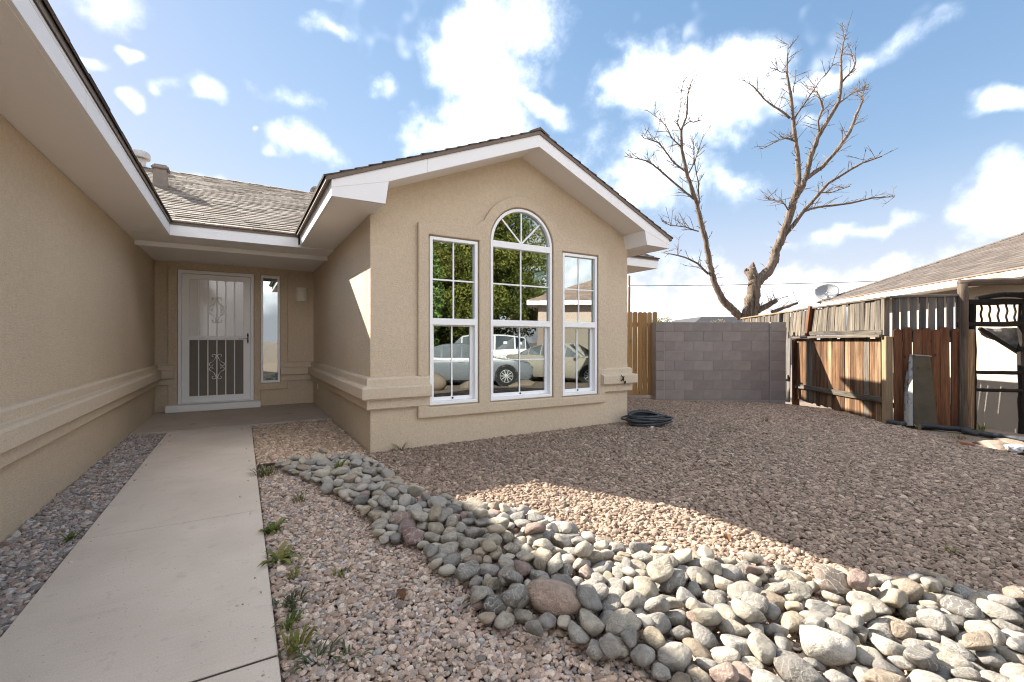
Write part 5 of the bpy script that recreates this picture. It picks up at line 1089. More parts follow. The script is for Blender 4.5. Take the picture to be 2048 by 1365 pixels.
(2.255,0.013,0.03,-0.09,-0.04,2.98,0.051,21),(1.001,3.447,0.034,0.04,0.22,-2.53,0.052,23),(0.672,4.287,0.045,0.45,-0.34,0.63,0.049,1),(1.348,2.564,0.042,-0.28,-0.12,-1.58,0.048,9),(1.319,2.054,0.032,-0.16,0.13,-2.62,0.046,19),(0.689,4.126,0.035,-0.19,-0.16,1.24,0.05,2),
(1.85,1.482,0.029,-0.54,0.14,-3.12,0.046,17),(3.044,0.32,0.031,0.54,0.07,-0.89,0.045,16),(2.351,0.668,0.036,0.15,-0.09,-0.5,0.051,19),(1.78,0.997,0.031,-0.33,-0.21,-0.46,0.044,2),(1.429,0.91,0.036,-0.03,0.06,1.15,0.05,16),(0.594,4.277,0.033,-0.14,0.27,0.32,0.046,3),
(2.681,0.804,0.036,-0.03,0,0.1,0.049,4),(2.774,0.716,0.029,-0.18,0.05,3.09,0.05,8),(1.822,1.563,0.029,-0.1,-0.04,-0.8,0.049,21),(1.465,0.989,0.039,0.02,0.27,2.25,0.048,11),(2.09,0.268,0.032,-0.05,0.16,-0.61,0.045,3),(1.423,1.614,0.04,-0.11,-0.11,-2.12,0.047,13),
(1.906,1.569,0.031,-0.09,0.29,-1.7,0.048,22),(0.865,2.299,0.036,0.25,-0.05,-1.44,0.053,3),(0.755,2.569,0.033,-0.1,-0.06,-2.01,0.05,7),(1.46,1.179,0.026,-0.16,0.05,-3.1,0.044,18),(0.983,2.704,0.04,0.47,0.17,0.05,0.048,9),(1.015,4.344,0.031,-0.01,-0.13,1.93,0.051,14),
(1.681,1.878,0.04,-0.02,0.23,1.8,0.044,9),(1.056,3.861,0.042,0,-0.59,-1.39,0.045,15),(2.711,0.094,0.033,0.42,0.08,2.57,0.051,22),(2.497,0.602,0.026,-0.27,0.15,1.87,0.043,15),(1.788,0.352,0.029,-0.2,-0.05,-0.59,0.046,1),(2.651,0.688,0.024,0.16,0.04,3,0.047,6),
(0.995,1.583,0.027,-0.15,0.03,2.38,0.045,18),(0.864,3.028,0.043,0.16,0.63,-2.71,0.052,6),(2.356,-0.009,0.034,0.54,0.28,0.72,0.048,13),(1.242,2.396,0.027,-0.16,0.01,3.01,0.045,18),(0.936,3.732,0.03,0.41,0.03,-2.16,0.045,16),(1.459,1.783,0.037,-0.22,-0.08,0.28,0.052,2),
(2.225,0.685,0.031,-0.06,-0.11,-0.35,0.05,14),(1.006,2.086,0.036,0.57,-0.05,3.11,0.051,22),(0.452,4.154,0.033,-0.32,0.14,-0.4,0.048,17),(1.899,0.74,0.031,0.3,-0.23,-0.1,0.049,11),(2.208,0.986,0.04,-0.46,-0.51,-2.48,0.049,1),(0.696,3.074,0.038,-0.33,0.15,1.61,0.051,23),
(1.487,2.121,0.043,-0.32,-0.51,1.03,0.053,5),(2.447,0.732,0.032,0.28,0.25,1.92,0.046,13),(1.502,1.33,0.03,-0.02,-0.06,2.15,0.051,12),(0.533,4.139,0.034,0.25,-0.06,2.05,0.051,7),(2.414,0.917,0.03,0.18,0.19,1.48,0.045,22),(1.39,2.462,0.045,0.06,0.3,2.79,0.053,9),
(0.785,3.212,0.031,-0.19,-0.04,-2.09,0.049,1),(0.892,2.945,0.041,-0.08,-0.1,1.19,0.048,10),(1.264,2.592,0.043,-0.17,0.22,-0.78,0.051,2),(2.789,0.349,0.028,-0.01,-0.13,-2.59,0.044,14),(1.671,1.704,0.032,0.39,-0.34,3,0.049,11),(0.741,2.638,0.027,-0.23,0.1,-2.98,0.043,21),
(1.736,1.82,0.036,-0.02,-0.04,-1.69,0.051,5),(1.329,1.651,0.032,-0.51,0.11,1.02,0.049,3),(1.136,2.503,0.033,0.49,0.24,1.04,0.047,13),(1.415,1.481,0.034,0.12,0.1,-0.99,0.046,5),(1.752,1.245,0.036,0.26,0.07,-1.53,0.05,13),(0.692,3.151,0.028,0.23,-0.1,2.18,0.045,12),
(2.346,0.473,0.034,-0.03,-0.09,-1.22,0.046,4),(1.107,1.361,0.036,-0.26,0.14,-2.24,0.052,19),(1.698,0.737,0.034,-0.17,-0.18,2.83,0.051,7),(1.056,3.953,0.028,-0.28,0.15,0.03,0.05,15),(1.508,1.907,0.037,0.23,0.06,-1.83,0.052,19),(2.578,0.307,0.027,-0.06,0,2.11,0.045,18),
(1.185,1.705,0.045,-0.39,0.11,-2.37,0.053,9),(1.505,1.246,0.032,-0.13,-0.03,0.08,0.052,14),(0.869,2.213,0.036,-0.15,-0.28,0.25,0.043,4),(1.796,0.598,0.03,0.29,0.07,2.65,0.049,12),(1.558,1.617,0.033,0.19,0.24,-2.19,0.047,13),(1.044,2.827,0.036,0.09,-0.04,2.65,0.049,17),
(0.294,4.604,0.036,0.09,-0.36,-0.47,0.043,1),(2.077,0.892,0.032,-0.1,-0.12,-1.96,0.048,7),(1.212,2.84,0.029,-0.17,0.05,1.67,0.052,18),(1.991,0.304,0.033,0.32,0.25,-1.58,0.047,13),(1.154,2.097,0.035,0.1,0.19,-2.37,0.051,13),(2.152,0.909,0.035,-0.01,0.4,-0.87,0.045,19),
(1.795,1.073,0.028,0.08,-0.04,-2.99,0.046,21),(0.864,2.071,0.033,0.04,-0.22,2.63,0.043,2),(1.333,1.347,0.03,0.02,0.25,2.3,0.045,11),(0.408,4.289,0.028,-0.21,-0.14,-2.41,0.046,21),(1.02,1.669,0.036,0.09,0.06,-1,0.05,5),(2.701,0.454,0.027,-0.24,0.16,0.35,0.045,15),
(1.083,2.073,0.028,-0.02,-0.07,-1.99,0.045,12),(1.468,0.735,0.041,0.03,0.01,-0.19,0.046,10),(1.931,1.671,0.039,-0.14,-0.09,-3.07,0.044,10),(1.679,1.615,0.034,-0.07,0.17,-1.18,0.053,22),(1.11,1.27,0.029,0.06,0.23,0.98,0.045,22),(1.969,0.664,0.037,0.09,0.37,1.22,0.044,7),
(1.282,2.912,0.029,-0.21,0.08,-1.93,0.051,21),(0.728,3.855,0.037,0.31,-0.11,0.16,0.049,17),(2.237,0.445,0.034,0.12,-0.05,-0.13,0.05,0),(1.71,1.038,0.032,0.01,-0.12,-2.45,0.049,7),(0.46,4.635,0.032,-0.22,-0.05,1.92,0.051,1),(2.202,1.286,0.03,-0.63,0.08,-1.54,0.048,17),
(1.394,1.009,0.027,0.14,-0.08,2.29,0.043,12),(0.846,3.971,0.039,-0,-0.1,-0.6,0.044,10),(2.584,0.227,0.046,-0.33,-0.09,-1.85,0.052,10),(2.705,0.351,0.042,-0.04,-0.11,0.9,0.05,10),(1.855,1.638,0.03,-0.02,0.25,1.96,0.049,22),(2.997,0.262,0.04,-0.54,0.42,-1.18,0.05,4),
(0.759,4.522,0.032,-0.12,-0.05,-2.02,0.048,7),(2.095,1.418,0.039,-0.03,-0.07,-0.92,0.052,16),(2.229,0.59,0.034,-0.16,0.14,-2.54,0.051,19),(2.573,0.653,0.035,0.32,0.23,-1.86,0.052,13),(2.038,1.24,0.039,0.13,-0.35,-2.5,0.047,9),(3.105,0.164,0.04,-0.24,-0.2,-1.2,0.046,10),
(2.122,1.254,0.028,0.46,-0.13,-2.68,0.046,12),(1.435,1.701,0.034,-0.14,0.16,-2.83,0.049,19),(1.65,1.809,0.029,-0.41,0.04,0.17,0.044,15),(1.395,2.386,0.031,0.42,0.04,-1.3,0.046,16),(0.696,3.639,0.033,0.14,0.16,-0.36,0.049,23),(1.638,2.224,0.034,-0.31,0.16,1.97,0.05,3),
(0.934,1.897,0.031,-0.54,0.1,1.06,0.048,3),(2.633,0.89,0.032,0.36,0.09,-1.64,0.048,22),(2.153,0.674,0.028,-0.17,-0.02,-0.87,0.046,21),(1.226,1.155,0.035,-0.13,0.14,0.39,0.053,19),(2.271,0.229,0.043,-0.08,-0.13,2.25,0.051,10),(2.228,0.078,0.029,-0.49,0.19,-2.35,0.046,17),
(2.125,0.344,0.03,-0.07,-0.11,1.64,0.048,14),(2.257,1.235,0.032,0.29,0.23,-0.45,0.046,13),(2.334,0.055,0.03,0.86,0.1,0.31,0.043,16),(1.081,3.02,0.03,-0.2,-0.21,2.14,0.048,11),(1.044,4.255,0.034,0.24,-0.17,2.34,0.047,3),(1.507,1.104,0.032,-0.28,0.01,-1.95,0.053,15),
(0.913,2.363,0.027,-0.01,0.01,-2.69,0.045,18),(1.924,0.228,0.034,0.02,-0.04,-2.16,0.044,4),(1.705,2.018,0.032,0.05,0.03,0.99,0.05,8),(1.417,2.585,0.036,-0.08,0.04,-0.41,0.048,4),(2.8,0.83,0.037,0.33,-0.1,2.03,0.05,17),(0.986,3.797,0.024,0.24,0.06,0.43,0.046,6),
(0.519,3.967,0.032,0.24,0.2,0.01,0.05,11),(1.619,1.225,0.045,-0.04,0.29,-1.57,0.052,9),(0.731,3.498,0.042,-0.03,-0.16,1.75,0.048,10),(1.977,1.212,0.029,-0.33,0.18,-0.32,0.05,21),(1.621,2.449,0.035,-0.02,-0.03,2.75,0.049,5),(1.897,0.481,0.032,0.16,0.27,-2.87,0.045,23),
(1.021,3.628,0.036,0.08,-0.05,-1.22,0.051,0),(0.858,4.179,0.037,-0.02,-0.11,1.48,0.051,4),(2.435,0.661,0.035,-0.04,-0.08,3.08,0.047,4),(2.054,1.065,0.039,-0.06,-0.09,2.61,0.045,10),(0.724,4.593,0.039,0.23,0.06,-1,0.044,9),(0.935,2.636,0.035,0.01,0.01,1.27,0.048,5),
(0.455,4.442,0.032,-0.39,-0.04,2.38,0.044,7),(2.029,1.385,0.028,0.01,-0.1,1.49,0.044,14),(1.237,2.661,0.03,0.06,0.11,-2.02,0.045,20),(1.19,1.879,0.034,0.32,0.22,0.4,0.051,13),(1.108,2.775,0.038,-0.19,-0.16,-0.32,0.044,10),(2.032,0.817,0.032,0.22,0.14,0.56,0.045,16),
(1.545,2.155,0.05,1.51,-0.48,-1.48,0.046,10),(0.653,3.799,0.029,-0.59,0.02,-2.2,0.044,3),(0.779,2.853,0.038,0.61,0.17,-0.81,0.045,17),(1.422,2.771,0.029,0.03,-0.14,-0.73,0.045,14),(1.217,3.047,0.027,-0.02,-0.04,2.52,0.044,12),(2.298,1.155,0.028,-0.03,0.24,1.23,0.043,22),
(1.43,1.859,0.033,0.01,-0.06,-1.59,0.046,5),(1.566,1.332,0.03,-0.03,0.24,-0.79,0.048,22),(1.736,0.938,0.028,-0.42,0.23,-2.36,0.046,21),(0.471,4.077,0.037,-0.86,0.26,1.75,0.045,23),(2.55,0.052,0.029,-0.02,-0.12,-2.42,0.046,14),(0.938,4.081,0.033,0.16,-0.1,1.04,0.044,19),
(0.927,3.264,0.045,0.83,-0.3,-1.47,0.051,4),(0.71,4.225,0.032,-0.08,0.13,0.26,0.045,23),(1.651,2.315,0.031,0.33,0.07,-1.58,0.045,16),(1.278,1.72,0.03,0.09,0.15,-1.86,0.043,20),(2.111,0.192,0.024,0.11,0.01,-1.68,0.044,6),(2.74,0.651,0.034,-0.27,0.06,2.89,0.049,3),
(1.164,2.275,0.028,-0.21,0,2.73,0.045,18),(1.399,2.042,0.037,-0.04,-0.01,-2.52,0.053,5),(0.841,3.874,0.029,-0.15,0,2.22,0.051,18),(0.919,4.562,0.034,0.12,0.32,-0.32,0.046,20),(2.534,0.125,0.031,-0.09,-0.12,2.41,0.045,7),(2.651,0.229,0.036,0.24,0.11,-1.3,0.05,19),
(1.26,1.376,0.032,0.36,0.28,-2.27,0.044,22),(0.791,3.783,0.029,0.22,-0.05,2.21,0.047,12),(0.524,4.28,0.035,0.33,0.19,0.38,0.044,5),(2.553,0.54,0.035,-0.26,-0.08,2.28,0.047,17),(0.859,4.588,0.034,0.58,-0.51,2.22,0.046,3),(2.903,0.1,0.081,0.64,0.22,0.34,0.051,19),
(0.905,1.589,0.03,0.11,0.08,-3.09,0.045,20),(0.78,2.702,0.034,0.4,-0.29,2.63,0.047,20),(0.734,4.417,0.04,-0.06,-0.12,-0.87,0.046,10),(1.864,0.667,0.042,-0.3,0.1,-1.53,0.047,9),(1.202,2.548,0.038,-0.22,-0.35,-0.92,0.048,20),(1.895,0.9,0.032,0.31,0.08,-0.57,0.046,16),
(2.264,0.513,0.031,-0.18,-0.13,2.06,0.04,2),(2.657,0.847,0.065,0.08,-0.72,-2.15,0.036,3),(1.521,2.641,0.03,0.05,-0.08,-1.93,0.038,5),(1.803,1.176,0.025,0.28,-0.24,-1.58,0.035,11),(1.795,1.442,0.03,0.04,-0.02,-2.38,0.037,4),(2.151,0.969,0.028,0.36,0.06,2.67,0.038,21),
(1.364,2.219,0.032,0.4,-0.15,-2.39,0.039,17),(1.323,2.627,0.025,-0.13,0.04,0.45,0.04,18),(0.508,4.467,0.026,-0.26,-0.07,1.71,0.037,1),(1.265,1.559,0.032,0.15,-0.37,-2.98,0.036,9),(1.413,1.332,0.027,-0.09,-0.07,-2.33,0.041,14),(2.025,0.576,0.025,0.02,-0.1,0.13,0.036,14),
(1.093,3.454,0.026,0.26,-0.12,2.05,0.041,12),(1.021,4.427,0.03,0.04,-0.24,-1.28,0.039,2),(3.087,0.23,0.029,-0.19,-0.04,0.2,0.04,7),(1.223,1.91,0.072,-0.49,-0.15,0.02,0.038,8),(1.135,1.762,0.026,0.22,-0.11,1.14,0.041,12),(1.539,1.54,0.034,0.07,0.1,-1.87,0.035,10),
(2.309,0.736,0.029,-0.27,-0.21,-0.76,0.039,2),(2.197,0.845,0.026,-0.23,-0.22,2.92,0.038,21),(1.665,0.474,0.032,-0.13,-0.03,-2.19,0.037,0),(0.979,2.773,0.027,-0.03,0.21,0.39,0.034,19),(1.221,1.07,0.028,0.05,-0.05,-1.88,0.036,5),(2.737,0.565,0.027,-0.07,-0.09,-1.72,0.04,14),
(0.953,2.067,0.03,0.15,-0.1,-2.02,0.038,19),(2.551,0.381,0.023,-0.16,0.04,-0.64,0.034,18),(1.55,2.492,0.021,0.2,-0.01,1.89,0.035,6),(1.742,1.563,0.029,-0,-0.07,-3.08,0.037,5),(1.401,1.793,0.023,-0.23,0.08,-2.03,0.035,21),(0.891,3.037,0.026,0.13,0.18,-1.22,0.037,22),
(1.42,2.515,0.027,-0.34,0.03,2.55,0.035,3),(0.97,1.465,0.043,0.68,-2.05,0.42,0.04,0),(0.839,2.156,0.037,0.13,0.58,2.35,0.039,5),(2.704,0.733,0.028,0.16,0.21,0.84,0.035,1),(1.96,1.023,0.054,0.28,-0.17,-1.54,0.034,9),(1.015,4.122,0.025,-0.06,0.04,1.99,0.035,1),
(1.345,0.878,0.029,-0.03,0.2,1.59,0.038,19),(1.184,1.231,0.035,-0.11,-0.13,0.9,0.04,10),(1.21,2.93,0.032,-0.05,-0.11,-1.4,0.041,5),(1.683,1.227,0.025,-0.21,-0.01,-1.14,0.035,1),(0.6,4.105,0.025,0.1,0.04,2.82,0.035,20),(1.668,0.973,0.03,0.12,-0.28,1.28,0.039,23),
(3.024,0.386,0.025,0.34,0,1.04,0.036,12),(2.502,0.759,0.034,0.34,0.05,1.78,0.038,4),(1.483,1.616,0.029,0.13,-0.23,0.64,0.039,23),(0.325,4.482,0.024,0.08,-0.04,-2.2,0.035,12),(0.829,3.284,0.029,0.32,-0.12,0.34,0.035,17),(2.871,0.43,0.034,-0.18,-0.16,-1.55,0.037,10),
(2.001,1.024,0.029,0.17,0.32,3.1,0.036,13),(1.067,2.398,0.029,0.15,0.04,-0.23,0.039,7),(1.814,1.269,0.03,-0.22,0.15,-0.81,0.041,19),(0.891,4.131,0.039,0.14,0.13,-1.41,0.035,11),(1.082,3.645,0.035,-0.13,-0.13,1.51,0.039,10),(2.334,0.855,0.028,0.08,-0.19,1.47,0.037,23),
(1.338,2.869,0.025,0.06,-0.01,-0.53,0.041,18),(2.309,0.422,0.024,0.35,0.03,2.34,0.036,12),(0.579,4.462,0.037,0.19,0.12,2.96,0.041,9),(1.074,3.799,0.035,-0.12,-0.02,2.27,0.038,10),(0.755,3.133,0.024,-0.14,0.06,-0.58,0.037,18),(2.511,0.687,0.029,0.03,-0.03,1.09,0.037,5),
(2.075,0.494,0.023,-0.04,0.03,2.98,0.035,18),(1.451,2.269,0.028,0.15,0.17,-0.05,0.038,23),(2.147,1.193,0.027,0.27,0.29,1.75,0.035,13),(0.863,3.585,0.034,0.51,0.08,-1.11,0.041,19),(0.652,4.055,0.035,0.07,-0.38,0.04,0.039,9),(1.295,1.802,0.025,-0.02,0.26,-1.6,0.035,22),
(1.596,0.716,0.031,0.21,-0.2,-3.1,0.038,17),(2.525,0.267,0.033,0.16,0.03,1.83,0.041,4),(2.578,0.839,0.026,-0.01,-0.12,-0.38,0.039,14),(0.663,3.377,0.029,-0.36,-0.21,-1.32,0.039,2),(1.196,2.034,0.027,0.08,-0.14,-1.17,0.035,23),(0.863,2.419,0.027,-0.26,-0.28,-0.06,0.035,2),
(0.696,3.565,0.026,0.11,-0.18,1.33,0.036,14),(2.509,0.432,0.032,0.61,-0.43,-3.12,0.034,2),(2.184,0.534,0.02,0.17,0.04,1.23,0.035,6),(1.855,0.361,0.034,-0.33,0.05,-0.68,0.035,22),(2.174,0.261,0.029,-0.35,-0.27,-0.12,0.04,2),(0.986,3.262,0.028,0.07,0.33,-1,0.039,22),
(2.073,0.128,0.028,-0.28,-0.24,1.2,0.038,2),(1.332,1.981,0.028,0.17,-0.08,2.63,0.038,0),(1.088,2.153,0.036,-0.18,-0.04,-1.28,0.038,10),(1.706,0.819,0.032,0.55,-0.05,2.15,0.036,19),(0.753,3.667,0.029,0.07,0.08,-1.14,0.037,16),(1.33,2.393,0.029,0.14,-0.08,-0.69,0.039,0),
(1.64,1.147,0.028,0.13,0.15,2.76,0.035,13),(1.109,1.457,0.029,0.29,-0.02,0.75,0.035,0),(1.933,0.325,0.028,0.09,-0.1,-2.44,0.038,7),(1.361,1.111,0.031,-0.06,-0.12,-2.67,0.039,5),(1.514,0.863,0.026,0.21,0.04,-0.24,0.038,18),(1.402,1.538,0.028,0.22,-0.07,0.83,0.039,7),
(1.72,1.746,0.028,-0.5,0.3,-0.82,0.037,22),(1.056,3.215,0.025,-0.26,0.15,0.36,0.041,15),(0.655,3.852,0.025,-0.58,0.12,-1.92,0.035,17),(1.722,0.345,0.021,0.17,0.07,-1.69,0.036,6),(2.014,0.883,0.027,0.16,-0.16,-0.31,0.035,0),(2.458,0.883,0.06,0.3,0.65,2.81,0.034,1),
(0.959,2.957,0.032,0.22,-0.03,-1.88,0.04,1),(0.936,4.334,0.024,0.02,-0.12,-1.29,0.034,14),(0.957,3.677,0.031,0.28,0.06,-1.85,0.035,4),(0.899,2.567,0.024,-0.26,0.19,-0.85,0.038,15),(0.697,2.593,0.025,0.1,0.07,-1.85,0.035,20),(0.862,1.645,0.026,0.15,0.05,1.93,0.037,20),
(2.828,0.253,0.033,0.59,-0.01,1.44,0.04,0),(1.004,1.911,0.024,-0,-0.09,1.25,0.035,12),(1.49,1.032,0.024,-0.03,-0.02,-0.76,0.036,12),(1.244,1.005,0.027,-0.14,-0.17,0.38,0.038,8),(1.348,1.255,0.067,0.39,-0.02,-1.92,0.034,2),(0.718,4.338,0.029,0.3,0.22,0.56,0.04,13),
(1.036,2.758,0.038,0.48,0.17,2.03,0.038,14),(0.902,2.858,0.022,0.24,0.11,-0.11,0.035,6),(2.248,1.088,0.026,-0.33,-0.27,2.82,0.035,2),(2.039,1.315,0.027,0.26,0.29,1.66,0.035,13),(1.255,2.985,0.025,-0.03,-0.11,-0.78,0.035,11),(2.033,0.637,0.032,-0.12,-0.09,-1.68,0.035,10),
(0.58,3.749,0.032,-0.36,-0.29,-2.56,0.039,15),(1.111,3.076,0.023,0.19,0.06,-1.61,0.041,6),(1.342,1.493,0.032,-0.21,-0.42,-0.37,0.037,1),(2.056,0.328,0.027,-0.05,0.32,0.98,0.04,22),(0.879,1.756,0.02,0.15,0.03,2.35,0.034,6),(1.174,2.679,0.028,0.23,-0.22,-1.07,0.036,3),
(1.183,2.447,0.029,0.05,-0.14,-1.52,0.036,0),(1.55,0.593,0.027,0.46,0.27,1.03,0.035,13),(0.689,3.913,0.035,-0.35,-0.1,-0.02,0.036,10),(2.753,0.811,0.026,-0.13,0.19,-1.54,0.036,11),(0.373,4.347,0.029,0.01,-0.08,3.1,0.036,4),(0.526,4.603,0.038,0.29,0.12,0.99,0.039,2),
(0.839,2.963,0.02,0.19,0.04,-1.02,0.034,6),(0.525,4.67,0.035,-0.79,-0.06,-0.52,0.038,8),(1.579,2.607,0.023,-0.13,-0.05,-1.67,0.035,21),(2.849,0.649,0.027,-0.05,-0,1.48,0.039,1),(2.399,0.114,0.025,-0.72,0.13,-2.47,0.035,3),(0.692,2.693,0.027,-0.59,0.06,-0.14,0.041,3),
(1.646,1.44,0.109,-0.23,0.52,2.42,0.063,0),(0.565,3.976,0.074,-0.77,0.06,3.08,0.066,21),(2.346,0.823,0.071,0.27,0.08,-2.7,0.063,22),(1.79,1.536,0.068,0.03,0.01,-0.76,0.062,1),(1.037,2.675,0.084,-0.96,-0.29,1.15,0.063,17),(2.515,0.658,0.068,-0.11,-0.09,1.68,0.061,8),
(0.87,4.133,0.079,-0.08,0.16,-1.93,0.059,14),(1.494,1.802,0.092,0.29,-0.04,-3.12,0.058,9),(0.697,3.946,0.082,-0.15,-0.12,-0.28,0.067,7),(1.427,2.141,0.095,0.01,0.19,1.06,0.07,20),(2.325,0.938,0.102,1.68,0.23,0.21,0.062,13),(1.727,1.085,0.077,-0.38,0.13,-1.44,0.066,14),
(0.926,2.663,0.091,0.24,0.1,-1.23,0.067,16),(2.076,0.367,0.077,-0.3,0.3,-1.49,0.064,14),(0.982,1.636,0.08,0.45,-0.04,-0.4,0.052,9),(1.371,0.933,0.053,-0.05,0.44,1.52,0.051,9),(1.559,1.132,0.079,-0.43,0.25,0.05,0.058,17),(0.663,4.653,0.104,0.35,0.47,0.63,0.05,11),
(0.952,3.027,0.068,-0.83,0.37,-3.03,0.053,1),(2.187,1.335,0.072,-0.64,0.1,-0.75,0.049,3),(1.906,1.525,0.071,-0.05,0.21,2.8,0.058,1),(3.086,0.197,0.087,0.41,-0.26,-2.62,0.057,9),(1.596,1.952,0.046,0.25,0.13,0.85,0.059,15),(1.849,0.536,0.067,0.16,-0.1,-0.55,0.049,3),
(2.229,0.132,0.06,0.45,-0.18,-2.7,0.049,16),(1.938,0.846,0.069,-0.09,-0.1,-2.64,0.052,8),(2.373,0.099,0.063,0.43,-0.05,1.28,0.049,11),(1.595,0.94,0.061,0.13,-0.15,0.34,0.058,1),(2.14,0.848,0.063,-0.34,-0.03,0.53,0.052,14),(2.725,0.582,0.071,-0.08,0.24,0.14,0.056,8),
(2.28,0.553,0.073,0,0.08,-2.9,0.052,4),(1.007,3.399,0.074,0.7,-0.43,2.78,0.051,18),(0.434,4.647,0.072,0.2,-0.28,-2.33,0.058,20),(1.925,1.379,0.083,0.33,-0.03,1.63,0.053,13),(0.535,4.429,0.065,0.4,-0.19,-0.63,0.056,6),(1.258,2.499,0.097,0.11,-0.28,-2.71,0.058,7),
(1.303,1.781,0.07,0.01,0.53,-2.27,0.055,17),(1.096,2.98,0.071,-0.04,0.55,0.63,0.053,17),(1.46,1.297,0.064,1.03,0.53,2.36,0.055,22),(1.759,0.64,0.066,-0.21,-0,2.76,0.057,17),(1.989,0.621,0.068,-0.01,-0.08,3.01,0.056,23),(1.236,1.457,0.091,0.55,-0.45,1.31,0.058,0),
(0.748,4.482,0.068,0.24,0.37,-2.11,0.05,23),(1.114,2.824,0.089,0.36,0.29,-0.24,0.059,22),(2.633,0.786,0.072,-0.03,0.07,0.52,0.052,17),(2.634,0.304,0.065,-0.01,0.17,-2.52,0.057,19),(0.555,4.176,0.065,0.27,0.2,1.89,0.055,8),(1.834,1.112,0.064,0.6,-0.11,-1.28,0.052,8),
(2.661,0.195,0.077,-0.34,0.09,-1.35,0.051,8),(2.301,0.678,0.074,-0.38,-0.08,1.3,0.056,9),(1.814,1.331,0.048,-0.34,0.73,-0.44,0.046,17),(1.149,1.836,0.074,0.16,0.34,-1.76,0.045,0),(2.523,0.297,0.072,0.29,0.06,-0.32,0.048,8),(0.752,3.045,0.076,-0.64,-0.3,-1.89,0.045,7),
(0.874,1.751,0.059,0.1,-0.28,-0.51,0.04,13),(2.741,0.774,0.056,0.05,0.21,-0.33,0.045,6),(0.85,4.443,0.079,-0.64,-0.32,0.92,0.043,14),(2.072,0.659,0.068,0.03,-0.08,-0.43,0.042,18),(0.844,2.903,0.082,-0.13,-0.18,-1.57,0.047,18),(1.531,1.859,0.075,0.03,0.21,0.17,0.04,16),
(1.617,1.622,0.054,-0.67,-0.32,1.3,0.045,17),(1.886,0.908,0.074,0.22,-0.24,-2.83,0.041,5),(1.211,2.314,0.031,-0.2,-0.26,-0.44,0.047,21),(0.81,3.784,0.08,0.58,-0.15,2.54,0.043,12),(1.396,1.385,0.069,0.42,-0.16,0.08,0.04,0),(0.902,3.153,0.098,0.48,0.21,-0.98,0.046,20),
(1.135,1.223,0.059,-0.12,-0.4,1.35,0.042,0),(1.121,2.122,0.072,-0.29,-0.07,1.51,0.041,19),(1.05,1.489,0.032,-0.39,-0.21,-2.62,0.046,3),(0.779,3.649,0.072,0.04,0.19,-1.68,0.046,12),(2.152,0.721,0.052,-0.94,-0.34,2.53,0.042,2),(0.846,2.226,0.068,-0.38,0.11,1.04,0.045,18),
(0.634,3.626,0.081,0.07,-0.02,0.34,0.045,9),(0.917,3.594,0.068,-0.15,-0.16,-0.55,0.041,8),(1.461,2.213,0.049,0.02,0.92,2.89,0.048,6),(1.036,4.003,0.059,-0.64,-0.44,-1.89,0.043,18),(2.827,0.091,0.094,-0.61,0.42,-1.42,0.046,7),(2.818,0.571,0.079,0.54,0.19,-2.56,0.042,14),
(0.477,4.491,0.07,1.01,-0.48,1.15,0.043,20),(2.137,0.287,0.052,-0.14,0.36,1.2,0.043,17),(0.978,3.157,0.105,0.6,-0.09,2.19,0.041,13),(1.23,2.963,0.063,-0.59,-0.37,-1.01,0.043,2),(0.758,3.452,0.072,0.17,-0.01,-0.1,0.048,19),(1.565,1.559,0.07,0.19,-0.14,-1.35,0.041,18),
(2.026,1.484,0.077,-0.14,0.06,-2.99,0.046,20),(1.234,1.218,0.061,-0.81,-0.14,-2.69,0.041,2),(2.049,0.529,0.052,0.42,0.18,2.61,0.043,22),(1.616,2.11,0.073,0.02,-0.26,0.83,0.048,6),(0.84,3.41,0.071,0.05,-0.07,-2.52,0.048,8),(2.03,0.839,0.064,-0.41,-0.15,0.16,0.043,8),
(1.547,1.285,0.062,0.44,0.27,2.02,0.045,7),(2.086,1.273,0.066,0.13,0.3,-0.42,0.045,16),(2.547,0.124,0.081,0.23,-0.01,0.62,0.048,10),(2.383,0.475,0.062,-0.82,0.26,-3.07,0.04,17),(0.691,3.362,0.055,-0.02,-0.16,2.82,0.041,11),(0.931,4.526,0.058,0.45,-0.17,0.84,0.04,8),
(1.227,2.239,0.096,-0.82,0.33,0,0.048,4),(2.038,1.116,0.063,0.67,0.37,2.86,0.042,22),(1.466,2.561,0.072,-0.03,0.09,-1.61,0.042,2),(1,3.837,0.071,-0.4,0.08,1.83,0.048,17)]
ROCKS = [r for r in ROCKS if r[0] > 0.24 and r[2] < 0.4]
protos = []
for s in range(24):
    co, fa = rock_proto(s, 3); me = bpy.data.meshes.new('river_rock'); me.from_pydata([tuple(c) for c in co], [], fa)
    me.polygons.foreach_set('use_smooth', [True]*len(fa)); me.materials.append(MATS['river_rock']); protos.append((me, co, fa))
SPEC = {0: ('big flat pinkish slab of rock at the lower edge of the rock bed', (0.40, 0.30, 0.235)), 1: ('rough reddish rock with white crust where the bed meets the pebbles', (0.29, 0.20, 0.175)),
        2: ('large pale oval boulder near the bottom of the rock bed', (0.47, 0.43, 0.37)), 3: ('long brown rounded rock on the edge nearest the walk', (0.30, 0.225, 0.18)),
        4: ('smooth mauve-brown rock beside the reddish crusted rock', (0.27, 0.205, 0.185)), 5: ('broad flat grey-brown rock on the shaded far edge of the bed', (0.25, 0.205, 0.165))}
def view_size(r):
    zc = 0.511*r[0]+0.8596*r[1]; xc = 0.8596*r[0]-0.511*r[1]
    if zc < 0.3: return 0.0
    u = xc/zc; v = (1.14-r[2])/zc
    return r[6]/zc if (-0.9 < u < 1.2 and v < 0.85) else 0.02*r[6]/zc
order = sorted(range(len(ROCKS)), key=lambda i: (i not in SPEC, -view_size(ROCKS[i])))
one = set(order[:300])
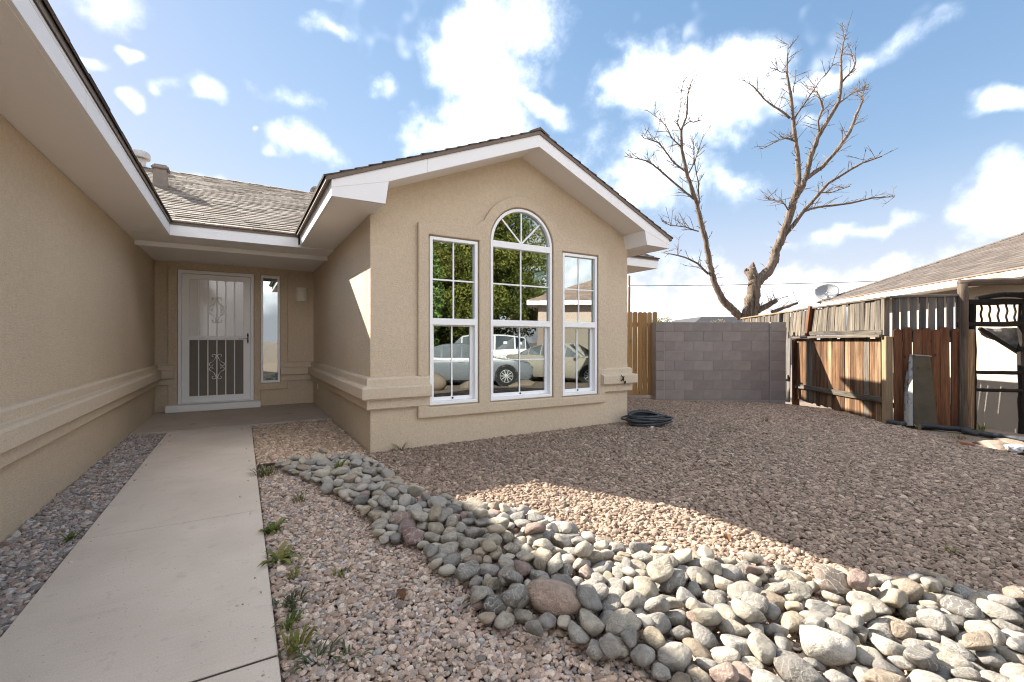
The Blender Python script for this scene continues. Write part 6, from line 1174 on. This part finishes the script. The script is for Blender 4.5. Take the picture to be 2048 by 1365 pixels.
rr = random.Random(9); rest_v, rest_f, rest_c = [], [], []
TONES = [((0.311, 0.283, 0.245), 'grey'), ((0.344, 0.314, 0.269), 'grey'), ((0.268, 0.250, 0.224), 'grey'), ((0.379, 0.335, 0.265), 'cream'), ((0.404, 0.365, 0.298), 'cream'), ((0.362, 0.305, 0.224), 'tan'), ((0.302, 0.242, 0.180), 'tan'), ((0.284, 0.212, 0.176), 'pink'), ((0.311, 0.289, 0.257), 'grey'), ((0.207, 0.192, 0.171), 'dark grey')]
for i, (x, y, z, ex, ey, ez, r, p) in enumerate(ROCKS):
    col, kind_ = rr.choices(TONES, weights=(4, 4, 2.5, 4, 4, 2.5, 1.5, 1.2, 3, 0.8))[0]; kk = rr.uniform(0.9, 1.08)
    if i in SPEC: col = SPEC[i][1]; kk = 1
    col = tuple(c*kk for c in col)
    if i in one:
        o = link('river_rock', protos[p][0], None, None, loc=(x, y, z-0.012), rot=(ex, ey, ez)); o.scale = (r, r, r); o.color = (*col, 1)
        zone = next(n_ for lim, n_ in ((4.3, 'at the bay corner end'), (3.5, 'in the top part'), (2.8, 'in the upper part'), (2.2, 'above the middle'), (1.65, 'in the middle part'), (1.2, 'in the lower part'), (0.8, 'near the bottom'), (-9, 'at the very bottom')) if y > lim)
        le = float(np.interp(y, [0.3, 1.0, 1.4, 1.9, 2.4, 2.9, 3.3, 4.0, 4.6], [1.7, 1.14, 0.94, 0.83, 0.78, 0.64, 0.60, 0.42, 0.21])); ri = float(np.interp(y, [0.5, 0.9, 1.2, 1.6, 2.05, 2.6, 2.9, 3.2, 4.2, 4.7], [3.02, 2.85, 2.41, 2.10, 1.79, 1.69, 1.40, 1.17, 1.14, 1.0]))
        q = (x-le)/max(0.1, ri-le); side = 'walk side' if q < 0.33 else 'centre' if q < 0.67 else 'yard side'
        c_ = protos[p][1]; wd, th = np.ptp(c_[:, 1])/2, np.ptp(c_[:, 2])/2; form = 'angular' if p % 6 >= 4 else 'flat' if th < 0.46 else 'long' if wd < 0.70 else 'rounded'
        size_ = 'large' if r > 0.064 else 'medium' if r > 0.050 else 'small'
        tag(o, SPEC[i][0] if i in SPEC else '%s %s %s river rock %s of the rock bed, %s' % (size_, form, kind_, zone, side), 'rock', 'rocks of the dry stream bed')
    else:
        M = Matrix.LocRotScale(Vector((x, y, z-0.012)), Euler((ex, ey, ez)), Vector((r, r, r))); b = len(rest_v)
        rest_v += [tuple(M @ Vector(c)) for c in protos[p][1]]; rest_f += [tuple(b+k for k in f) for f in protos[p][2]]; rest_c += [col]*len(protos[p][1])
if rest_v:
    me = bpy.data.meshes.new('small_rocks'); me.from_pydata(rest_v, [], rest_f); me.polygons.foreach_set('use_smooth', [True]*len(rest_f))
    at = me.color_attributes.new('col', 'FLOAT_COLOR', 'POINT'); at.data.foreach_set('color', np.array([(*c, 1) for c in rest_c], dtype=np.float32).ravel())
    mat_vcol('rock_mass', 0.85, 30, 0.004)
    tag(link('small_rocks', me, 'rock_mass'), 'smaller river rocks filling the rest of the rock bed', 'rocks', kind='stuff')

# ------------------------------------------------------------------ gravel: real pebbles, each placed on the ground
def pebble_protos():
    out = []
    for s in range(7):
        rng = np.random.RandomState(500+s); bm = bmesh.new(); bmesh.ops.create_icosphere(bm, subdivisions=2, radius=1.0)
        co = np.array([v.co[:] for v in bm.verts]); fa = [[v.index for v in f.verts] for f in bm.faces]; bm.free()
        for k in range(7):
            n = rng.randn(3); n /= np.linalg.norm(n); lim = 0.55+rng.rand()*0.25; sd = co@n; co = co - (np.clip(sd-lim, 0, None)*0.95)[:, None]*n
        co = co*np.array([1.0, 0.72+0.2*rng.rand(), 0.55+0.2*rng.rand()]); me = bpy.data.meshes.new('pebble'); me.from_pydata([tuple(c) for c in co], [], fa); me.materials.append(MATS['pebble'])
        me.polygons.foreach_set('use_smooth', [False]*len(fa))
        out.append(bpy.data.objects.new('pebble', me))
    return out
PEB = pebble_protos()
def gravel_tree():
    ng = bpy.data.node_groups.new('gravel', 'GeometryNodeTree')
    ng.interface.new_socket('Geometry', in_out='INPUT', socket_type='NodeSocketGeometry'); ng.interface.new_socket('Geometry', in_out='OUTPUT', socket_type='NodeSocketGeometry')
    N, L = ng.nodes, ng.links; gi = N.new('NodeGroupInput'); go = N.new('NodeGroupOutput')
    g2i = N.new('GeometryNodeGeometryToInstance')
    for p in PEB:
        oi = N.new('GeometryNodeObjectInfo'); oi.inputs['Object'].default_value = p; L.new(oi.outputs['Geometry'], g2i.inputs[0]) if False else None
    jn = N.new('GeometryNodeJoinGeometry')
    for p in reversed(PEB):
        oi = N.new('GeometryNodeObjectInfo'); oi.inputs['Object'].default_value = p; oi.inputs['As Instance'].default_value = True; L.new(oi.outputs['Geometry'], jn.inputs[0])
    iop = N.new('GeometryNodeInstanceOnPoints'); L.new(gi.outputs[0], iop.inputs['Points']); L.new(jn.outputs[0], iop.inputs['Instance']); iop.inputs['Pick Instance'].default_value = True
    def attr(name, t):
        a = N.new('GeometryNodeInputNamedAttribute'); a.data_type = t; a.inputs['Name'].default_value = name; return a.outputs['Attribute']
    L.new(attr('pid', 'INT'), iop.inputs['Instance Index']); L.new(attr('prot', 'FLOAT_VECTOR'), iop.inputs['Rotation']); L.new(attr('pscl', 'FLOAT_VECTOR'), iop.inputs['Scale'])
    L.new(iop.outputs[0], go.inputs[0]); N.remove(g2i); return ng
GT = gravel_tree()
def inpoly(x, y, poly):
    r = np.zeros(x.shape, bool); n = len(poly)
    for i in range(n):
        x1, y1 = poly[i]; x2, y2 = poly[(i+1) % n]
        c = ((y1 > y) != (y2 > y)); xi = (x2-x1)*(y-y1)/(y2-y1+1e-12)+x1; r ^= c & (x < xi)
    return r
def gravel(name, label, x0, x1, y0, y1, sp, size, ok, colour, seed, zoff=0.0, keep=1.0):
    rng = np.random.RandomState(seed); nx = int((x1-x0)/sp); ny = int((y1-y0)/(sp*0.866))
    I, J = np.meshgrid(np.arange(nx), np.arange(ny)); X = x0+(I+0.5*(J % 2))*sp; Y = y0+J*sp*0.866
    X = (X+rng.uniform(-.42, .42, X.shape)*sp).ravel(); Y = (Y+rng.uniform(-.42, .42, Y.shape)*sp).ravel()
    m = ok(X, Y) & (rng.rand(len(X)) < keep)
    zc = 0.511*X+0.8596*Y; xc = 0.8596*X-0.511*Y; m &= (zc > 0.55) & (np.abs(xc) < 1.32*zc+0.35)      # only what this or a nearby viewpoint can see
    X, Y = X[m], Y[m]; n = len(X); s = size*np.clip(rng.lognormal(0, 0.30, n), 0.45, 2.1)
    Z = gz(X, Y) + zoff + s*0.25 + rng.uniform(-.006, .008, n)
    me = bpy.data.meshes.new(name); me.vertices.add(n); me.vertices.foreach_set('co', np.stack([X, Y, Z], 1).astype(np.float32).ravel())
    a = me.attributes.new('pid', 'INT', 'POINT'); a.data.foreach_set('value', rng.randint(0, 7, n).astype(np.int32))
    a = me.attributes.new('prot', 'FLOAT_VECTOR', 'POINT'); a.data.foreach_set('vector', np.stack([rng.uniform(-.5, .5, n), rng.uniform(-.5, .5, n), rng.uniform(0, 6.28, n)], 1).astype(np.float32).ravel())
    a = me.attributes.new('pscl', 'FLOAT_VECTOR', 'POINT'); a.data.foreach_set('vector', np.stack([s*rng.uniform(.85, 1.25, n), s*rng.uniform(.85, 1.1, n), s*rng.uniform(.8, 1.15, n)], 1).astype(np.float32).ravel())
    c = colour(X, Y, rng); a = me.attributes.new('pcol', 'FLOAT_COLOR', 'POINT'); a.data.foreach_set('color', np.concatenate([c, np.ones((n, 1))], 1).astype(np.float32).ravel())
    o = link(name, me, None); o.modifiers.new('gravel', 'NODES').node_group = GT
    print(name, n); return tag(o, label, 'gravel', kind='stuff')
def tones(pal, w, var=0.36):
    pal = np.array(pal); w = np.array(w, float); w /= w.sum()
    def f(X, Y, rng): return pal[rng.choice(len(pal), len(X), p=w)]*rng.uniform(1-var, 1+var, (len(X), 1))
    return f
PINK = [(0.426, 0.323, 0.256), (0.369, 0.273, 0.217), (0.473, 0.375, 0.300), (0.334, 0.300, 0.273), (0.415, 0.305, 0.225), (0.519, 0.432, 0.348), (0.276, 0.232, 0.206)]
MAUVE = [(0.276, 0.200, 0.148), (0.316, 0.234, 0.174), (0.237, 0.171, 0.128), (0.360, 0.272, 0.201), (0.289, 0.215, 0.164), (0.412, 0.314, 0.231)]
TANG = [(0.496, 0.375, 0.272), (0.434, 0.323, 0.233), (0.546, 0.428, 0.322), (0.372, 0.276, 0.206)]
MIXG = [(0.336, 0.266, 0.226), (0.279, 0.255, 0.241), (0.368, 0.348, 0.331), (0.291, 0.217, 0.183), (0.414, 0.358, 0.314), (0.223, 0.206, 0.199)]
SPLIT = [(1.10, 4.79), (1.12, 4.14), (1.15, 3.2), (1.38, 2.90), (1.67, 2.57), (1.77, 2.03), (2.08, 1.55), (2.39, 1.15), (2.86, .8), (3.3, .1), (4.5, -2), (30, -2), (30, 9), (1.1, 9)]
gravel('gravel', 'grey-brown pebbles in the strip between wall and walk', -1.19, -0.80, 0.4, 7.16, 0.0165, 0.0135, lambda X, Y: (X > -1.18) & (X < -0.812), tones(MIXG, [3, 2, 2, 2, 2, 1]), 1, 0.004)
gravel('gravel', 'pinkish pebbles between the walk and the rock bed', 0.12, 3.4, -0.2, 4.74, 0.0150, 0.0122, lambda X, Y: (X > 0.128) & ~inpoly(X, Y, SPLIT) & (Y < 4.73), tones(PINK, [4, 3, 3, 2, 2, 2, 1]), 2, 0.004)
gravel('gravel', 'tan gravel in the corner beside the porch', 0.12, 1.15, 4.76, 7.17, 0.0185, 0.0145, lambda X, Y: (X > 0.128) & (X < 1.145) & (Y > 4.77) & (Y < 7.155), tones(TANG, [3, 2, 2, 2]), 3, 0.004)
gravel('stray_pebbles', 'few stray pebbles kicked onto the concrete walk', -0.80, 0.115, 0.6, 7.1, 0.02, 0.0075, lambda X, Y: ((X > -0.02) | (X < -0.70)) & (X < 0.105) & (X > -0.79), tones(PINK, [4, 3, 3, 2, 2, 2, 1]), 9, 0.036, 0.010)
FN = lambda X, Y: ((X-8.47)*0.769 - (Y-3.04)*0.639 < -0.02) & ((X-8.49)*0.714 + (Y-2.99)*0.70 < 0.0)
WL = lambda X, Y: ((X-7.6)*0.511 + (Y-6.54)*0.8596) < 0.35
gravel('gravel', 'dark mauve-brown gravel spread over the side yard', 1.1, 10.2, 0.0, 7.6, 0.0185, 0.0145,
       lambda X, Y: inpoly(X, Y, SPLIT) & ~((X < 4.805) & (Y > 4.80)) & ~((X < 6.1) & (Y > 6.2)) & WL(X, Y) & (((X-8.47)*0.769 - (Y-3.04)*0.639) < 0.05) & ((Y > 1.2) | (X < 7.6)), tones(MAUVE, [4, 4, 3, 2, 2, 1]), 4, 0.004)

# ------------------------------------------------------------------ edging, weeds, hose
ed = MB().box((0.125, 4.735, -0.12), (0.62, 4.765, 0.012), 0.004).build('edging_board', 'edging_wood'); tag(ed, 'dark sunken edging board between tan gravel and rocks', 'edging')
def weed(loc, n, h, spread, cols, seed, label, wide=0.006, flat=0.0):
    rng = random.Random(seed); mb = MB()
    for k in range(n):
        a = rng.uniform(0, 6.283); r = spread*rng.random(); b = Vector((r*math.cos(a), r*math.sin(a), -0.01)); hh = h*rng.uniform(0.5, 1.1); out = rng.uniform(0.2, 0.9)+flat; col = rng.choice(cols)
        d = Vector((math.cos(a+rng.uniform(-.6, .6)), math.sin(a+rng.uniform(-.6, .6)), 0)); s = Vector((-d.y, d.x, 0))*wide*rng.uniform(0.6, 1.2)
        P = [b, b+d*hh*out*0.35+Vector((0, 0, hh*0.55)), b+d*hh*out*0.8+Vector((0, 0, hh*0.85*(1-flat*0.4))), b+d*hh*out*1.25+Vector((0, 0, hh*0.8*(1-flat*0.7)))]
        mb.add([P[0]-s*.6, P[0]+s*.6, P[1]-s, P[1]+s, P[2]-s*.8, P[2]+s*.8, P[3]], [(0, 1, 3, 2), (2, 3, 5, 4), (4, 5, 6)], col)
    o = mb.build('weed', 'leaf', None, loc=loc); return tag(o, label, 'weed', 'weeds growing in the gravel')
GR = [(0.10, 0.14, 0.035), (0.14, 0.18, 0.05), (0.08, 0.11, 0.03)]; YG = [(0.22, 0.22, 0.06), (0.17, 0.19, 0.05), (0.26, 0.24, 0.09)]; BG = [(0.10, 0.125, 0.065), (0.13, 0.155, 0.095), (0.09, 0.105, 0.05)]; DR = [(0.30, 0.24, 0.14), (0.24, 0.19, 0.10), (0.12, 0.12, 0.05)]
weed((0.17, 4.47, -0.02), 60, 0.09, 0.09, GR+DR, 1, 'dark green weed clump at the walk edge by the edging board')
weed((0.36, 3.62, -0.02), 22, 0.07, 0.04, GR+DR, 2, 'small dark weed alone in the pebbles left of the rock bed')
weed((0.155, 3.10, -0.02), 20, 0.085, 0.03, GR+YG, 3, 'leafy weed with a white seed head beside the walk', 0.012, 0.2)
weed((0.175, 2.68, -0.02), 22, 0.085, 0.03, YG+GR, 4, 'broad-leaved green weed spreading over the walk edge', 0.014, 0.5)
weed((0.225, 2.47, -0.02), 20, 0.05, 0.025, YG, 5, 'tiny yellow-green weed just right of the broad-leaved weed')
weed((0.185, 2.22, -0.02), 40, 0.06, 0.055, BG, 6, 'low blue-green weed mat along the walk edge')
weed((0.165, 2.04, -0.02), 26, 0.06, 0.035, YG+GR, 7, 'small yellowish weed below the blue-green mat')
weed((0.170, 1.88, -0.02), 36, 0.085, 0.04, YG, 8, 'bright yellow-green grass tuft near the lowest walk joint')
weed((0.23, 1.775, -0.02), 26, 0.065, 0.07, BG, 9, 'blue-green grass blades lying at the bottom of the picture', 0.004, 0.5)
weed((0.34, 1.74, -0.02), 14, 0.05, 0.05, BG, 10, 'thin grass sprig in the pebbles near the bottom edge', 0.004, 0.4)
weed((0.42, 2.36, -0.02), 14, 0.05, 0.03, YG, 11, 'small olive weed in the middle of the pinkish pebbles')
weed((0.69, 4.02, 0.06), 26, 0.09, 0.025, YG+GR, 12, 'upright green weed growing between the river rocks')
weed((-0.85, 3.58, -0.02), 18, 0.06, 0.03, GR, 13, 'green weed in the pebble strip left of the walk')
weed((3.36, 0.93, -0.02), 16, 0.04, 0.03, YG, 14, 'tiny bright weed in the dark gravel at right')
weed((1.46, 4.74, -0.02), 26, 0.12, 0.03, DR+GR, 15, 'dry curling grass tuft against the bay wall', 0.003, 0.5)
weed((6.75, 3.92, -0.08), 30, 0.10, 0.06, DR, 16, 'dry brown weed clump alone in the side yard gravel')
weed((8.05, 2.12, -0.12), 40, 0.06, 0.12, DR+YG, 17, 'straw-coloured weed mat in front of the black pipe', 0.006, 0.3)
weed((9.25, 2.20, -0.16), 24, 0.12, 0.05, YG, 18, 'yellow weed growing at the foot of the cream wall')
weed((8.30, 2.62, -0.12), 18, 0.08, 0.04, DR, 19, 'dry grass at the foot of the metal casing')

for k, (x, y, lbl) in enumerate([(3.85, 2.62, 'dry brown leaf lying on the dark gravel'), (2.42, 1.62, 'curled tan leaf on the gravel beside the rocks'), (5.6, 3.3, 'small dry leaf in the middle of the side yard'), (0.62, 2.0, 'dry leaf on the pinkish pebbles')]):
    lf = MB(); rl = random.Random(k)
    for i in range(7):
        t = i/6; w = 0.022*math.sin(math.pi*(0.08+0.9*t)); lf.v += [(t*0.075, -w, 0.012+0.018*math.sin(t*3)), (t*0.075, 0.0, 0.004+0.018*math.sin(t*3)), (t*0.075, w, 0.014+0.018*math.sin(t*3))]
    for i in range(6):
        for j in (0, 1): lf.f.append((i*3+j, i*3+j+1, i*3+j+4, i*3+j+3))
    lf.c = [(0.17, 0.085, 0.04)]*len(lf.v)
    tag(lf.build('fallen_leaf', 'leaf', None, loc=(x, y, g1(x, y)+0.012), rot=(0, 0, rl.uniform(0, 6))), lbl, 'leaf', 'dry leaves on the gravel')
def hose():
    rng = random.Random(5); t = thing('garden_hose', 'coiled grey garden hose lying on the gravel at the bay corner', 'hose', (4.77, 4.44, g1(4.77, 4.44)+0.012), R(-27))
    pts = []; turns = 11
    for i in range(turns*26):
        a = 6.28319*i/26; k = i/26.0; kk = int(k)
        r1 = random.Random(kk*3+1); r2 = random.Random(kk*3+4); f = k-kk; f = f*f*(3-2*f)
        par = lambda q: (q.uniform(0.20, 0.325), q.uniform(0.135, 0.20), q.uniform(-.05, .05), q.uniform(-.03, .03), q.uniform(-.10, .12))
        A, B = par(r1), par(r2); ra, rb_, ox, oy, tl = [x*(1-f)+y*f for x, y in zip(A, B)]
        if kk % 4 == 3: ox += 0.09
        x = ox + ra*math.cos(a); y = oy + rb_*math.sin(a); z = 0.012 + 0.0125*k + tl*(x*0.25) + 0.10*max(0, math.sin(a))*k/turns*0.5
        pts.append((x, y, max(z, 0.010)))
    pts += [(pts[-1][0]-0.06*i, pts[-1][1]-0.035*i, max(0.012, pts[-1][2]-0.035*i)) for i in range(1, 5)]
    MB().tube(pts, 0.0125, 8).build('tubing', 'hose_rubber', t, smooth=True)
    e = Vector(pts[0]); MB().tube([e, e+Vector((0.03, -0.02, 0.0))], 0.017, 10).build('coupling', 'galvanised', t)
    e = Vector(pts[-1]); MB().tube([e, e+Vector((-0.045, -0.02, -0.004))], 0.016, 10).build('coupling', 'white_bag', t)
hose()

# ------------------------------------------------------------------ what the windows mirror: trees, cars and a house behind the viewer
def clumps(seed, n, rx, rz, zc, r0, r1):
    rng = random.Random(seed); out = []
    for _ in range(n):
        a = rng.uniform(0, 6.283); e = rng.uniform(-1, 1); q = rng.random()**0.4
        out.append((rx*q*math.cos(a)*math.sqrt(1-e*e), rx*q*math.sin(a)*math.sqrt(1-e*e), zc+rz*q*e, rng.uniform(r0, r1)))
    return out
YGR = [(0.100, 0.117, 0.021), (0.142, 0.148, 0.028), (0.077, 0.092, 0.019), (0.165, 0.153, 0.033)]
leafy('shade_tree', 'broad tall yellow-green tree mirrored in the arched window', 'tree', (12.0, -14.8, 0.0), 2.6, clumps(1, 70, 3.9, 4.6, 5.2, 0.9, 1.6), 80000, 0.088, YGR, 11, 'trees mirrored in the bay windows', 0.30)
leafy('shade_tree', 'rounded olive-green tree mirrored in the left window', 'tree', (9.4, -12.6, 0.0), 1.6, clumps(2, 44, 2.5, 2.6, 3.3, 0.7, 1.2), 42000, 0.080, YGR, 12, 'trees mirrored in the bay windows', 0.22)
leafy('poplar_tree', 'slender light green tree mirrored at the edge of the left window', 'tree', (6.9, -9.6, 0.0), 1.4, clumps(3, 30, 0.75, 2.3, 3.0, 0.35, 0.65), 9000, 0.075, [(0.13, 0.19, 0.05), (0.10, 0.16, 0.04), (0.16, 0.22, 0.07)], 13, 'trees mirrored in the bay windows', 0.12)
leafy('shade_tree', 'low dark green tree mirrored behind the cars', 'tree', (6.2, -13.5, 0.0), 1.2, clumps(4, 34, 2.8, 2.0, 2.4, 0.8, 1.3), 15000, 0.12, [(0.06, 0.085, 0.02), (0.08, 0.105, 0.025)], 14, 'trees mirrored in the bay windows', 0.2)
def car(name, label, loc, head, L_, W, Hh, paint, prof, wheel_x, wr=0.33):
    """prof: (x 0..1 front to back, belt height, top height) as shares of length and height; front is +x"""
    t = thing(name, label, 'car', loc, head, 'cars parked behind the viewer')
    st = [(L_*(0.5-p[0]), p[1]*Hh, p[2]*Hh) for p in prof]; n = len(st); sec = []
    for i, (x, zb, zt) in enumerate(st):
        e = 1-0.16*abs(2*i/(n-1)-1)**5; w = W/2*e; cab = max(0.0, zt-zb); wr_ = w*(1-0.32*min(1, cab/0.5))
        z0 = 0.20 + (0.14 if i in (0, n-1) else 0)
        half = [(w*0.88, z0), (w*0.97, z0+0.12), (w, zb*0.68), (w*0.965, zb-0.02), (w*0.955, zb), (wr_, max(zb+0.004, zt-0.05)), (wr_*0.72, max(zb+0.008, zt-0.008)), (0, max(zb+0.01, zt))]
        sec.append([(x, a, b) for a, b in half] + [(x, -a, b) for a, b in half[-2::-1]])
    m = len(sec[0]); body = MB(); gl = MB(); top = MB()
    for s_ in sec: body.v += s_; 
    for i in range(n-1):
        for j in range(m-1): body.f.append((i*m+j, i*m+j+1, (i+1)*m+j+1, (i+1)*m+j))
    body.f.append(tuple(range(m))); body.f.append(tuple((n-1)*m+j for j in range(m))[::-1])
    bo = body.build('body', paint, t, smooth=False); me = bo.data; me.polygons.foreach_set('use_smooth', [True]*len(me.polygons))
    for sd in (0, 1):
        a, b = (4, 5) if sd == 0 else (m-6, m-5); lo, hi = (4, 5) if sd == 0 else (m-5, m-6); sg = 1 if sd == 0 else -1
        for i in range(n-1):
            c0, c1 = st[i][2]-st[i][1], st[i+1][2]-st[i+1][1]
            if max(c0, c1) < 0.15: continue
            P = [Vector(sec[i][lo]), Vector(sec[i+1][lo]), Vector(sec[i+1][hi]), Vector(sec[i][hi])]; ce = sum(P, Vector())/4
            P = [ce+(q-ce)*0.90+Vector((0, sg*0.012, 0.006)) for q in P]; MB().add(P+[q-Vector((0, sg*0.02, 0)) for q in P], [(0, 1, 2, 3), (7, 6, 5, 4), (0, 4, 5, 1), (1, 5, 6, 2), (2, 6, 7, 3), (3, 7, 4, 0)]).build('side_window', 'car_glass', t)
    for i in range(n-1):
        c0, c1 = st[i][2]-st[i][1], st[i+1][2]-st[i+1][1]
        if abs(c0-c1) > 0.22:
            P = [Vector(sec[i][6]), Vector(sec[i+1][6]), Vector(sec[i+1][m-7]), Vector(sec[i][m-7])]; ce = sum(P, Vector())/4; up = Vector((0.02 if c1 > c0 else -0.02, 0, 0.016))
            P = [ce+(q-ce)*0.92+up for q in P]; MB().add(P+[q-up*1.2 for q in P], [(0, 1, 2, 3), (7, 6, 5, 4), (0, 4, 5, 1), (1, 5, 6, 2), (2, 6, 7, 3), (3, 7, 4, 0)]).build('windscreen' if c1 > c0 else 'rear_window', 'car_glass', t)
    for wx in wheel_x:
        for sg in (-1, 1):
            M = Matrix.Translation((L_*(0.5-wx), sg*(W/2-0.10), wr)) @ Matrix.Rotation(R(90)*-sg, 4, 'X')
            whl = MB().lathe([(wr*0.66, -0.10), (wr*0.96, -0.10), (wr, -0.07), (wr, 0.08), (wr*0.95, 0.115), (wr*0.68, 0.118), (wr*0.66, 0.08)], 26, M).build('wheel', 'tyre', t, smooth=False)
            rm = MB().lathe([(wr*0.655, 0.02), (wr*0.66, 0.10), (wr*0.60, 0.108), (wr*0.58, 0.05)], 26, M)
            rm.build('rim', 'alloy', whl)
            sp = MB()
            for k in range(10):
                a = 6.28319*k/10; sp.tube([M @ Vector((0.03*math.cos(a), 0.03*math.sin(a), 0.105)), M @ Vector((wr*0.6*math.cos(a), wr*0.6*math.sin(a), 0.10))], 0.016, 4)
            sp.lathe([(0.055, 0.05), (0.055, 0.115), (0.03, 0.122)], 12, M); sp.build('spokes', 'alloy', whl)
            MB().lathe([(wr*1.17, -0.1), (wr*1.17, 0.103), (wr*0.5, 0.1035)], 24, M).build('wheel_arch', 'black_plastic', t)
    for sg in (-1, 1):
        MB().box((L_*0.5-0.30, sg*W*0.36-0.14, st[1][1]-0.20), (L_*0.5-0.05, sg*W*0.36+0.14, st[1][1]-0.06), 0.03).build('headlight', 'lamp_glass', t)
        MB().box((-L_*0.5+0.02, sg*W*0.38-0.10, st[-2][1]-0.18), (-L_*0.5+0.16, sg*W*0.38+0.10, st[-2][1]-0.04), 0.03).build('tail_light', 'brick_red', t)
        MB().box((L_*0.20-0.06, sg*W*0.52-0.09, Hh*0.62), (L_*0.20+0.06, sg*W*0.52+0.09, Hh*0.70), 0.025).build('mirror', paint, t)
        MB().box((-0.1, sg*(W/2)-0.012, Hh*0.56), (0.08, sg*(W/2)+0.012, Hh*0.585), 0.006).build('door_handle', 'alloy', t)
    MB().box((L_*0.5-0.10, -W*0.25, 0.28), (L_*0.5+0.005, W*0.25, 0.55), 0.02).build('grille', 'black_plastic', t)
    return t
SEDAN = [(0.0, 0.42, 0.42), (0.03, 0.54, 0.545), (0.14, 0.60, 0.61), (0.27, 0.65, 0.66), (0.42, 0.66, 0.95), (0.50, 0.66, 1.0), (0.64, 0.66, 0.99), (0.76, 0.67, 0.90), (0.87, 0.68, 0.69), (0.97, 0.66, 0.67), (1.0, 0.50, 0.50)]
SUV = [(0.0, 0.38, 0.38), (0.03, 0.50, 0.505), (0.14, 0.56, 0.57), (0.25, 0.59, 0.60), (0.38, 0.60, 0.95), (0.48, 0.60, 1.0), (0.66, 0.61, 1.0), (0.84, 0.63, 0.97), (0.93, 0.64, 0.93), (0.985, 0.63, 0.65), (1.0, 0.40, 0.40)]
HA = math.atan2(0.47, 0.88)
def at_ground(x, y): return (x, y, g1(x, y)-0.012)
car('parked_car', 'silver sedan mirrored in the left and middle windows', at_ground(6.75, -5.0), HA, 4.8, 1.83, 1.42, 'car_silver', SEDAN, (0.19, 0.79))
car('parked_car', 'white sport utility car mirrored behind the silver sedan', at_ground(8.4, -7.3), HA+math.pi, 4.6, 1.86, 1.74, 'car_white', SUV, (0.18, 0.80), 0.36)
car('parked_car', 'beige car mirrored in the right window', at_ground(10.4, -3.9), R(62), 4.3, 1.76, 1.46, 'car_beige', SEDAN, (0.19, 0.80))
def boulder(loc, s, seed, lbl):
    co, fa = rock_proto(seed, 3); me = bpy.data.meshes.new('boulder'); me.from_pydata([(c[0]*s[0], c[1]*s[1]*1.3, c[2]*s[2]*1.7) for c in co], [], fa); me.polygons.foreach_set('use_smooth', [True]*len(fa))
    tag(link('boulder', me, 'boulder', None, loc=loc), lbl, 'boulder')
boulder((4.05, -1.0, g1(4.05, -1.0)+0.16), (0.32, 0.27, 0.24), 31, 'tan landscape boulder mirrored low in the left window')
boulder((5.3, -1.3, g1(5.3, -1.3)+0.08), (0.34, 0.28, 0.16), 32, 'flat pinkish boulder mirrored low in the windows')
boulder((7.2, -1.9, g1(7.2, -1.9)+0.05), (0.50, 0.34, 0.14), 33, 'long low boulder mirrored under the sedan nose')
dv = MB(); ny_, nx_ = 16, 10
for i in range(ny_+1):
    for k in range(nx_+1):
        x = -7.4 + 6.6*k/nx_; y = -1.7 - 8.0*i/ny_; dv.v.append((x, y, g1(x, y)+0.02))
for i in range(ny_):
    for k in range(nx_): dv.f.append((i*(nx_+1)+k, i*(nx_+1)+k+1, (i+1)*(nx_+1)+k+1, (i+1)*(nx_+1)+k))
tag(dv.build('driveway', 'concrete'), 'pale concrete driveway added unseen behind the viewer to bounce sunlight', None, kind='structure')  # unseen paving, added for its sunlit bounce onto the front walls
ah = thing('house_across', 'brown-roofed house mirrored in the right-hand window', 'house', (12.5, -8.9, 0.0), R(37))
MB().box((0, -7, -0.5), (10, 0, 2.95), 0.01).build('wall', 'pink_stucco', ah)
MB().box((1.2, -0.02, 0.0), (6.0, 0.03, 2.2), 0.01).build('garage_door', 'cream_stucco', ah)
MB().box((-0.5, -7.5, 2.88), (10.5, 0.5, 2.93)).box((-0.5, 0.47, 2.86), (10.5, 0.51, 3.10)).box((-0.51, -7.5, 2.86), (-0.47, 0.469, 3.10)).build('fascia', 'white_paint', ah)
ahr = MB().add([(-0.55, 0.55, 3.1), (10.55, 0.55, 3.1), (10.55, -7.55, 3.1), (-0.55, -7.55, 3.1), (3.5, -3.5, 4.75), (6.5, -3.5, 4.75)], [(0, 1, 5, 4), (1, 2, 5), (2, 3, 4, 5), (3, 0, 4), (3, 2, 1, 0)]).build('roof', 'brown_metal', ah)
shingles_on(ahr, ((-0.55, 0.55, 3.1), (10.55, 0.55, 3.1), (3.5, -3.5, 4.75), (6.5, -3.5, 4.75)), None, 0.16, [(0.23, 0.165, 0.135), (0.26, 0.19, 0.155), (0.20, 0.145, 0.12)], 8)
